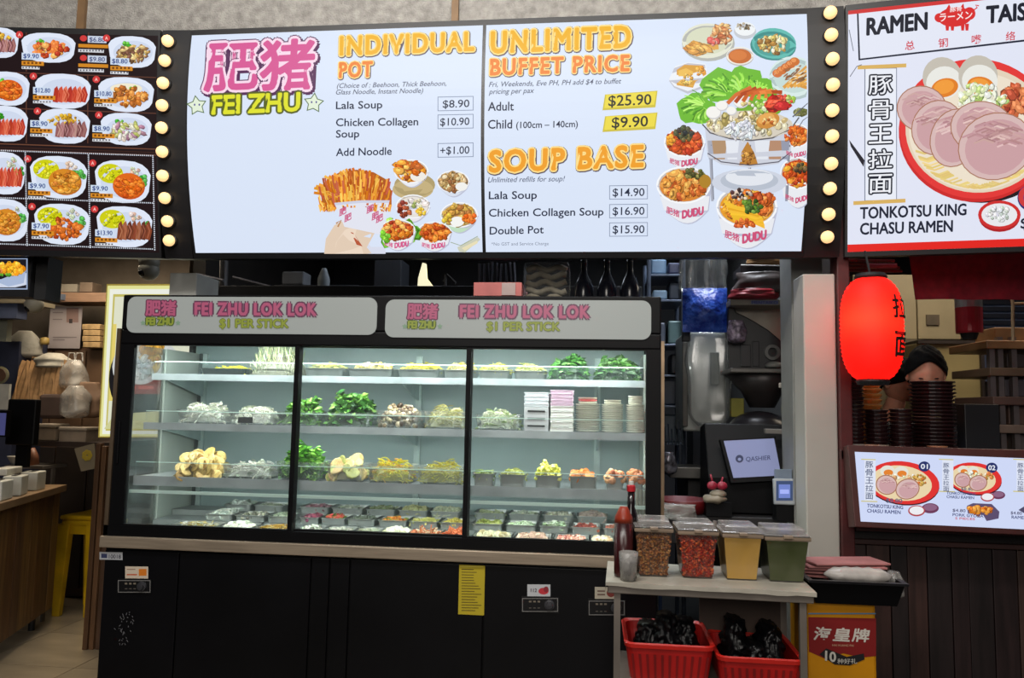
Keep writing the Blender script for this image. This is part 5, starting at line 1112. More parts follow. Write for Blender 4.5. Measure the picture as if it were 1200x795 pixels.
# front runs from near left to further right
Af = P(-40, 604, 3.9); Bf = P(70, 572, 4.75); zc = .5*(Af.z+Bf.z)
zc = .93; Bf = PZ(71, 568.5, zc); Af = PZ(-45, 601, zc)
dirv = (Bf-Af); L = dirv.length; dirv.normalize(); nrm = Vector((dirv.y, -dirv.x, 0))
if nrm.x < 0: nrm = -nrm
NPL = 12; WD = [mat('counter_wood_%d' % i, c, .5, 0, .22, 4, stretch=(9, 9, .8)) for i, c in enumerate(((104, 74, 42), (92, 62, 36), (84, 58, 38), (112, 82, 46)))]
for i in range(NPL):
    a = Af+dirv*(L*i/NPL+.0015); b = Af+dirv*(L*(i+1)/NPL-.0015); j = random.uniform(0, .003); q = MB()
    a2, b2 = a-nrm*.03, b-nrm*.03; a1, b1 = a+nrm*j, b+nrm*j
    q.loft([[Vector((v.x, v.y, .12)) for v in (a1, b1, b2, a2)], [Vector((v.x, v.y, zc-.05)) for v in (a1, b1, b2, a2)]]); q.build('plank', WD[i % 4], ctr)
q = MB(); back = -nrm*.55
tp = [Af+nrm*.03-dirv*.02, Bf+nrm*.03+dirv*.03, Bf+back+dirv*.03, Af+back]
q.loft([[Vector((v.x, v.y, zc-.045)) for v in tp], [Vector((v.x, v.y, zc)) for v in tp]]); q.build('counter_top', mat('worn_counter_top', (132, 106, 78), .45, 0, .15, 5), ctr, bevel=.004)
q = MB(); e0, e1 = Bf-nrm*.03, Bf+back
q.loft([[Vector((v.x, v.y, .12)) for v in (e0, e1, e1-dirv*.03, e0-dirv*.03)], [Vector((v.x, v.y, zc-.05)) for v in (e0, e1, e1-dirv*.03, e0-dirv*.03)]]); q.build('end_panel', mat('dark_end_panel', (30, 24, 22), .5), ctr)
for u in (.04, L-.1):
    q = MB(); v = Af+dirv*u-nrm*.08; q.lathe((v.x, v.y, 0), [(.02, 0), (.02, .13)], 10); q.build('foot', M_DARK, ctr)
# napkin boxes on it
for i, (x, y, w_, h_, ang, lab) in enumerate(((9, 586, .16, .11, 0, 'front white napkin box on the wooden counter'), (29, 580, .15, .115, .1, 'second white napkin box on the wooden counter'), (49, 574, .15, .115, 0, 'far white napkin box at the counter end'))):
    c = PZ(x, y, zc+.001); o = empty('napkin_box', c, lab, 'box', 'napkin boxes on the wooden counter'); q = MB()
    c2 = c+back*.1; R = Matrix.Translation(c2) @ Matrix.Rotation(math.atan2(dirv.y, dirv.x)+ang, 4, 'Z')
    q.box(-w_/2, w_/2, -.05, .05, 0, h_, None, R); q.build('body', M_WHITEB if 'M_WHITEB' in globals() else mat('dull_white_box', (196, 196, 188), .6, 0, .06), o, bevel=.006)
    q = MB(); q.box(-w_*.35, w_*.35, -.012, .012, h_+.0005, h_+.004, None, R); q.build('opening', M_DARK, o)
c = PZ(22, 578, zc); q = MB()
R = Matrix.Translation(c+back*.12+Vector((0, 0, .117))) @ Matrix.Rotation(math.atan2(dirv.y, dirv.x), 4, 'Z'); q.box(-.14, .09, -.045, .045, 0, .04, None, R); simple('paper_pack', q, mat('dull_white_pack', (190, 188, 180), .6), 'flat white paper pack lying across the napkin boxes', 'pack', bevel=.006)
q = MB(); q.pbox(5, 546, 50, 549.5, 4.9, .25); q.pbox(6, 549, 8, 900, 5.0, .03); q.pbox(47, 549, 49, 900, 5.0, .03); simple('tray_shelf', q, mat('dim_grey_shelf', (84, 80, 76), .5), 'thin grey shelf behind the napkin boxes', 'shelf')
c = P(23, 546, 4.98); q = MB(); q.lathe(c, [(.045, 0), (.06, .03), (.078, .062), (.08, .066), (.074, .062), (.05, .01)], 20); simple('white_bowl', q, mat('dull_white_bowl', (140, 138, 132), .4), 'white bowl on the thin grey shelf', 'bowl', smooth=True)
q = MB(); c = P(41, 540, 4.85); q.tube([c+Vector((0, 0, -.03)), c+Vector((-.01, 0, .03)), c+Vector((-.03, 0, .08))], [.03, .028, .02], 10); simple('clay_bottle', q, mat('terracotta_bottle', (120, 76, 56), .5), 'reddish brown squeeze bottle behind the white bowl', 'bottle', smooth=True)
# yellow stool
YEL_M = mat('yellow_plastic', (206, 166, 20), .4, 0, .15, 6)
ZST = P(86, 601, 5.3).z; xs0, xs1 = P(70, 602, 5.15).x, P(104, 602, 5.15).x
st = empty('plastic_stool', ((xs0+xs1)/2, 5.35, 0), 'yellow plastic stool standing between wooden counter and chiller', 'stool')
q = MB(); q.box(xs0, xs1+.06, 5.15, 5.5, ZST-.03, ZST); q.box(xs0+.01, xs1+.05, 5.16, 5.49, ZST-.07, ZST-.03); q.build('seat', YEL_M, st, bevel=.012)
for sx in (0, 1):
    for sy2 in (0, 1):
        X = xs0+.03 if sx == 0 else xs1+.03; Yv = 5.18 if sy2 == 0 else 5.47; dx_ = (-.004 if sx == 0 else .012); dy = (-.02 if sy2 == 0 else .02); q = MB()
        q.loft([[Vector((X+dx_+a*.028, Yv+dy+b*.02, .0)) for a, b in ((-1, -1), (1, -1), (1, 1), (-1, 1))], [Vector((X+a*.048, Yv+b*.03, ZST-.06)) for a, b in ((-1, -1), (1, -1), (1, 1), (-1, 1))]]); q.build('leg', YEL_M, st, bevel=.006)
q = MB(); q.box(xs0+.02, xs1+.04, 5.17, 5.185, ZST-.13, ZST-.06); q.build('apron', YEL_M, st)

# ================================================================== MIDDLE STALL (kitchen beside the chiller)
def pb(name, x0, y0, x1, y1, Y, D, c, label, cat, rough=.6, metal=0, bevel=.004, group=None, m_=None):
    q = MB(); q.pbox(x0, y0, x1, y1, Y, D); return simple(name, q, m_ or mat('c_%s_%d_%d' % (name, x0, y0), c, rough, metal, .12, 8), label, cat, group, bevel=bevel)
# metal rack with blue light behind at x 765-800
rk = empty('metal_rack', P(782, 600, 4.4), 'steel rack with bluish shelves just right of the chiller', 'rack'); rk.location.z = 0.15
q = MB()
X0, X1 = P(760, 450, 4.4).x, P(801, 450, 4.4).x
for x in (X0, X1):
    for y in (4.4, 4.75): q.tube([(x, y, .15), (x, y, 2.4)], .012, 8)
q.build('post', mat('rack_steel', (92, 100, 116), .35, .6), rk)
for py in (322, 352, 404, 440, 476, 520): z = P(780, py, 4.4).z; q = MB(); q.box(X0, X1, 4.4, 4.75, z-.008, z+.004); q.build('shelf', MATS['rack_steel'], rk, bevel=.002)
for lab, x0, y0, x1, y1, c in (('slate blue tub on the highest rack shelf', 763, 304, 781, 321, (92, 116, 140)), ('navy pouch on rack beside the tub', 783, 308, 797, 321, (40, 42, 66)), ('pale blue tub on the rack second shelf', 765, 340, 782, 351, (110, 132, 152)), ('dark bottle crate on the rack', 784, 330, 797, 351, (42, 48, 58)), ('teal plastic basin on the rack', 783, 376, 799, 403, (88, 112, 112)), ('grey blue folded cloth on the rack', 764, 378, 780, 403, (78, 84, 96)), ('black tin on the rack middle', 786, 415, 799, 439, (24, 28, 34)), ('navy tin on the rack lower part', 764, 445, 797, 475, (36, 44, 58)), ('steel pot on rack lower shelf', 770, 486, 797, 519, (64, 76, 86))):
    pb('rack_item', x0, y0, x1, y1, 4.46, .2, c, lab, 'container', .4, .2, .01)
pb('blue_strip', 772, 430, 776, 790, 3.9, .02, (60, 84, 130), 'thin blue upright strip behind the chiller edge', 'strip')
# clear bags hanging over the blue bag
for i, (x0, x1) in enumerate(((795, 813), (811, 831), (828, 852))):
    pbag('clear_bag', x0, 298, x1, 342, 3.75+.02*i, M_CLEAR, ('left', 'middle', 'right')[i]+' clear plastic bag hanging above the blue bag', 20+i, .8, .04, group='clear bags above the blue bag')
BLUE = mat('crinkled_blue_plastic', (18, 40, 130), .25, 0, .5, 26, 1.0, 40, rgb2=(52, 92, 190))
q = MB(); X0, X1 = P(800.5, 362, 3.72).x, P(853, 362, 3.72).x; zt, zb = P(826, 337, 3.72).z, P(826, 389, 3.72).z
N = 14; fr_ = []
for k, yy in ((0, 0), (1, .05)):
    for i in range(N+1):
        for j in range(N+1):
            u, v = i/N, j/N; b_ = (.05*math.sin(math.pi*u)*math.sin(math.pi*v)+.008*noise.noise(Vector((u*9, v*9, k)))); fr_.append(Vector((X0+(X1-X0)*u, 3.74+(b_ if k else -b_), zb+(zt-zb)*v)))
F_ = []
for k in (0, 1):
    for i in range(N):
        for j in range(N): a = k*(N+1)**2+i*(N+1)+j; F_.append((a, a+N+1, a+N+2, a+1) if not k else (a+1, a+N+2, a+N+1, a))
q.add(fr_, F_); simple('blue_bag', q, BLUE, 'crinkled bright blue plastic bag hanging beside chiller', 'bag', smooth=True)
# tall grey appliance with plastic sheet
pb('tall_appliance', 801, 390, 851, 506, 3.95, .4, (156, 158, 152), 'tall pale grey appliance under clear plastic cover', 'appliance', .45, .1, .01)
pbag('plastic_cover', 806, 389, 856, 500, 3.86, M_CLEAR, 'clear plastic sheet draped over the grey appliance', 31, 1.0, .022, 'cover')
pb('switch_box', 833, 413, 843, 451, 3.84, .03, (126, 132, 130), 'narrow grey switch box in the plastic cover', 'box')
pb('appliance_strip', 800, 401, 806, 500, 3.93, .02, (88, 84, 78), 'upright brown grey strip at the appliance edge', 'strip')
pb('dark_bracket', 800, 388, 809, 400, 3.82, .05, (14, 14, 16), 'black bracket under the blue bag', 'bracket')
# shelf with goods upper right
SHF = 3.62
pb('wall_shelf', 856, 351, 934, 358, SHF, .3, (132, 126, 116), 'pale shelf board with blue print on its edge', 'shelf')
sf = Surf(P(856, 358, SHF), 0, 0, 0, 1); q = Paint(sf, .001, 5e-5); q.rect(880, 352.5, 912, 356.5, (96, 104, 140)); q.text('MENTAIKO', 881, 356.2, 911, 356.6, 3.2, (50, 60, 120), .03); o = q.m.build('shelf_label', PAPER); tag(o, 'blue lettered label on the pale shelf edge', 'label')
pbag('red_bag', 854, 340, 912, 352, SHF+.02, mat('dull_red_plastic', (126, 24, 36), .35, 0, .25, 14), 'flattened red bag on the pale shelf', 41, .9, .06)
pbag('grey_bag', 862, 321, 936, 348, SHF+.07, mat('grey_brown_plastic', (74, 66, 64), .3, 0, .2, 12), 'large grey brown bag above the red bag', 42, .9, .08)
pb('dark_crate', 868, 311, 934, 321, SHF+.1, .2, (30, 22, 24), 'flat dark crate over the grey brown bag', 'crate', .4)
pbag('tan_bag', 876, 297, 918, 312, SHF+.1, mat('tan_plastic', (130, 98, 62), .4, 0, .2, 12), 'tan plastic bag on the flat dark crate', 43, .8, .06)
q = MB(); q.tube([P(868, 311, SHF), P(933, 312, SHF), P(933, 345, SHF)], .004, 6); simple('wire_frame', q, mat('pale_wire', (140, 140, 136), .4, .4), 'thin pale wire frame round the dark crate', 'frame')
# plastic-wrapped panel and black hood
q = MB(); q.pbox(858, 359, 936, 434, SHF+.14, .03); simple('wrapped_board', q, mat('dull_wrapped_panel', (172, 162, 148), .3, 0, .18, 5, .3, 12), 'plastic wrapped beige panel behind the black hood', 'panel')
pts = [(853, 434), (934, 434), (931, 424), (925, 411), (915, 399), (901, 387), (885, 377), (872, 370), (863, 366), (859, 357.5), (853, 356)]
hd = empty('machine_hood', P(890, 433, SHF+.15), 'black quarter round machine hood under pale shelf', 'machine')
q = MB(); fp = [P(x, y, SHF+.09) for x, y in pts]; q.loft([fp, [v+Vector((0, .045, 0)) for v in fp]]); q.build('hood', mat('black_hood', (26, 24, 27), .4), hd, bevel=.006)
q = MB(); q.pbox(868, 404, 880, 430, SHF+.08, .02); q.pbox(882, 400, 890, 430, SHF+.085, .015); q.build('lever', mat('hood_grey', (52, 50, 52), .35, .4), hd, bevel=.003)
c = P(905.5, 413, SHF+.07); q = MB()
for i in range(17):
    pass
rings = []
for i in range(20):
    a = 6.283*i/20; d = Vector((math.cos(a), 0, math.sin(a))); rings.append([c+d*r_+Vector((0, yy, 0)) for r_, yy in ((.022, 0), (.036, 0), (.036, .03), (.022, .03))])
rings.append(rings[0]); q.loft(rings, False); simple('tape_roll', q, mat('grey_tape', (96, 94, 92), .4), 'grey tape roll standing before the black hood', 'tape')
c = P(907, 431, SHF+.06); q = MB(); q.lathe(c, [(.036, 0), (.04, .012), (.03, .024), (.01, .028)], 18); simple('tin_lid', q, mat('dull_lid', (124, 122, 118), .35, .3), 'pale round tin below the tape roll', 'tin', smooth=True)
pbag('herb_bunch', 852, 376, 874, 402, SHF+.03, mat('silver_lilac_foil', (110, 98, 114), .3, .2, .4, 50, .6, 60), 'silvery lilac crumpled foil right of the blue bag', 51, .8, .04, 'foil')
pb('lower_shelf', 856, 432, 933, 437, SHF+.02, .3, (112, 108, 104), 'grey shelf below the black hood', 'shelf', .4, .3)
q = MB(); c0 = P(905, 437, SHF+.25)
q.lathe(P(893, 478, SHF+.25), [(.06, 0), (.10, .08), (.19, .165)], 20); simple('extractor_funnel', q, mat('dim_funnel', (62, 56, 56), .4, .3), 'dim funnel shaped hood under the grey shelf', 'hood', smooth=True)
pb('yellow_pack', 857, 467, 872, 489, SHF+.2, .06, (126, 120, 34), 'yellow green pack behind the till', 'pack')
pb('wall_socket', 931, 440, 942, 462, 3.30, .04, (140, 136, 128), 'small white box fixed to the column edge', 'socket')
pb('card_tag', 913, 449, 925, 455, 3.5, .01, (156, 150, 140), 'small white tag below the grey shelf', 'tag')
q = MB(); q.tube([P(919, 440, 3.55), P(917, 480, 3.5), P(922, 540, 3.45), P(925, 600, 3.4)], .007, 6); q.tube([P(926, 440, 3.5), P(929, 500, 3.45), P(928, 580, 3.4), P(936, 600, 3.2), P(945, 606, 3.2)], .005, 6); simple('power_cable', q, mat('grey_cable', (84, 82, 76), .5), 'grey cables running down beside the pale column', 'cable', smooth=True)
q = MB(); q.sphere(P(890, 507, SHF+.1), (.15, .12, .10), 20, 10); simple('pot_lid', q, mat('dark_pot', (22, 20, 24), .3), 'dark rounded pot behind the till', 'pot', smooth=True)
# counter carrying the till
pb('till_counter', 772, 606, 938, 640, 3.32, .5, (22, 20, 22), 'low dark counter carrying the till', 'counter')
pb('back_counter', 806, 555, 860, 690, 4.0, .5, (20, 19, 21), 'dark back counter deep in the kitchen', 'counter')
pb('back_unit', 812, 500, 905, 640, 4.8, .3, (26, 25, 28), 'dark cabinet deep behind the till', 'cabinet')
# POS
po = empty('till', P(878, 607, 3.42), 'black till with a tilted bluish display', 'till')
tz = P(878, 606, 3.32).z
q = MB(); pts = [(3.40, tz+.001), (3.66, tz+.001), (3.66, tz+.36), (3.52, tz+.38), (3.40, tz+.15)]
xa, xb = P(828, 560, 3.45).x, P(925, 560, 3.45).x
q.loft([[Vector((xa, y, z)) for y, z in pts], [Vector((xb, y, z)) for y, z in pts]]); q.build('body', M_BLACK, po, bevel=.006)
ts = Surf(P(858, 561, 3.36), 4, -16, 0, 1)
q = MB(); quadslab(q, ts, [(857, 566), (918, 563), (909, 512), (844, 515)], -.03, -.002); q.build('screen_frame', M_BLACK, po)
q = Paint(ts, .0005, 1e-4); q.poly([(859.5, 560.5), (915.5, 557.5), (907, 514), (848, 517)], (102, 108, 140)); d_ = q.build('display', po, attrmat('dim_till_display', .75))
q = Paint(ts, .001, 1e-4); q.ell(866.5, 538, 4.6, 4.6, (34, 40, 66)); q.ell(866.5, 538.6, 2, 1.8, (102, 108, 140)); q.text('QASHIER', 874, 541, 903, 539, 5, (40, 46, 76), .01); q.build('lettering', d_, MATS['dim_till_display'])
pb('receipt_bag', 897, 503, 921, 509, 3.4, .04, (96, 92, 88), 'crumpled clear bag on top of the till', 'bag', .3)
ct = empty('card_terminal', P(920, 592, 3.22), 'white card terminal with a blue display', 'terminal')
cs = Surf(P(907, 592, 3.2), 0, -8, 0, 1)
q = MB(); cs.pslab(q, 907, 561, 931.5, 592, -.025, 0); q.build('body', mat('terminal_white', (150, 154, 158), .4), ct, bevel=.006)
q = Paint(cs, .001, 1e-4); q.rect(909.5, 564, 929, 587, (36, 52, 84)); q.rect(912.5, 568, 926, 584, (84, 100, 160)); q.rect(914, 574, 924.5, 579, (128, 140, 196)); q.build('display', ct, attrmat('blue_display', .9))
q = MB(); cs.pslab(q, 909, 550, 929, 562, -.03, -.008); q.build('card_holder', mat('pale_blue_plastic', (104, 116, 132), .3), ct, bevel=.003)
tz2 = P(920, 592, 3.2).z
q = MB(); q.box(P(909, 595, 3.22).x, P(930, 595, 3.22).x, 3.21, 3.28, tz, tz2+.01); q.build('stand', M_BLACK, ct)
c = P(840, 585, 3.3); orn = empty('ornament', c, 'cream shell ornament with a red bow in front of till', 'ornament')
q = MB(); q.sphere(c+Vector((-.01, 0, .0)), (.05, .04, .02), 14, 8, fn=lambda v: 1+.12*math.sin(7*v.x)); q.sphere(c+Vector((.005, 0, .02)), (.035, .03, .018), 12, 8); q.build('body', mat('cream_shell', (126, 116, 100), .5), orn, smooth=True)
q = MB(); q.sphere(c+Vector((-.02, -.01, .055)), (.022, .012, .018), 10, 6); q.sphere(c+Vector((.02, -.01, .055)), (.022, .012, .018), 10, 6); q.tube([c+Vector((-.015, 0, .06)), c+Vector((-.025, 0, .10))], .004, 6); q.tube([c+Vector((.015, 0, .06)), c+Vector((.025, 0, .09))], .004, 6); q.build('bow', mat('red_bow', (140, 28, 50), .4), orn, smooth=True)
q = MB(); q.box(P(826, 592, 3.34).x, P(856, 592, 3.34).x, 3.3, 3.38, tz, c.z-.015); q.build('stand', M_BLACK, orn)
q = MB(); c = P(800, 606, 3.42); q.lathe(c, [(.07, 0), (.10, .03), (.115, .075), (.11, .078), (.09, .03)], 24); simple('red_bowl', q, mat('dull_red_bowl', (92, 16, 20), .4), 'dull red bowl left of the till', 'bowl', smooth=True)
pbag('ice_bag', 765, 591, 817, 609, 3.3, M_BAG, 'translucent bag lying in front of the red bowl', 61, .9, .05)
pb('metal_tray', 785, 548, 826, 561, 3.9, .25, (92, 90, 86), 'dim metal tray stack left of till', 'tray', .35, .4)
pbag('crushed_bag', 772, 530, 792, 556, 3.8, mat('grey_clear', (92, 90, 96), .25, .3, .5, 40), 'crushed grey wrapping beside the chiller frame', 62, .7, .05)
q = MB()
for i in range(7): x = 775+i*4; q.tube([P(x, 494+random.random()*10, 3.95), P(x+1, 522, 3.95)], .004, 6)
simple('ladle_set', q, mat('ladle_steel', (116, 128, 138), .25, .8), 'row of steel ladles hanging beside the chiller', 'ladles')

# ================================================================== RAMEN STALL
PL_D = [mat('ramen_plank_%d' % i, c, .45, 0, .25, 5, stretch=(7, 7, .7)) for i, c in enumerate(((44, 28, 26), (36, 24, 24), (52, 34, 30), (60, 44, 38), (30, 22, 22)))]
rc = empty('ramen_counter', (P(1150, 700, 3.1).x, 3.2, 0), 'dark plank fronted ramen counter under its lit menu', 'counter')
RX0, RX1 = P(984, 640, 3.06).x, P(984, 640, 3.06).x+1.9
zrt = P(1090, 529, 3.06).z
q = MB(); q.box(RX0, RX1, 3.09, 3.42, 0, zrt-.04); q.build('carcass', mat('dark_carcass', (26, 18, 18), .6), rc)
x = RX0; i = 0
while x < RX1-.02:
    w_ = random.choice((.07, .085, .1, .06)); j = random.uniform(0, .008)
    zz = P(1090, 640, 3.08).z
    q = MB(); q.box(x+.0015, min(x+w_, RX1)-.0015, 3.075-j, 3.09, .02, zz-.004); q.build('plank', PL_D[(i*7+i//3) % 5], rc, bevel=.002); x += w_; i += 1
q = MB(); q.box(RX0, RX1, 3.055, 3.09, zz, zz+.018); q.build('rail', mat('dark_red_rail', (58, 36, 34), .4), rc, bevel=.003)
q = MB(); q.box(RX0, RX1, 3.03, 3.44, zrt-.04, zrt); q.build('counter_top', mat('red_brown_top', (70, 36, 34), .4), rc, bevel=.004)
ms = Surf(P(1008, 612, 2.93), 0, -10, 0, 1)
mn = empty('lit_menu', ms.at(1100, 617, -.03), 'lit white ramen menu leaning on the dark counter front', 'menu')
C4 = [(1008.5, 611.5), (1268, 624), (1268, 540), (1001.5, 529.8)]
q = MB(); quadslab(q, ms, [(1002, 618), (1275, 631), (1275, 530), (993, 521.5)], -.075, 0, None); q.build('frame', mat('menu_frame_brown', (70, 34, 32), .4), mn, bevel=.003)
q = Paint(ms, .001, 5e-5); q.poly(C4, (206, 216, 246)); pnl = q.build('screen', mn)
q = MB(); q.box(RX0+.05, RX1-.02, 3.03, 3.075, ms.at(1100, 617, 0).z-.04, zrt-.1); q.build('mount', MATS['menu_frame_brown'], mn)
def mini(cx, cy, rx, ry):
    def f(p):
        p.ell(cx, cy+1.5, rx, ry, (60, 24, 30), 30, rot=.12); p.ell(cx, cy, rx, ry, (222, 52, 50), 30, rot=.12); p.ell(cx-2, cy+.5, rx*.84, ry*.82, (232, 212, 170), 30, rot=.12)
        for dx_, dy in ((-.42, -.55), (-.05, -.5)): p.ell(cx+dx_*rx, cy+dy*ry, rx*.2, ry*.26, (226, 226, 214)); p.ell(cx+dx_*rx+1, cy+dy*ry+2, rx*.13, ry*.15, (226, 130, 50))
        p.scatter(cx-rx*.05, cy-ry*.25, rx*.5, ry*.15, 20, 1.6, [(222, 226, 180), (236, 236, 220), (206, 150, 100)])
        p.scatter(cx+rx*.45, cy-ry*.1, rx*.2, ry*.3, 16, 1.8, [(206, 120, 60), (190, 150, 70)])
        slice_(p, cx-rx*.45, cy+ry*.1, ry*.42, 1.1, .3); slice_(p, cx+rx*.12, cy+ry*.3, ry*.44, 1.2, -.3)
    return f
pic(ms, mini(1058, 566, 43, 25), pnl); pic(ms, mini(1142, 561, 32, 18.5), pnl); pic(ms, mini(1236, 572, 30, 18), pnl)
def sides(p):
    for x, y, s_ in ((1074, 599, 1), (1157, 583, .8)):
        p.ell(x+16*s_, y-3*s_, 10*s_, 6*s_, (110, 60, 90)); p.ell(x+16*s_, y-4*s_, 8*s_, 4*s_, (140, 100, 130)); p.ell(x, y, 10*s_, 6.5*s_, (176, 70, 76)); p.ell(x, y-.4, 8.4*s_, 5*s_, (236, 236, 240))
    p.poly([(1133, 593), (1140, 590), (1162, 591), (1171, 600), (1170, 608), (1156, 611), (1152, 604), (1134, 602)], (92, 78, 110)); p.scatter(1148, 598, 14, 4.6, 36, 2.2, [(222, 130, 40), (206, 104, 30), (236, 160, 70)], 1.5)
    p.poly([(1193, 598), (1204, 591), (1240, 594), (1236, 604), (1200, 602)], (80, 76, 104))
pic(ms, sides, pnl, .0012)
q = Paint(ms, .0013, 3e-5)
for cx, cy, t in ((1083, 547, '01'), (1162, 548.5, '02')): q.ell(cx, cy, 6.8, 6, (40, 50, 104)); q.text(t, cx-4, cy+2.6, cx+4, cy+2.8, 5.4, (226, 230, 240), .03)
for x0, w_, ks in ((1012, 10, 1), (1103, 10, .75), (1190, 9, .75)):
    q.rect(x0+1, 539, x0+w_+4, 539+46*ks+2, (222, 228, 244), .02)
    q.rect(x0-3, 538, x0+w_+4, 539.2, (206, 196, 130), .03); q.rect(x0-3, 541+46*ks, x0+w_+6, 542.3+46*ks, (206, 196, 130), .03)
    for i, ch in enumerate('豚骨王拉面'): q.text(ch, x0+2, 548.5+i*9.2*ks, x0+2+8*ks+1, 548.8+i*9.2*ks, 7.6*ks, (90, 100, 130), .01, cjk=True)
q.text('$8.80', 1038, 589, 1057, 589.6, 4.6, (90, 90, 120), .02); q.text('TONKOTSU KING', 1016, 594.8, 1058, 597, 4, (60, 70, 120), .02); q.text('CHASU RAMEN', 1016, 600.8, 1055, 602.8, 4, (60, 70, 120), .02)
q.text('$8.80', 1126, 575, 1140, 575.6, 3.6, (90, 90, 120), .02); q.text('TONKOTSU KING', 1109, 579.6, 1143, 581, 3.2, (60, 70, 120), .02); q.text('CHASU RAMEN', 1109, 584, 1141, 585.4, 3.2, (60, 70, 120), .02)
q.text('$4.80', 1116, 600, 1131, 600.7, 3.4, (90, 90, 120), .02); q.text('PORK GYOZA', 1116, 605, 1152, 607, 3.2, (60, 70, 120), .02); q.text('5 PIECES', 1119, 609, 1142, 610, 2.6, (200, 70, 80), .02)
q.text('$4.80', 1184, 603, 1197, 603.7, 3.4, (90, 90, 120), .02); q.text('RAMEN', 1185, 608, 1203, 609, 3.4, (60, 70, 120), .02)
q.build('lettering', pnl)

# lantern
lc = P(1021.5, 386, 2.85); la = empty('paper_lantern', lc, 'glowing red paper lantern hanging beside the pale column', 'lantern')
lh = abs(P(1021, 323, 2.85).z-P(1021, 449, 2.85).z)/2; lr = (P(1058, 386, 2.85).x-P(985.5, 386, 2.85).x)/2
def lprof(t):  # t -1..1
    return lr*(1-abs(t)**3.2)**.42*.999+.0
prof = []; NR = 26
for i in range(NR*2+1):
    t = -0.985+1.97*i/(NR*2); rr = max(.045, lprof(t)); prof.append((rr*(1 if i % 2 else .962), t*lh))
q = MB(); q.lathe(lc, prof, 40, cap=False)
LANT = bpy.data.materials.new('red_lantern_paper'); LANT.use_nodes = True; nt = LANT.node_tree; b = nt.nodes['Principled BSDF']
n = nt.nodes.new('ShaderNodeTexNoise'); n.inputs['Scale'].default_value = 18; r = nt.nodes.new('ShaderNodeValToRGB'); r.color_ramp.elements[0].color = lin((196, 10, 12)); r.color_ramp.elements[1].color = lin((226, 22, 20)); nt.links.new(n.outputs[0], r.inputs[0]); nt.links.new(r.outputs[0], b.inputs['Base Color'])
b.inputs['Emission Color'].default_value = lin((255, 20, 26)); b.inputs['Emission Strength'].default_value = .34; b.inputs['Roughness'].default_value = .6
tr = nt.nodes.new('ShaderNodeBsdfTranslucent'); tr.inputs[0].default_value = lin((255, 40, 30)); ms_ = nt.nodes.new('ShaderNodeMixShader'); ms_.inputs[0].default_value = .5
nt.links.new(b.outputs[0], ms_.inputs[1]); nt.links.new(tr.outputs[0], ms_.inputs[2]); nt.links.new(ms_.outputs[0], nt.nodes['Material Output'].inputs[0])
pl_l = bpy.data.lights.new('lantern_bulb', 'POINT'); pl_l.energy = 2.2; pl_l.color = (1, .62, .3); pl_l.shadow_soft_size = .03; plo = bpy.data.objects.new('lantern_bulb', pl_l); plo.location = lc+Vector((-.02, -.03, .03)); COL.objects.link(plo)
q.build('paper_body', LANT, la, smooth=True)
for s_, nm in ((-1, 'bottom_ring'), (1, 'top_ring')):
    q = MB(); q.lathe(lc+Vector((0, 0, s_*lh*.97)), [(.05, -.012), (.056, 0), (.05, .012)], 20); q.build(nm, M_DARK, la)
q = MB(); q.tube([lc+Vector((0, 0, lh)), lc+Vector((0, .05, lh+.10))], .004, 6); q.build('hanging_cord', M_DARK, la)
def lanttext(ch, x0, x1, zb, zt):
    vs, fs = glyphs(ch, .022); ax, bx = min(v[0] for v in vs), max(v[0] for v in vs); ay, by = min(v[1] for v in vs), max(v[1] for v in vs); q = MB(); out = []
    for x, y in vs:
        z = zb+(zt-zb)*(y-ay)/(by-ay); th = x0+(x1-x0)*(x-ax)/(bx-ax); rr = lprof(z/lh)+.003; out.append(lc+Vector((rr*math.sin(th), -rr*math.cos(th), z)))
    q.add(out, fs); q.build('lettering', mat('lantern_ink', (14, 8, 8), .6), la)
lanttext('拉', .34, 1.12, .03, .115); lanttext('面', .40, 1.12, -.105, -.015)
# banner
q = MB(); X0, X1 = P(1066, 325, 3.3).x, P(1330, 325, 3.3).x; za, zb = P(1130, 296, 3.3).z, P(1130, 351, 3.3).z; N = 30; vs = []
for j in range(5):
    for i in range(N+1): u = i/N; vs.append((X0+(X1-X0)*u+.006*j*(1-u), 3.3+.008*math.sin(u*26+j*.3)*(j/4), za+(zb-za)*j/4))
fs = [(j*(N+1)+i, j*(N+1)+i+1, (j+1)*(N+1)+i+1, (j+1)*(N+1)+i) for j in range(4) for i in range(N)]
q.add(vs, fs); q.add([(x, y+.004, z) for x, y, z in vs], [f[::-1] for f in fs]); simple('red_banner', q, mat('dark_red_cloth', (128, 12, 34), .8, 0, .12, 30), 'dark red cloth banner hanging under the ramen sign', 'banner', smooth=True)
q = MB()
for i in range(4): q.tube([P(1000, 306, 3.4), Vector((P(1000, 306, 3.4).x, 3.45, 2.95))], .003, 5); q.tube([P(991, 305+i*4, 3.4), P(1048+i*3, 306+i*4, 3.4)], .007, 6)
simple('roller_bars', q, mat('dull_red_bar', (110, 44, 44), .4, .3), 'stack of thin dull red bars above the lantern', 'bars')
pb('pink_strip', 1018, 309, 1052, 314, 3.38, .02, (160, 90, 104), 'short pink strip among the dull red bars', 'strip')
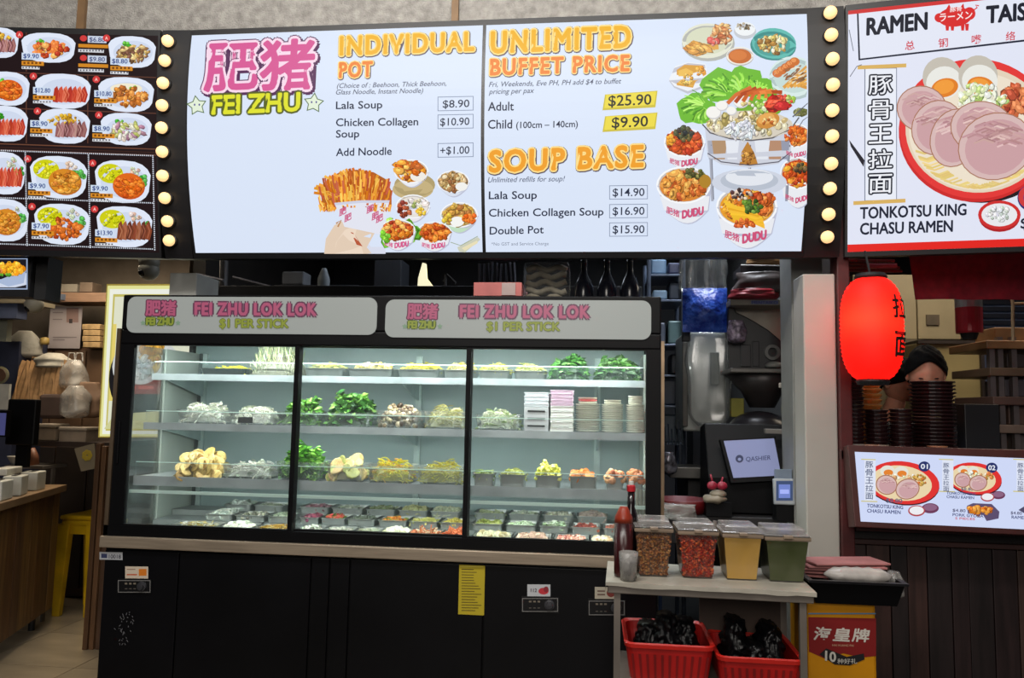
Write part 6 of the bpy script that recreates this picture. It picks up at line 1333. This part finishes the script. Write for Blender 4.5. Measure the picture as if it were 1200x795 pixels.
# inside: beige panels and cabinets
BEI = mat('beige_kitchen_panel', (134, 124, 98), .5, 0, .08, 3)
q = MB(); 
kc = empty('kitchen_cabinets', P(1090, 500, 5.0), 'beige kitchen wall cabinets behind the cooks', 'cabinet'); kc.location.z = .15
for a, b_, c, d_ in ((1000, 1074, 322, 398), (1075, 1125, 322, 398), (1126, 1150, 322, 398), (1000, 1074, 400, 480)):
    q = MB(); q.pbox(a, c, b_, d_, 5.0, .3); q.build('door', BEI, kc, bevel=.006)
q = MB(); q.pbox(1086, 369, 1101, 381, 4.99, .01); q.build('vent_plate', mat('dark_vent', (72, 62, 48), .6), kc)
q = MB(); q.pbox(995, 398, 1080, 400.5, 4.95, .03); q.build('rail', mat('steel_rail', (150, 140, 120), .3, .7), kc)
fk = empty('kitchen_fridge', P(1118, 500, 4.6), 'beige fridge with dark edging behind the tall bowl stack', 'fridge'); fk.location.z = .15
q = MB(); q.pbox(1076, 402, 1152, 560, 4.6, .35); q.build('body', mat('cream_fridge', (154, 140, 98), .45, 0, .06, 3), fk, bevel=.01)
q = MB(); q.pbox(1076, 399, 1156, 403, 4.58, .38); q.pbox(1152, 403, 1156, 560, 4.58, .38); q.build('edging', mat('dark_edge', (42, 34, 32), .5), fk)
q = MB(); q.pbox(1092, 410, 1094, 420, 4.575, .02); q.build('handle', M_DARK, fk)
ex = empty('red_canister', P(1136, 394, 3.9), 'red canister with silver band hanging under the banner', 'canister')
c = P(1136, 391, 3.9); r = (P(1151, 370, 3.9).x-P(1121, 370, 3.9).x)/2
q = MB(); q.lathe(c, [(r*.96, 0), (r, .01), (r, P(1136, 361, 3.9).z-c.z)], 24); q.build('body', mat('canister_red', (132, 18, 30), .3, .1), ex, smooth=False)
z1 = P(1136, 361, 3.9).z; q = MB(); q.lathe((c.x, c.y, z1), [(r*1.01, 0), (r*1.01, .055), (r*.8, .065)], 24); q.build('silver_band', mat('silver_band', (150, 150, 150), .3, .8), ex)
q = MB(); q.lathe(c-Vector((0, 0, .03)), [(r*.5, 0), (r*.7, .03)], 16); q.build('bottom_cap', M_DARK, ex)
# right shelving
rs = empty('wooden_rack', P(1185, 528, 3.9), 'wooden and steel rack at the right edge of the ramen stall', 'rack'); rs.location.z = .15
X0, X1 = P(1158, 450, 3.9).x, P(1290, 450, 3.9).x
for k, (py, c) in enumerate(((401, (126, 92, 58)), (433, (96, 76, 58)), (467, (90, 66, 58)), (500, (124, 104, 92)))):
    z = P(1180, py+3, 3.9).z; q = MB(); q.box(X0+.01*k, X1, 3.9, 4.3, z-.02, z+.02); q.build('shelf', mat('rack_wood_%d' % k, c, .5, 0, .15, 5), rs, bevel=.004)
for x in (1164, 1174, 1190, 1240):
    q = MB(); X = P(x, 450, 3.92).x; q.box(X-.012, X+.012, 3.92, 3.95, .15, P(x, 395 if x > 1170 else 401, 3.92).z); q.build('post', mat('dull_rack_steel', (104, 96, 96), .4, .4), rs)
for lab, x0, y0, x1, y1, c in (('light wooden box atop the right rack', 1166, 384, 1215, 400, (132, 98, 62)), ('dark pots on the rack second shelf', 1180, 415, 1215, 431, (48, 40, 40)), ('row of grey pots on the lower rack shelf', 1178, 446, 1215, 465, (66, 60, 66)), ('brown box at the rack bottom', 1182, 474, 1215, 498, (84, 62, 54)), ('grey crate under the rack', 1186, 506, 1215, 530, (88, 80, 78))):
    pb('rack_box', x0, y0, x1, y1, 3.96, .2, c, lab, 'box')
wd = pb('blue_shutter', 1153, 352, 1212, 476, 5.8, .02, (84, 98, 130), 'pale blue shutter far behind the rack', 'shutter')  # flat pale blue panel, darker slats follow
for i in range(5):
    q = MB(); zt = P(1180, 352+i*8, 5.78).z; q.box(P(1150, 360, 5.78).x, P(1225, 360, 5.78).x, 5.77, 5.79, zt-.03, zt); q.build('slat', mat('dark_blue_slat', (30, 34, 50), .5), wd)
q = MB(); q.tube([P(1183, 338, 3.7), P(1187, 356, 3.7), P(1187, 400, 3.7)], .007, 6); q.tube([P(1187, 356, 3.7), P(1230, 355, 3.7)], .007, 6); simple('pale_frame', q, mat('pale_bamboo', (150, 130, 96), .5), 'thin pale bent frame at the right edge', 'frame')
pb('black_bin', 1131, 474, 1172, 530, 3.75, .25, (16, 16, 22), 'black box right of the tall bowl stack', 'box', .5)
# stacks of dark lacquer bowls/boxes
LAC = [mat('dark_lacquer', (34, 12, 14), .35, 0, .15, 6), mat('black_lacquer', (22, 12, 14), .4, 0, .15, 6)]
def stack(x0, x1, ytop, Y, n, where, rim=True):
    a, b_ = P(x0, 500, Y).x, P(x1, 500, Y).x; zt = P((x0+x1)/2, ytop, Y).z; z0 = zrt+.001; r = (b_-a)/2; h = (zt-z0)/n; cx = (a+b_)/2
    q = MB(); q.lathe((0, 0, 0), [(r*.86, 0), (r*.9, h*.45), (r, h*.55), (r, h*.85), (r*.86, h*.92)], 24)
    o = q.build('lacquer_box', LAC[0]); o.data.transform(Matrix.Translation(-Vector((0, 0, 0)))); me = o.data
    for k in range(n):
        if k: o = bpy.data.objects.new('lacquer_box', me); COL.objects.link(o)
        o.location = (cx+random.uniform(-.002, .002), Y+r, z0+k*h); tag(o, ('topmost' if k == n-1 else 'lowest' if k == 0 else 'inner')+' dark red lacquer box of the %s stack on the counter' % where, 'lacquer box', 'boxes in the %s stack' % where)
    return zt
stack(993, 1017, 437, 3.2, 19, 'left lantern side')
stack(1018, 1046, 480, 3.2, 10, 'low first')
stack(1047, 1074, 479, 3.2, 10, 'low second')
stack(1078, 1131, 446, 3.18, 19, 'tall wide')
q = MB()
wz = P(1020, 446, 3.32); nw = int((wz.z-zrt)/.022); wz.z = zrt+.001
for k in range(nw): q.lathe(wz+Vector((0, 0, k*.022)), [(.03, 0), (.042, .012), (.044, .018), (.03, .02)], 14)
simple('wafer_cup_stack', q, mat('amber_cups', (190, 130, 66), .4), 'stack of amber paper cups behind the lantern', 'cups')
for x, y, c, lab in ((1002, 517, (120, 116, 112), 'small white saucer at the left counter end'), (1020, 514, (150, 110, 90), 'little orange dish among the lacquer stacks'), (1098, 520, (150, 100, 70), 'tan cloth lump below the tall lacquer stack'), (1030, 519, (126, 112, 100), 'small beige saucer near the low stacks')):
    q = MB(); p0 = P(x, y, 3.1); p0.z = zrt+.001; q.lathe(p0, [(.018, 0), (.034, .012), (.036, .018), (.02, .01)], 16); simple('saucer', q, mat('s'+lab[:9], c, .4), lab, 'saucer', smooth=True)

# ------------------------------------------------------------------ cooks
SKIN = mat('skin', (206, 146, 120), .5, 0, .08, 20)
HAIR = mat('black_hair', (5, 4, 4), .9, 0, .3, 60, .15, 120, spec=.15)
SHIRT = [mat('dark_shirt', (24, 24, 34), .8, 0, .12, 20), mat('navy_shirt', (22, 22, 46), .8, 0, .12, 20)]
def skin_mesh(name, nodes, edges, m_, parent, sub=2):
    off = Vector((0, 0, 0)); q = parent
    while q is not None: off += q.location; q = q.parent
    me = bpy.data.meshes.new(name); me.from_pydata([Vector(n[0])-off for n in nodes], edges, []); o = bpy.data.objects.new(name, me); COL.objects.link(o); o.parent = parent
    md = o.modifiers.new('skin', 'SKIN'); sl = me.skin_vertices[0].data
    for i, n in enumerate(nodes): r_ = n[1]; sl[i].radius = r_ if isinstance(r_, tuple) else (r_, r_); sl[i].use_root = (i == 0)
    md2 = o.modifiers.new('sub', 'SUBSURF'); md2.levels = sub; md2.render_levels = sub; me.materials.append(m_)
    for pl_ in me.polygons: pl_.use_smooth = True
    md.use_smooth_shade = True
    return o
def person(label, head, zf, yaw, bow, shirt, lean=Vector((0, 0, 0)), hands=None):
    """head = centre of the skull; zf = floor; yaw turns the figure about the vertical, bow nods the head"""
    H_ = Vector(head); R = Matrix.Rotation(yaw, 3, 'Z'); f = R @ Vector((0, -1, 0)); s_ = R @ Vector((1, 0, 0)); up = Vector((0, 0, 1))
    pel = Vector((H_.x, H_.y, zf+.88))-f*.14-lean; ch = H_-f*.13-up*.36-lean*.4; nk = H_-f*.075-up*.17
    root = empty('person', (pel.x, pel.y, zf), label, 'person')
    N_ = [(pel, (.15, .11)), (pel.lerp(ch, .5), (.14, .1)), (ch, (.16, .11)), (nk+(ch-nk)*.35, (.06, .06)), ]
    E_ = [(0, 1), (1, 2), (2, 3)]
    hs_ = []
    for k in (-1, 1):
        sh = ch+s_*k*.17+up*.10; el = sh+s_*k*.05-up*.25+f*.08; wr = el+f*.2+up*.02-s_*k*.08
        i0 = len(N_); N_ += [(sh, (.062, .062)), (el, (.045, .045))]; E_ += [(2, i0), (i0, i0+1)]; hs_.append((el, wr, k))
        hp = pel+s_*k*.09-up*.06; kn = Vector((hp.x, hp.y, zf+.46))+f*.02; an = Vector((hp.x, hp.y, zf+.07)); i1 = len(N_); N_ += [(hp, (.09, .09)), (kn, (.065, .065)), (an, (.05, .05)), (an+f*.12-up*.03, (.04, .035))]; E_ += [(0, i1), (i1, i1+1), (i1+1, i1+2), (i1+2, i1+3)]
    skin_mesh('clothed_body', N_, E_, shirt, root)
    skin_mesh('neck', [(nk-up*.10-f*.01, (.052, .052)), (nk-up*.02, (.05, .05)), (H_-up*.06-f*.01, (.055, .055))], [(0, 1), (1, 2)], SKIN, root)
    for el, wr, k in hs_:
        d = (wr-el).normalized(); sd = d.cross(up).normalized()
        NN = [(el, (.038, .038)), (wr, (.026, .026)), (wr+d*.05, (.034, .018)), (wr+d*.085, (.03, .015))]; EE = [(0, 1), (1, 2), (2, 3)]
        skin_mesh('forearm', NN, EE, SKIN, root)
        for j, ln in enumerate((.06, .07, .066, .05)):
            b0 = wr+d*.075+sd*(-.027+.018*j); skin_mesh('finger', [(b0, .009), (b0+d*ln*.5-up*.006, .0085), (b0+d*ln*.8-up*.03, .0075)], [(0, 1), (1, 2)], SKIN, root, 1)
        b0 = wr+d*.03-sd*k*.03; skin_mesh('thumb', [(b0, .011), (b0+d*.03-sd*k*.022, .010), (b0+d*.055-sd*k*.026-up*.01, .008)], [(0, 1), (1, 2)], SKIN, root, 1)
    # head: skull with brow, nose, jaw; turned by yaw and bowed
    MR = (Matrix.Rotation(yaw, 4, 'Z') @ Matrix.Rotation(bow, 4, 'X')).to_3x3()
    def hf(v):
        k = 1.0; fr_ = max(0, -v.y); 
        if v.z < 0: k -= .14*(-v.z)**1.2*(1-.3*fr_)
        k += .16*math.exp(-((v.x/.13)**2+((v.z+.12)/.22)**2))*(fr_ > .6)       # nose
        k -= .05*math.exp(-(((abs(v.x)-.34)/.16)**2+((v.z-.06)/.12)**2))*(fr_ > .3)  # eye sockets
        k += .04*math.exp(-((v.x/.25)**2+((v.z+.52)/.10)**2))*(fr_ > .3)         # lips
        k += .03*math.exp(-((v.x/.3)**2+((v.z+.8)/.15)**2))*(fr_ > .0)         # chin
        return k
    q = MB(); q.sphere(H_, (.076, .094, .118), 32, 24, None, hf, MR)
    for k in (-1, 1): q.sphere(H_+MR @ Vector((k*.077, .008, -.008)), (.010, .020, .032), 10, 8, None, None, MR)
    q.build('head', SKIN, root, smooth=True)
    for k in (-1, 1):
        q = MB(); q.sphere(H_+MR @ Vector((k*.030, -.081, .004)), (.013, .008, .0035), 10, 6, None, None, MR); q.build('eye', mat('dark_eye', (20, 16, 14), .3), root, smooth=True)
    q = MB(); q.sphere(H_+MR @ Vector((0, -.086, -.060)), (.022, .008, .0055), 12, 6, None, None, MR); q.build('mouth', mat('lip_colour', (138, 74, 66), .5), root, smooth=True)
    q = MB(); n_, m_ = 32, 20; vs = []; fs = []
    for i in range(m_+1):
        for j in range(n_):
            a = 2*math.pi*j/n_; dv = Vector((math.cos(a), math.sin(a), 0)); front = max(0, -dv.y); side = abs(dv.x)
            lim = 2.1-1.22*front**1.2-.35*(side**6)*(dv.y < .3)
            t = lim*i/m_; p_ = Vector((math.sin(t)*dv.x, math.sin(t)*dv.y, math.cos(t)))
            k = 1.0+.05*noise.noise(p_*5)+.02*math.sin(j*5+i) if i < m_ else .96
            vs.append(H_+Vector((0, 0, .004))+MR @ (Vector((p_.x*.090, p_.y*.109, p_.z*.132))*k))
    for i in range(m_):
        for j in range(n_): fs.append((i*n_+j, (i+1)*n_+j, (i+1)*n_+(j+1) % n_, i*n_+(j+1) % n_))
    q.add(vs, fs); q.build('hair', HAIR, root, smooth=True)
    return root
hp = P(1085, 438, 3.8)
person('cook with short black hair looking down behind the tall lacquer stack', hp, .15, math.radians(-14), math.radians(22), SHIRT[0])
hp2 = P(1055, 449, 4.3)
person('cook leaning sideways just right of the red lantern', hp2, .15, math.radians(30), math.radians(28), SHIRT[1])

# ================================================================== SAUCE CART
cart = empty('sauce_cart', (0.38, 2.62, 0), 'grey steel cart with stained white top carrying sauce tubs', 'cart')
YC0 = 2.46
zc1 = P(830, 688, YC0).z; CX0, CX1 = P(712, 685, YC0).x, P(953, 700, YC0).x
ang = math.radians(-2.0)
CM = Matrix.Translation(((CX0+CX1)/2, YC0, 0)) @ Matrix.Rotation(ang, 4, 'Z'); W2 = (CX1-CX0)/2; DC = .33
M_CART = mat('cart_metal', (116, 108, 100), .45, .3, .12, 6)
q = MB(); q.box(-W2, W2, 0, DC, zc1-.035, zc1-.003, None, CM); q.build('frame_top', M_CART, cart, bevel=.003)
q = MB(); N = 22; g = {}
for i in range(N+1):
    for j in range(9):
        u, v = -W2-.006+(2*W2+.012)*i/N, -.008+(DC+.012)*j/8; zz = zc1+.0015*noise.noise(Vector((u*22, v*22, 0)))
        if j == 0: v -= .004*noise.noise(Vector((u*30, 0, 3)))
        g[i, j] = CM @ Vector((u, v, zz))
vs = [g[i, j] for i in range(N+1) for j in range(9)]; fs = [(i*9+j, (i+1)*9+j, (i+1)*9+j+1, i*9+j+1) for i in range(N) for j in range(8)]
q.add(vs, fs); n0 = N+1; e = [g[i, 0] for i in range(n0)]; dn = [v-Vector((0, 0, .012+.006*noise.noise(v*14))) for v in e]; q.add(e+dn, [(i, n0+i, n0+i+1, i+1) for i in range(N)])
l_ = [g[0, j] for j in range(9)]; dl = [v-Vector((0, 0, .03)) for v in l_]; q.add(l_+dl, [(j, j+1, 9+j+1, 9+j) for j in range(8)])
q.build('cover_sheet', mat('stained_white_sheet', (176, 170, 156), .6, 0, .12, 9, .3, 30), cart, smooth=True)
for sx, sy2 in ((-1, 0), (1, 0), (-1, 1), (1, 1)):
    q = MB(); u = sx*(W2-.03); v = .02+sy2*(DC-.04); q.box(u-.010, u+.010, v-.010, v+.010, 0, zc1-.035, None, CM); q.build('leg', M_CART, cart)
for zz in (.62, .3):
    q = MB(); q.box(-W2+.03, W2-.03, .01, DC-.01, zc1-zz-.004, zc1-zz, None, CM); q.build('shelf', M_CART, cart)
q = MB(); q.box(.0, W2-.04, DC-.03, DC-.02, zc1-.3, zc1-.04, None, CM); q.build('back_board', mat('dim_brown_board', (62, 48, 40), .7), cart)
# sauce tubs
GR = [('ground brown crushed peanut', [(150, 96, 56), (118, 70, 42), (176, 124, 76)], 'crushed brown peanuts'), ('red chilli', [(176, 54, 34), (140, 40, 28), (206, 100, 60)], 'chopped red chilli sauce'), ('yellow sauce', [(206, 164, 74), (196, 152, 66)], 'smooth yellow sauce'), ('green sauce', [(66, 78, 26), (56, 64, 26)], 'dark green sauce')]
M_TUBW = glass('cloudy_tub_wall', (.6, .55, .48), .05, .15, .12); M_LID = glass('cloudy_lid', (.62, .58, .55), .30, .18, .2)
for i, (xa, xb, ybot) in enumerate(((747, 785, 668), (798, 838, 672), (850, 890, 677), (900, 945, 682))):
    Yt = 2.56; a, b_ = P(xa, 650, Yt).x, P(xb, 650, Yt).x; w_ = b_-a; cx = (a+b_)/2; zb = zc1+.002; zt = P(cx*0+(xa+xb)/2, 619+i*3.4, Yt).z; nm, cols, desc = GR[i]
    cyy = Yt+.075; dd = .15
    t = empty('sauce_tub', (cx, cyy, zb), 'clear lidded tub holding '+desc+' on the cart', 'tub', 'lidded sauce tubs on the cart')
    def rg(k, z, o=0, w_=w_, cx=cx, cyy=cyy, dd=dd): return [(cx+sx*(w_/2*k-o), cyy+sy2*(dd/2*k-o), z) for sx, sy2 in ((-1, -1), (1, -1), (1, 1), (-1, 1))]
    q = MB(); q.loft([rg(.86, zb), rg(1.12, zt)], False); q.loft([rg(.86, zb+.0005), rg(.86, zb+.002)], True); q.build('wall', M_TUBW, t, bevel=0)
    q = MB(); q.loft([rg(1.18, zt-.012), rg(1.2, zt-.008), rg(1.2, zt)], False); q.build('rim', mat('cloudy_rim', (140, 122, 104), .35, 0, .1, 12), t)
    q = MB(); q.box(cx-w_*.60, cx+w_*.60, cyy-dd*.56, cyy+dd*.60, zt, zt+.006); 
    q.box(cx-w_*.50, cx+w_*.50, cyy-dd*.46, cyy+dd*.5, zt+.0065, zt+.022); q.build('lid', M_LID, t, bevel=.006)
    q = MB(); q.box(cx-w_*.12, cx+w_*.12, cyy-dd*.68, cyy-dd*.52, zt-.004, zt+.006); q.build('lid_tab', MATS['cloudy_rim'], t, bevel=.002)
    # contents, filling most of the tub
    fill = zb+(zt-zb)*(.80, .78, .93, .90)[i]; kk = .86+(1.12-.86)*(fill-zb)/(zt-zb)
    q = MB()
    if i < 2:
        q.loft([rg(.84, zb+.003), rg(kk-.03, fill)], True, tuple(v*.7 for v in cols[0]))
        for _ in range(700):
            f_ = random.random(); k_ = .85+(kk-.86)*f_; side = random.random(); z = zb+.006+(fill-zb)*f_
            if side < .7: c = Vector((cx+random.uniform(-1, 1)*w_/2*k_, cyy-dd/2*k_+.001, z))
            else: c = Vector((cx+random.uniform(-1, 1)*w_/2*k_, cyy+random.uniform(-1, 1)*dd/2*k_, fill))
            bit(q, c, random.uniform(.003, .006), 'cube', jit(random.choice(cols), 16))
    else:
        NN = 6; q.loft([rg(.845, zb+.003), rg(kk-.02, fill)], True, cols[0])
    o = q.build(desc.replace(' ', '_'), FOOD if i < 2 else mat('sauce_%d' % i, cols[0], .35, 0, .06, 6)); tag(o, desc+' filling its cart tub', 'sauce', kind='stuff')
# spoon handle out of lid
q = MB(); c = P(837, 618, 2.62); q.tube([c+Vector((0, 0, -.03)), c, c+Vector((.003, 0, .02))], .007, 8); simple('ladle', q, mat('clear_grey_handle', (130, 122, 116), .3), 'grey ladle handle sticking up between the tubs', 'ladle')
# bottles
Yb = 2.56; c = P(730.5, 668, Yb); c.z = zc1+.002; r = (P(741.5, 640, Yb).x-P(719.5, 640, Yb).x)/2; hh = P(730, 597, Yb).z-c.z
t = empty('sauce_bottle', c, 'dark red squeeze bottle with orange shoulder at the cart corner', 'bottle')
q = MB(); q.lathe(c, [(r*.96, 0), (r, .006), (r, hh*.80)], 24); q.build('body', mat('dark_red_sauce', (58, 20, 22), .25, 0, .15), t, smooth=True)
q = MB(); q.lathe(c, [(r, hh*.80), (r*.96, hh*.88), (r*.55, hh*1.0), (r*.4, hh*1.04)], 24); q.build('shoulder', mat('orange_plastic', (150, 52, 30), .35), t, smooth=True)
Yb = 2.66; c = P(742, 660, Yb); c.z = zc1+.002; c.x = P(739.5, 600, Yb).x; zt = P(739, 576, Yb).z-c.z
t = empty('sauce_bottle', c, 'tall dark bottle with red cap behind the squeeze bottle', 'bottle')
q = MB(); q.lathe(c, [(.028, 0), (.029, .01), (.029, zt*.56), (.024, zt*.66), (.0125, zt*.8), (.012, zt)], 20); q.build('body', mat('soy_dark_glass', (22, 14, 16), .15), t, smooth=True)
q = MB(); q.lathe(c, [(.0145, zt), (.0145, zt+.018), (.010, zt+.022)], 16); q.build('cap', mat('red_cap', (176, 30, 40), .4), t)
q = MB(); q.lathe(c, [(.009, zt+.022), (.008, zt+.034)], 12); q.build('cap_tip', M_WHITEP, t)
c = P(736.5, 672, 2.50); c.z = zc1+.002; r = (P(748, 655, 2.5).x-P(725, 655, 2.5).x)/2; hh = P(736, 647, 2.5).z-c.z
q = MB(); q.lathe(c, [(r*.82, 0), (r, hh), (r*.95, hh), (r*.78, .004)], 24); t = simple('clear_cup', q, M_BAG, 'clear plastic cup at the front left of the cart', 'cup', smooth=True)
q = MB(); q.lathe(c+Vector((0, 0, .006)), [(r*.78, 0), (r*.88, hh*.6)], 20); q.build('cup_filling', mat('pale_grey_filling', (130, 124, 130), .6), t)
# red baskets with black bags
RED_M = mat('red_basket_plastic', (176, 26, 24), .4, 0, .1, 8)
def basket(x0, x1, yr, Y, label, dz=.16, seed=0):
    a, b_ = P(x0, yr, Y).x, P(x1, yr, Y).x; cx = (a+b_)/2; w_ = (b_-a)/2; zr = P((x0+x1)/2, yr, Y).z; d = .29; z0 = zr-dz
    o = empty('plastic_basket', (cx, Y+d/2, z0), label, 'basket')
    def rg(k, z, grow=0):
        rx, ry = w_*k+grow, d/2*k+grow; c = .03; pts = []
        for sx, sy2, a0 in ((1, 1, 0), (-1, 1, 90), (-1, -1, 180), (1, -1, 270)):
            for i in range(5): an = math.radians(a0+22.5*i); pts.append((cx+sx*(rx-c)+c*math.cos(an), Y+d/2+sy2*(ry-c)+c*math.sin(an), z))
        return pts
    q = MB(); nlev = 7
    q.loft([rg(.82, z0), rg(.84, z0+.02), rg(.97, zr-.03), rg(.985, zr-.004)], False); q.loft([rg(.985, zr-.004, -.004), rg(.97, zr-.03, -.004), rg(.82, z0+.004, -.004)], False); q.loft([rg(.82, z0), rg(.82, z0+.003)], True)
    q.build('body', RED_M, o)
    q = MB(); q.loft([rg(1, zr-.012, .002), rg(1, zr, .004), rg(1, zr+.004, 0), rg(1, zr-.002, -.010)], False); q.build('rim', mat('red_rim', (206, 40, 32), .35, 0, .05), o, smooth=False)
    # ribs
    q = MB()
    for i in range(11):
        u = -1+2*(i+.5)/11; q.add([(cx+u*w_*.93-.004, Y+.0-.001+d*.01, zr-.03), (cx+u*w_*.93+.004, Y-.001+d*.01, zr-.03), (cx+u*w_*.82+.003, Y+d*.09-.002, z0+.02), (cx+u*w_*.82-.003, Y+d*.09-.002, z0+.02)], [(0, 1, 2, 3)])
    q.build('rib', mat('dark_red_rib', (130, 18, 18), .5), o)
    # black bags
    m_ = mat('black_bag_plastic', (12, 12, 15), .34, 0, .3, 10, .7, 22, spec=.35)
    rr = random.Random(seed)
    for k in range(3):
        bx_ = cx+(-.5+.5*k)*w_*.84; hgt = dz*.85+rr.uniform(.03, .09); q = bagmesh(bx_, z0+.012, Y+d/2+rr.uniform(-.03, .03), w_*.66, hgt, .085, seed*10+k, .62, 40, 30, .7)
        simple('black_bag', q, m_, ('left', 'middle', 'right')[k]+'most black plastic bag stuffed in the '.replace('middlemost', 'middle')+('left' if seed == 1 else 'right')+' red basket', 'bag', 'black bags in the %s basket' % ('left' if seed == 1 else 'right'), smooth=True)
    return o, z0
_, zA = basket(733, 838, 757, 2.485, 'left red plastic basket on the cart shelf full of black bags', .17, 1)
_, zB = basket(842, 944, 773, 2.47, 'right red plastic basket on the cart shelf set lower', .17, 2)

# black tray with napkins, on a yellow tin
Yt = 2.55
tx0, tx1 = P(950, 700, Yt).x, P(1062, 700, Yt).x; zt_ = P(1005, 711, Yt).z
bt = empty('black_tub', ((tx0+tx1)/2, Yt+.14, zt_), 'black plastic tub of napkins standing on the yellow tin', 'tub')
def rg2(k, z, g=0): 
    cx, w_, cyy, d = (tx0+tx1)/2, (tx1-tx0)/2, Yt+.15, .15
    return [(cx+sx*(w_*k+g), cyy+sy2*(d*k+g), z) for sx, sy2 in ((-1, -1), (1, -1), (1, 1), (-1, 1))]
hz = .075
q = MB(); q.loft([rg2(.86, zt_), rg2(1, zt_+hz)], False); q.loft([rg2(1, zt_+hz, -.006), rg2(.86, zt_+.004, -.006)], False); q.loft([rg2(.86, zt_), rg2(.86, zt_+.004)], True); q.build('body', M_BLACK, bt)
q = MB(); q.loft([rg2(1, zt_+hz-.008, .006), rg2(1, zt_+hz, .008), rg2(1, zt_+hz, -.008)], False); q.build('rim', mat('tub_rim', (26, 26, 30), .35), bt)
cx = (tx0+tx1)/2
q = MB()
for k in range(5):
    zz = zt_+hz-.02+k*.011; M = Matrix.Translation((cx-.03+.012*k, Yt+.19, zz)) @ Matrix.Rotation(.12*k-.25, 4, 'Z') @ Matrix.Rotation(random.uniform(-.06, .06), 4, 'X'); qq = MB(); qq.box(-.13, .13, -.06, .06, 0, .007, None, M)
    simple('napkin', qq, mat('pink_napkin', (172, 112, 110), .8, 0, .1, 12), ('bottom', 'second lowest', 'middle', 'second highest', 'topmost')[k]+' pink paper napkin of the pile inside the black tub', 'napkin', 'pink napkins in the tub', bevel=.002)
q = MB(); c = Vector((cx+.02, Yt+.06, zt_+hz+.008)); rings = []
for i in range(13):
    t_ = -1+2*i/12; k = (1-abs(t_)**5)*.9+.1; rings.append([c+Vector((t_*.105, .04*k*math.cos(a)*(1+.1*math.sin(i*2+a*3)), .024*k*math.sin(a)*(1+.1*math.sin(i*3+a*2)))) for a in [6.283*j/14 for j in range(14)]])
q.loft(rings, True); simple('white_pack', q, mat('white_wrapped_pack', (178, 172, 166), .35, 0, .08, 18, .4, 30), 'white plastic wrapped pack lying in the black tub', 'pack', smooth=True)
pbag('clear_wrap', 1036, 670, 1059, 700, Yt+.1, M_BAG, 'clear crumpled wrap at the right end of the black tub', 71, .5, .04, 'wrap')
# tin
nx0, nx1 = P(946, 755, 2.6).x, P(1027.5, 755, 2.6).x; ztin = zt_-.003; 
tn = empty('oil_tin', ((nx0+nx1)/2, 2.72, 0), 'yellow square tin with red band under the black tub', 'tin')
ztb = ztin-.36
q = MB(); q.box(nx0, nx1, 2.6, 2.82, ztb, ztin); q.build('body', mat('tin_yellow', (206, 140, 16), .35, .1, .1, 5), tn, bevel=.01)
ys = Surf((nx0, 2.6, ztb), 0, 0, 0, 1)
q = Paint(ys, .0008, 1e-4); q.poly([(947, 723.5), (1026.5, 725), (1026.5, 769), (1010, 771), (988, 766), (966, 772), (948, 764)], (126, 18, 18))
for ch, a in (('海', 953), ('皇', 976), ('牌', 998)): q.text(ch, a, 750+(a-953)*.04, a+19, 751+(a-953)*.04, 15, (206, 200, 190), .03, cjk=True, up=(.18, -1))
q.text('HAI HUANG PAI', 975, 757.5, 1000, 758, 2.4, (190, 150, 120), .01)
q.poly([(960, 767), (968, 760), (992, 770), (1012, 766), (1013, 773), (996, 780), (978, 779)], (24, 22, 24))
q.text('10', 967, 774, 979, 776, 11, (200, 196, 186), .03); q.text('种好礼', 981, 778, 1004, 778, 6, (190, 186, 176), .01, cjk=True)
q.rect(947, 718.5, 1026, 720, (90, 130, 160))
q.build('label_print', tn, PAPER)
q = MB(); q.box(nx0-.02, nx1+.03, 2.58, 2.86, .0, ztb-.001); simple('black_crate', q, M_BLACK, 'black crate on the floor carrying the yellow tin', 'crate', bevel=.006)
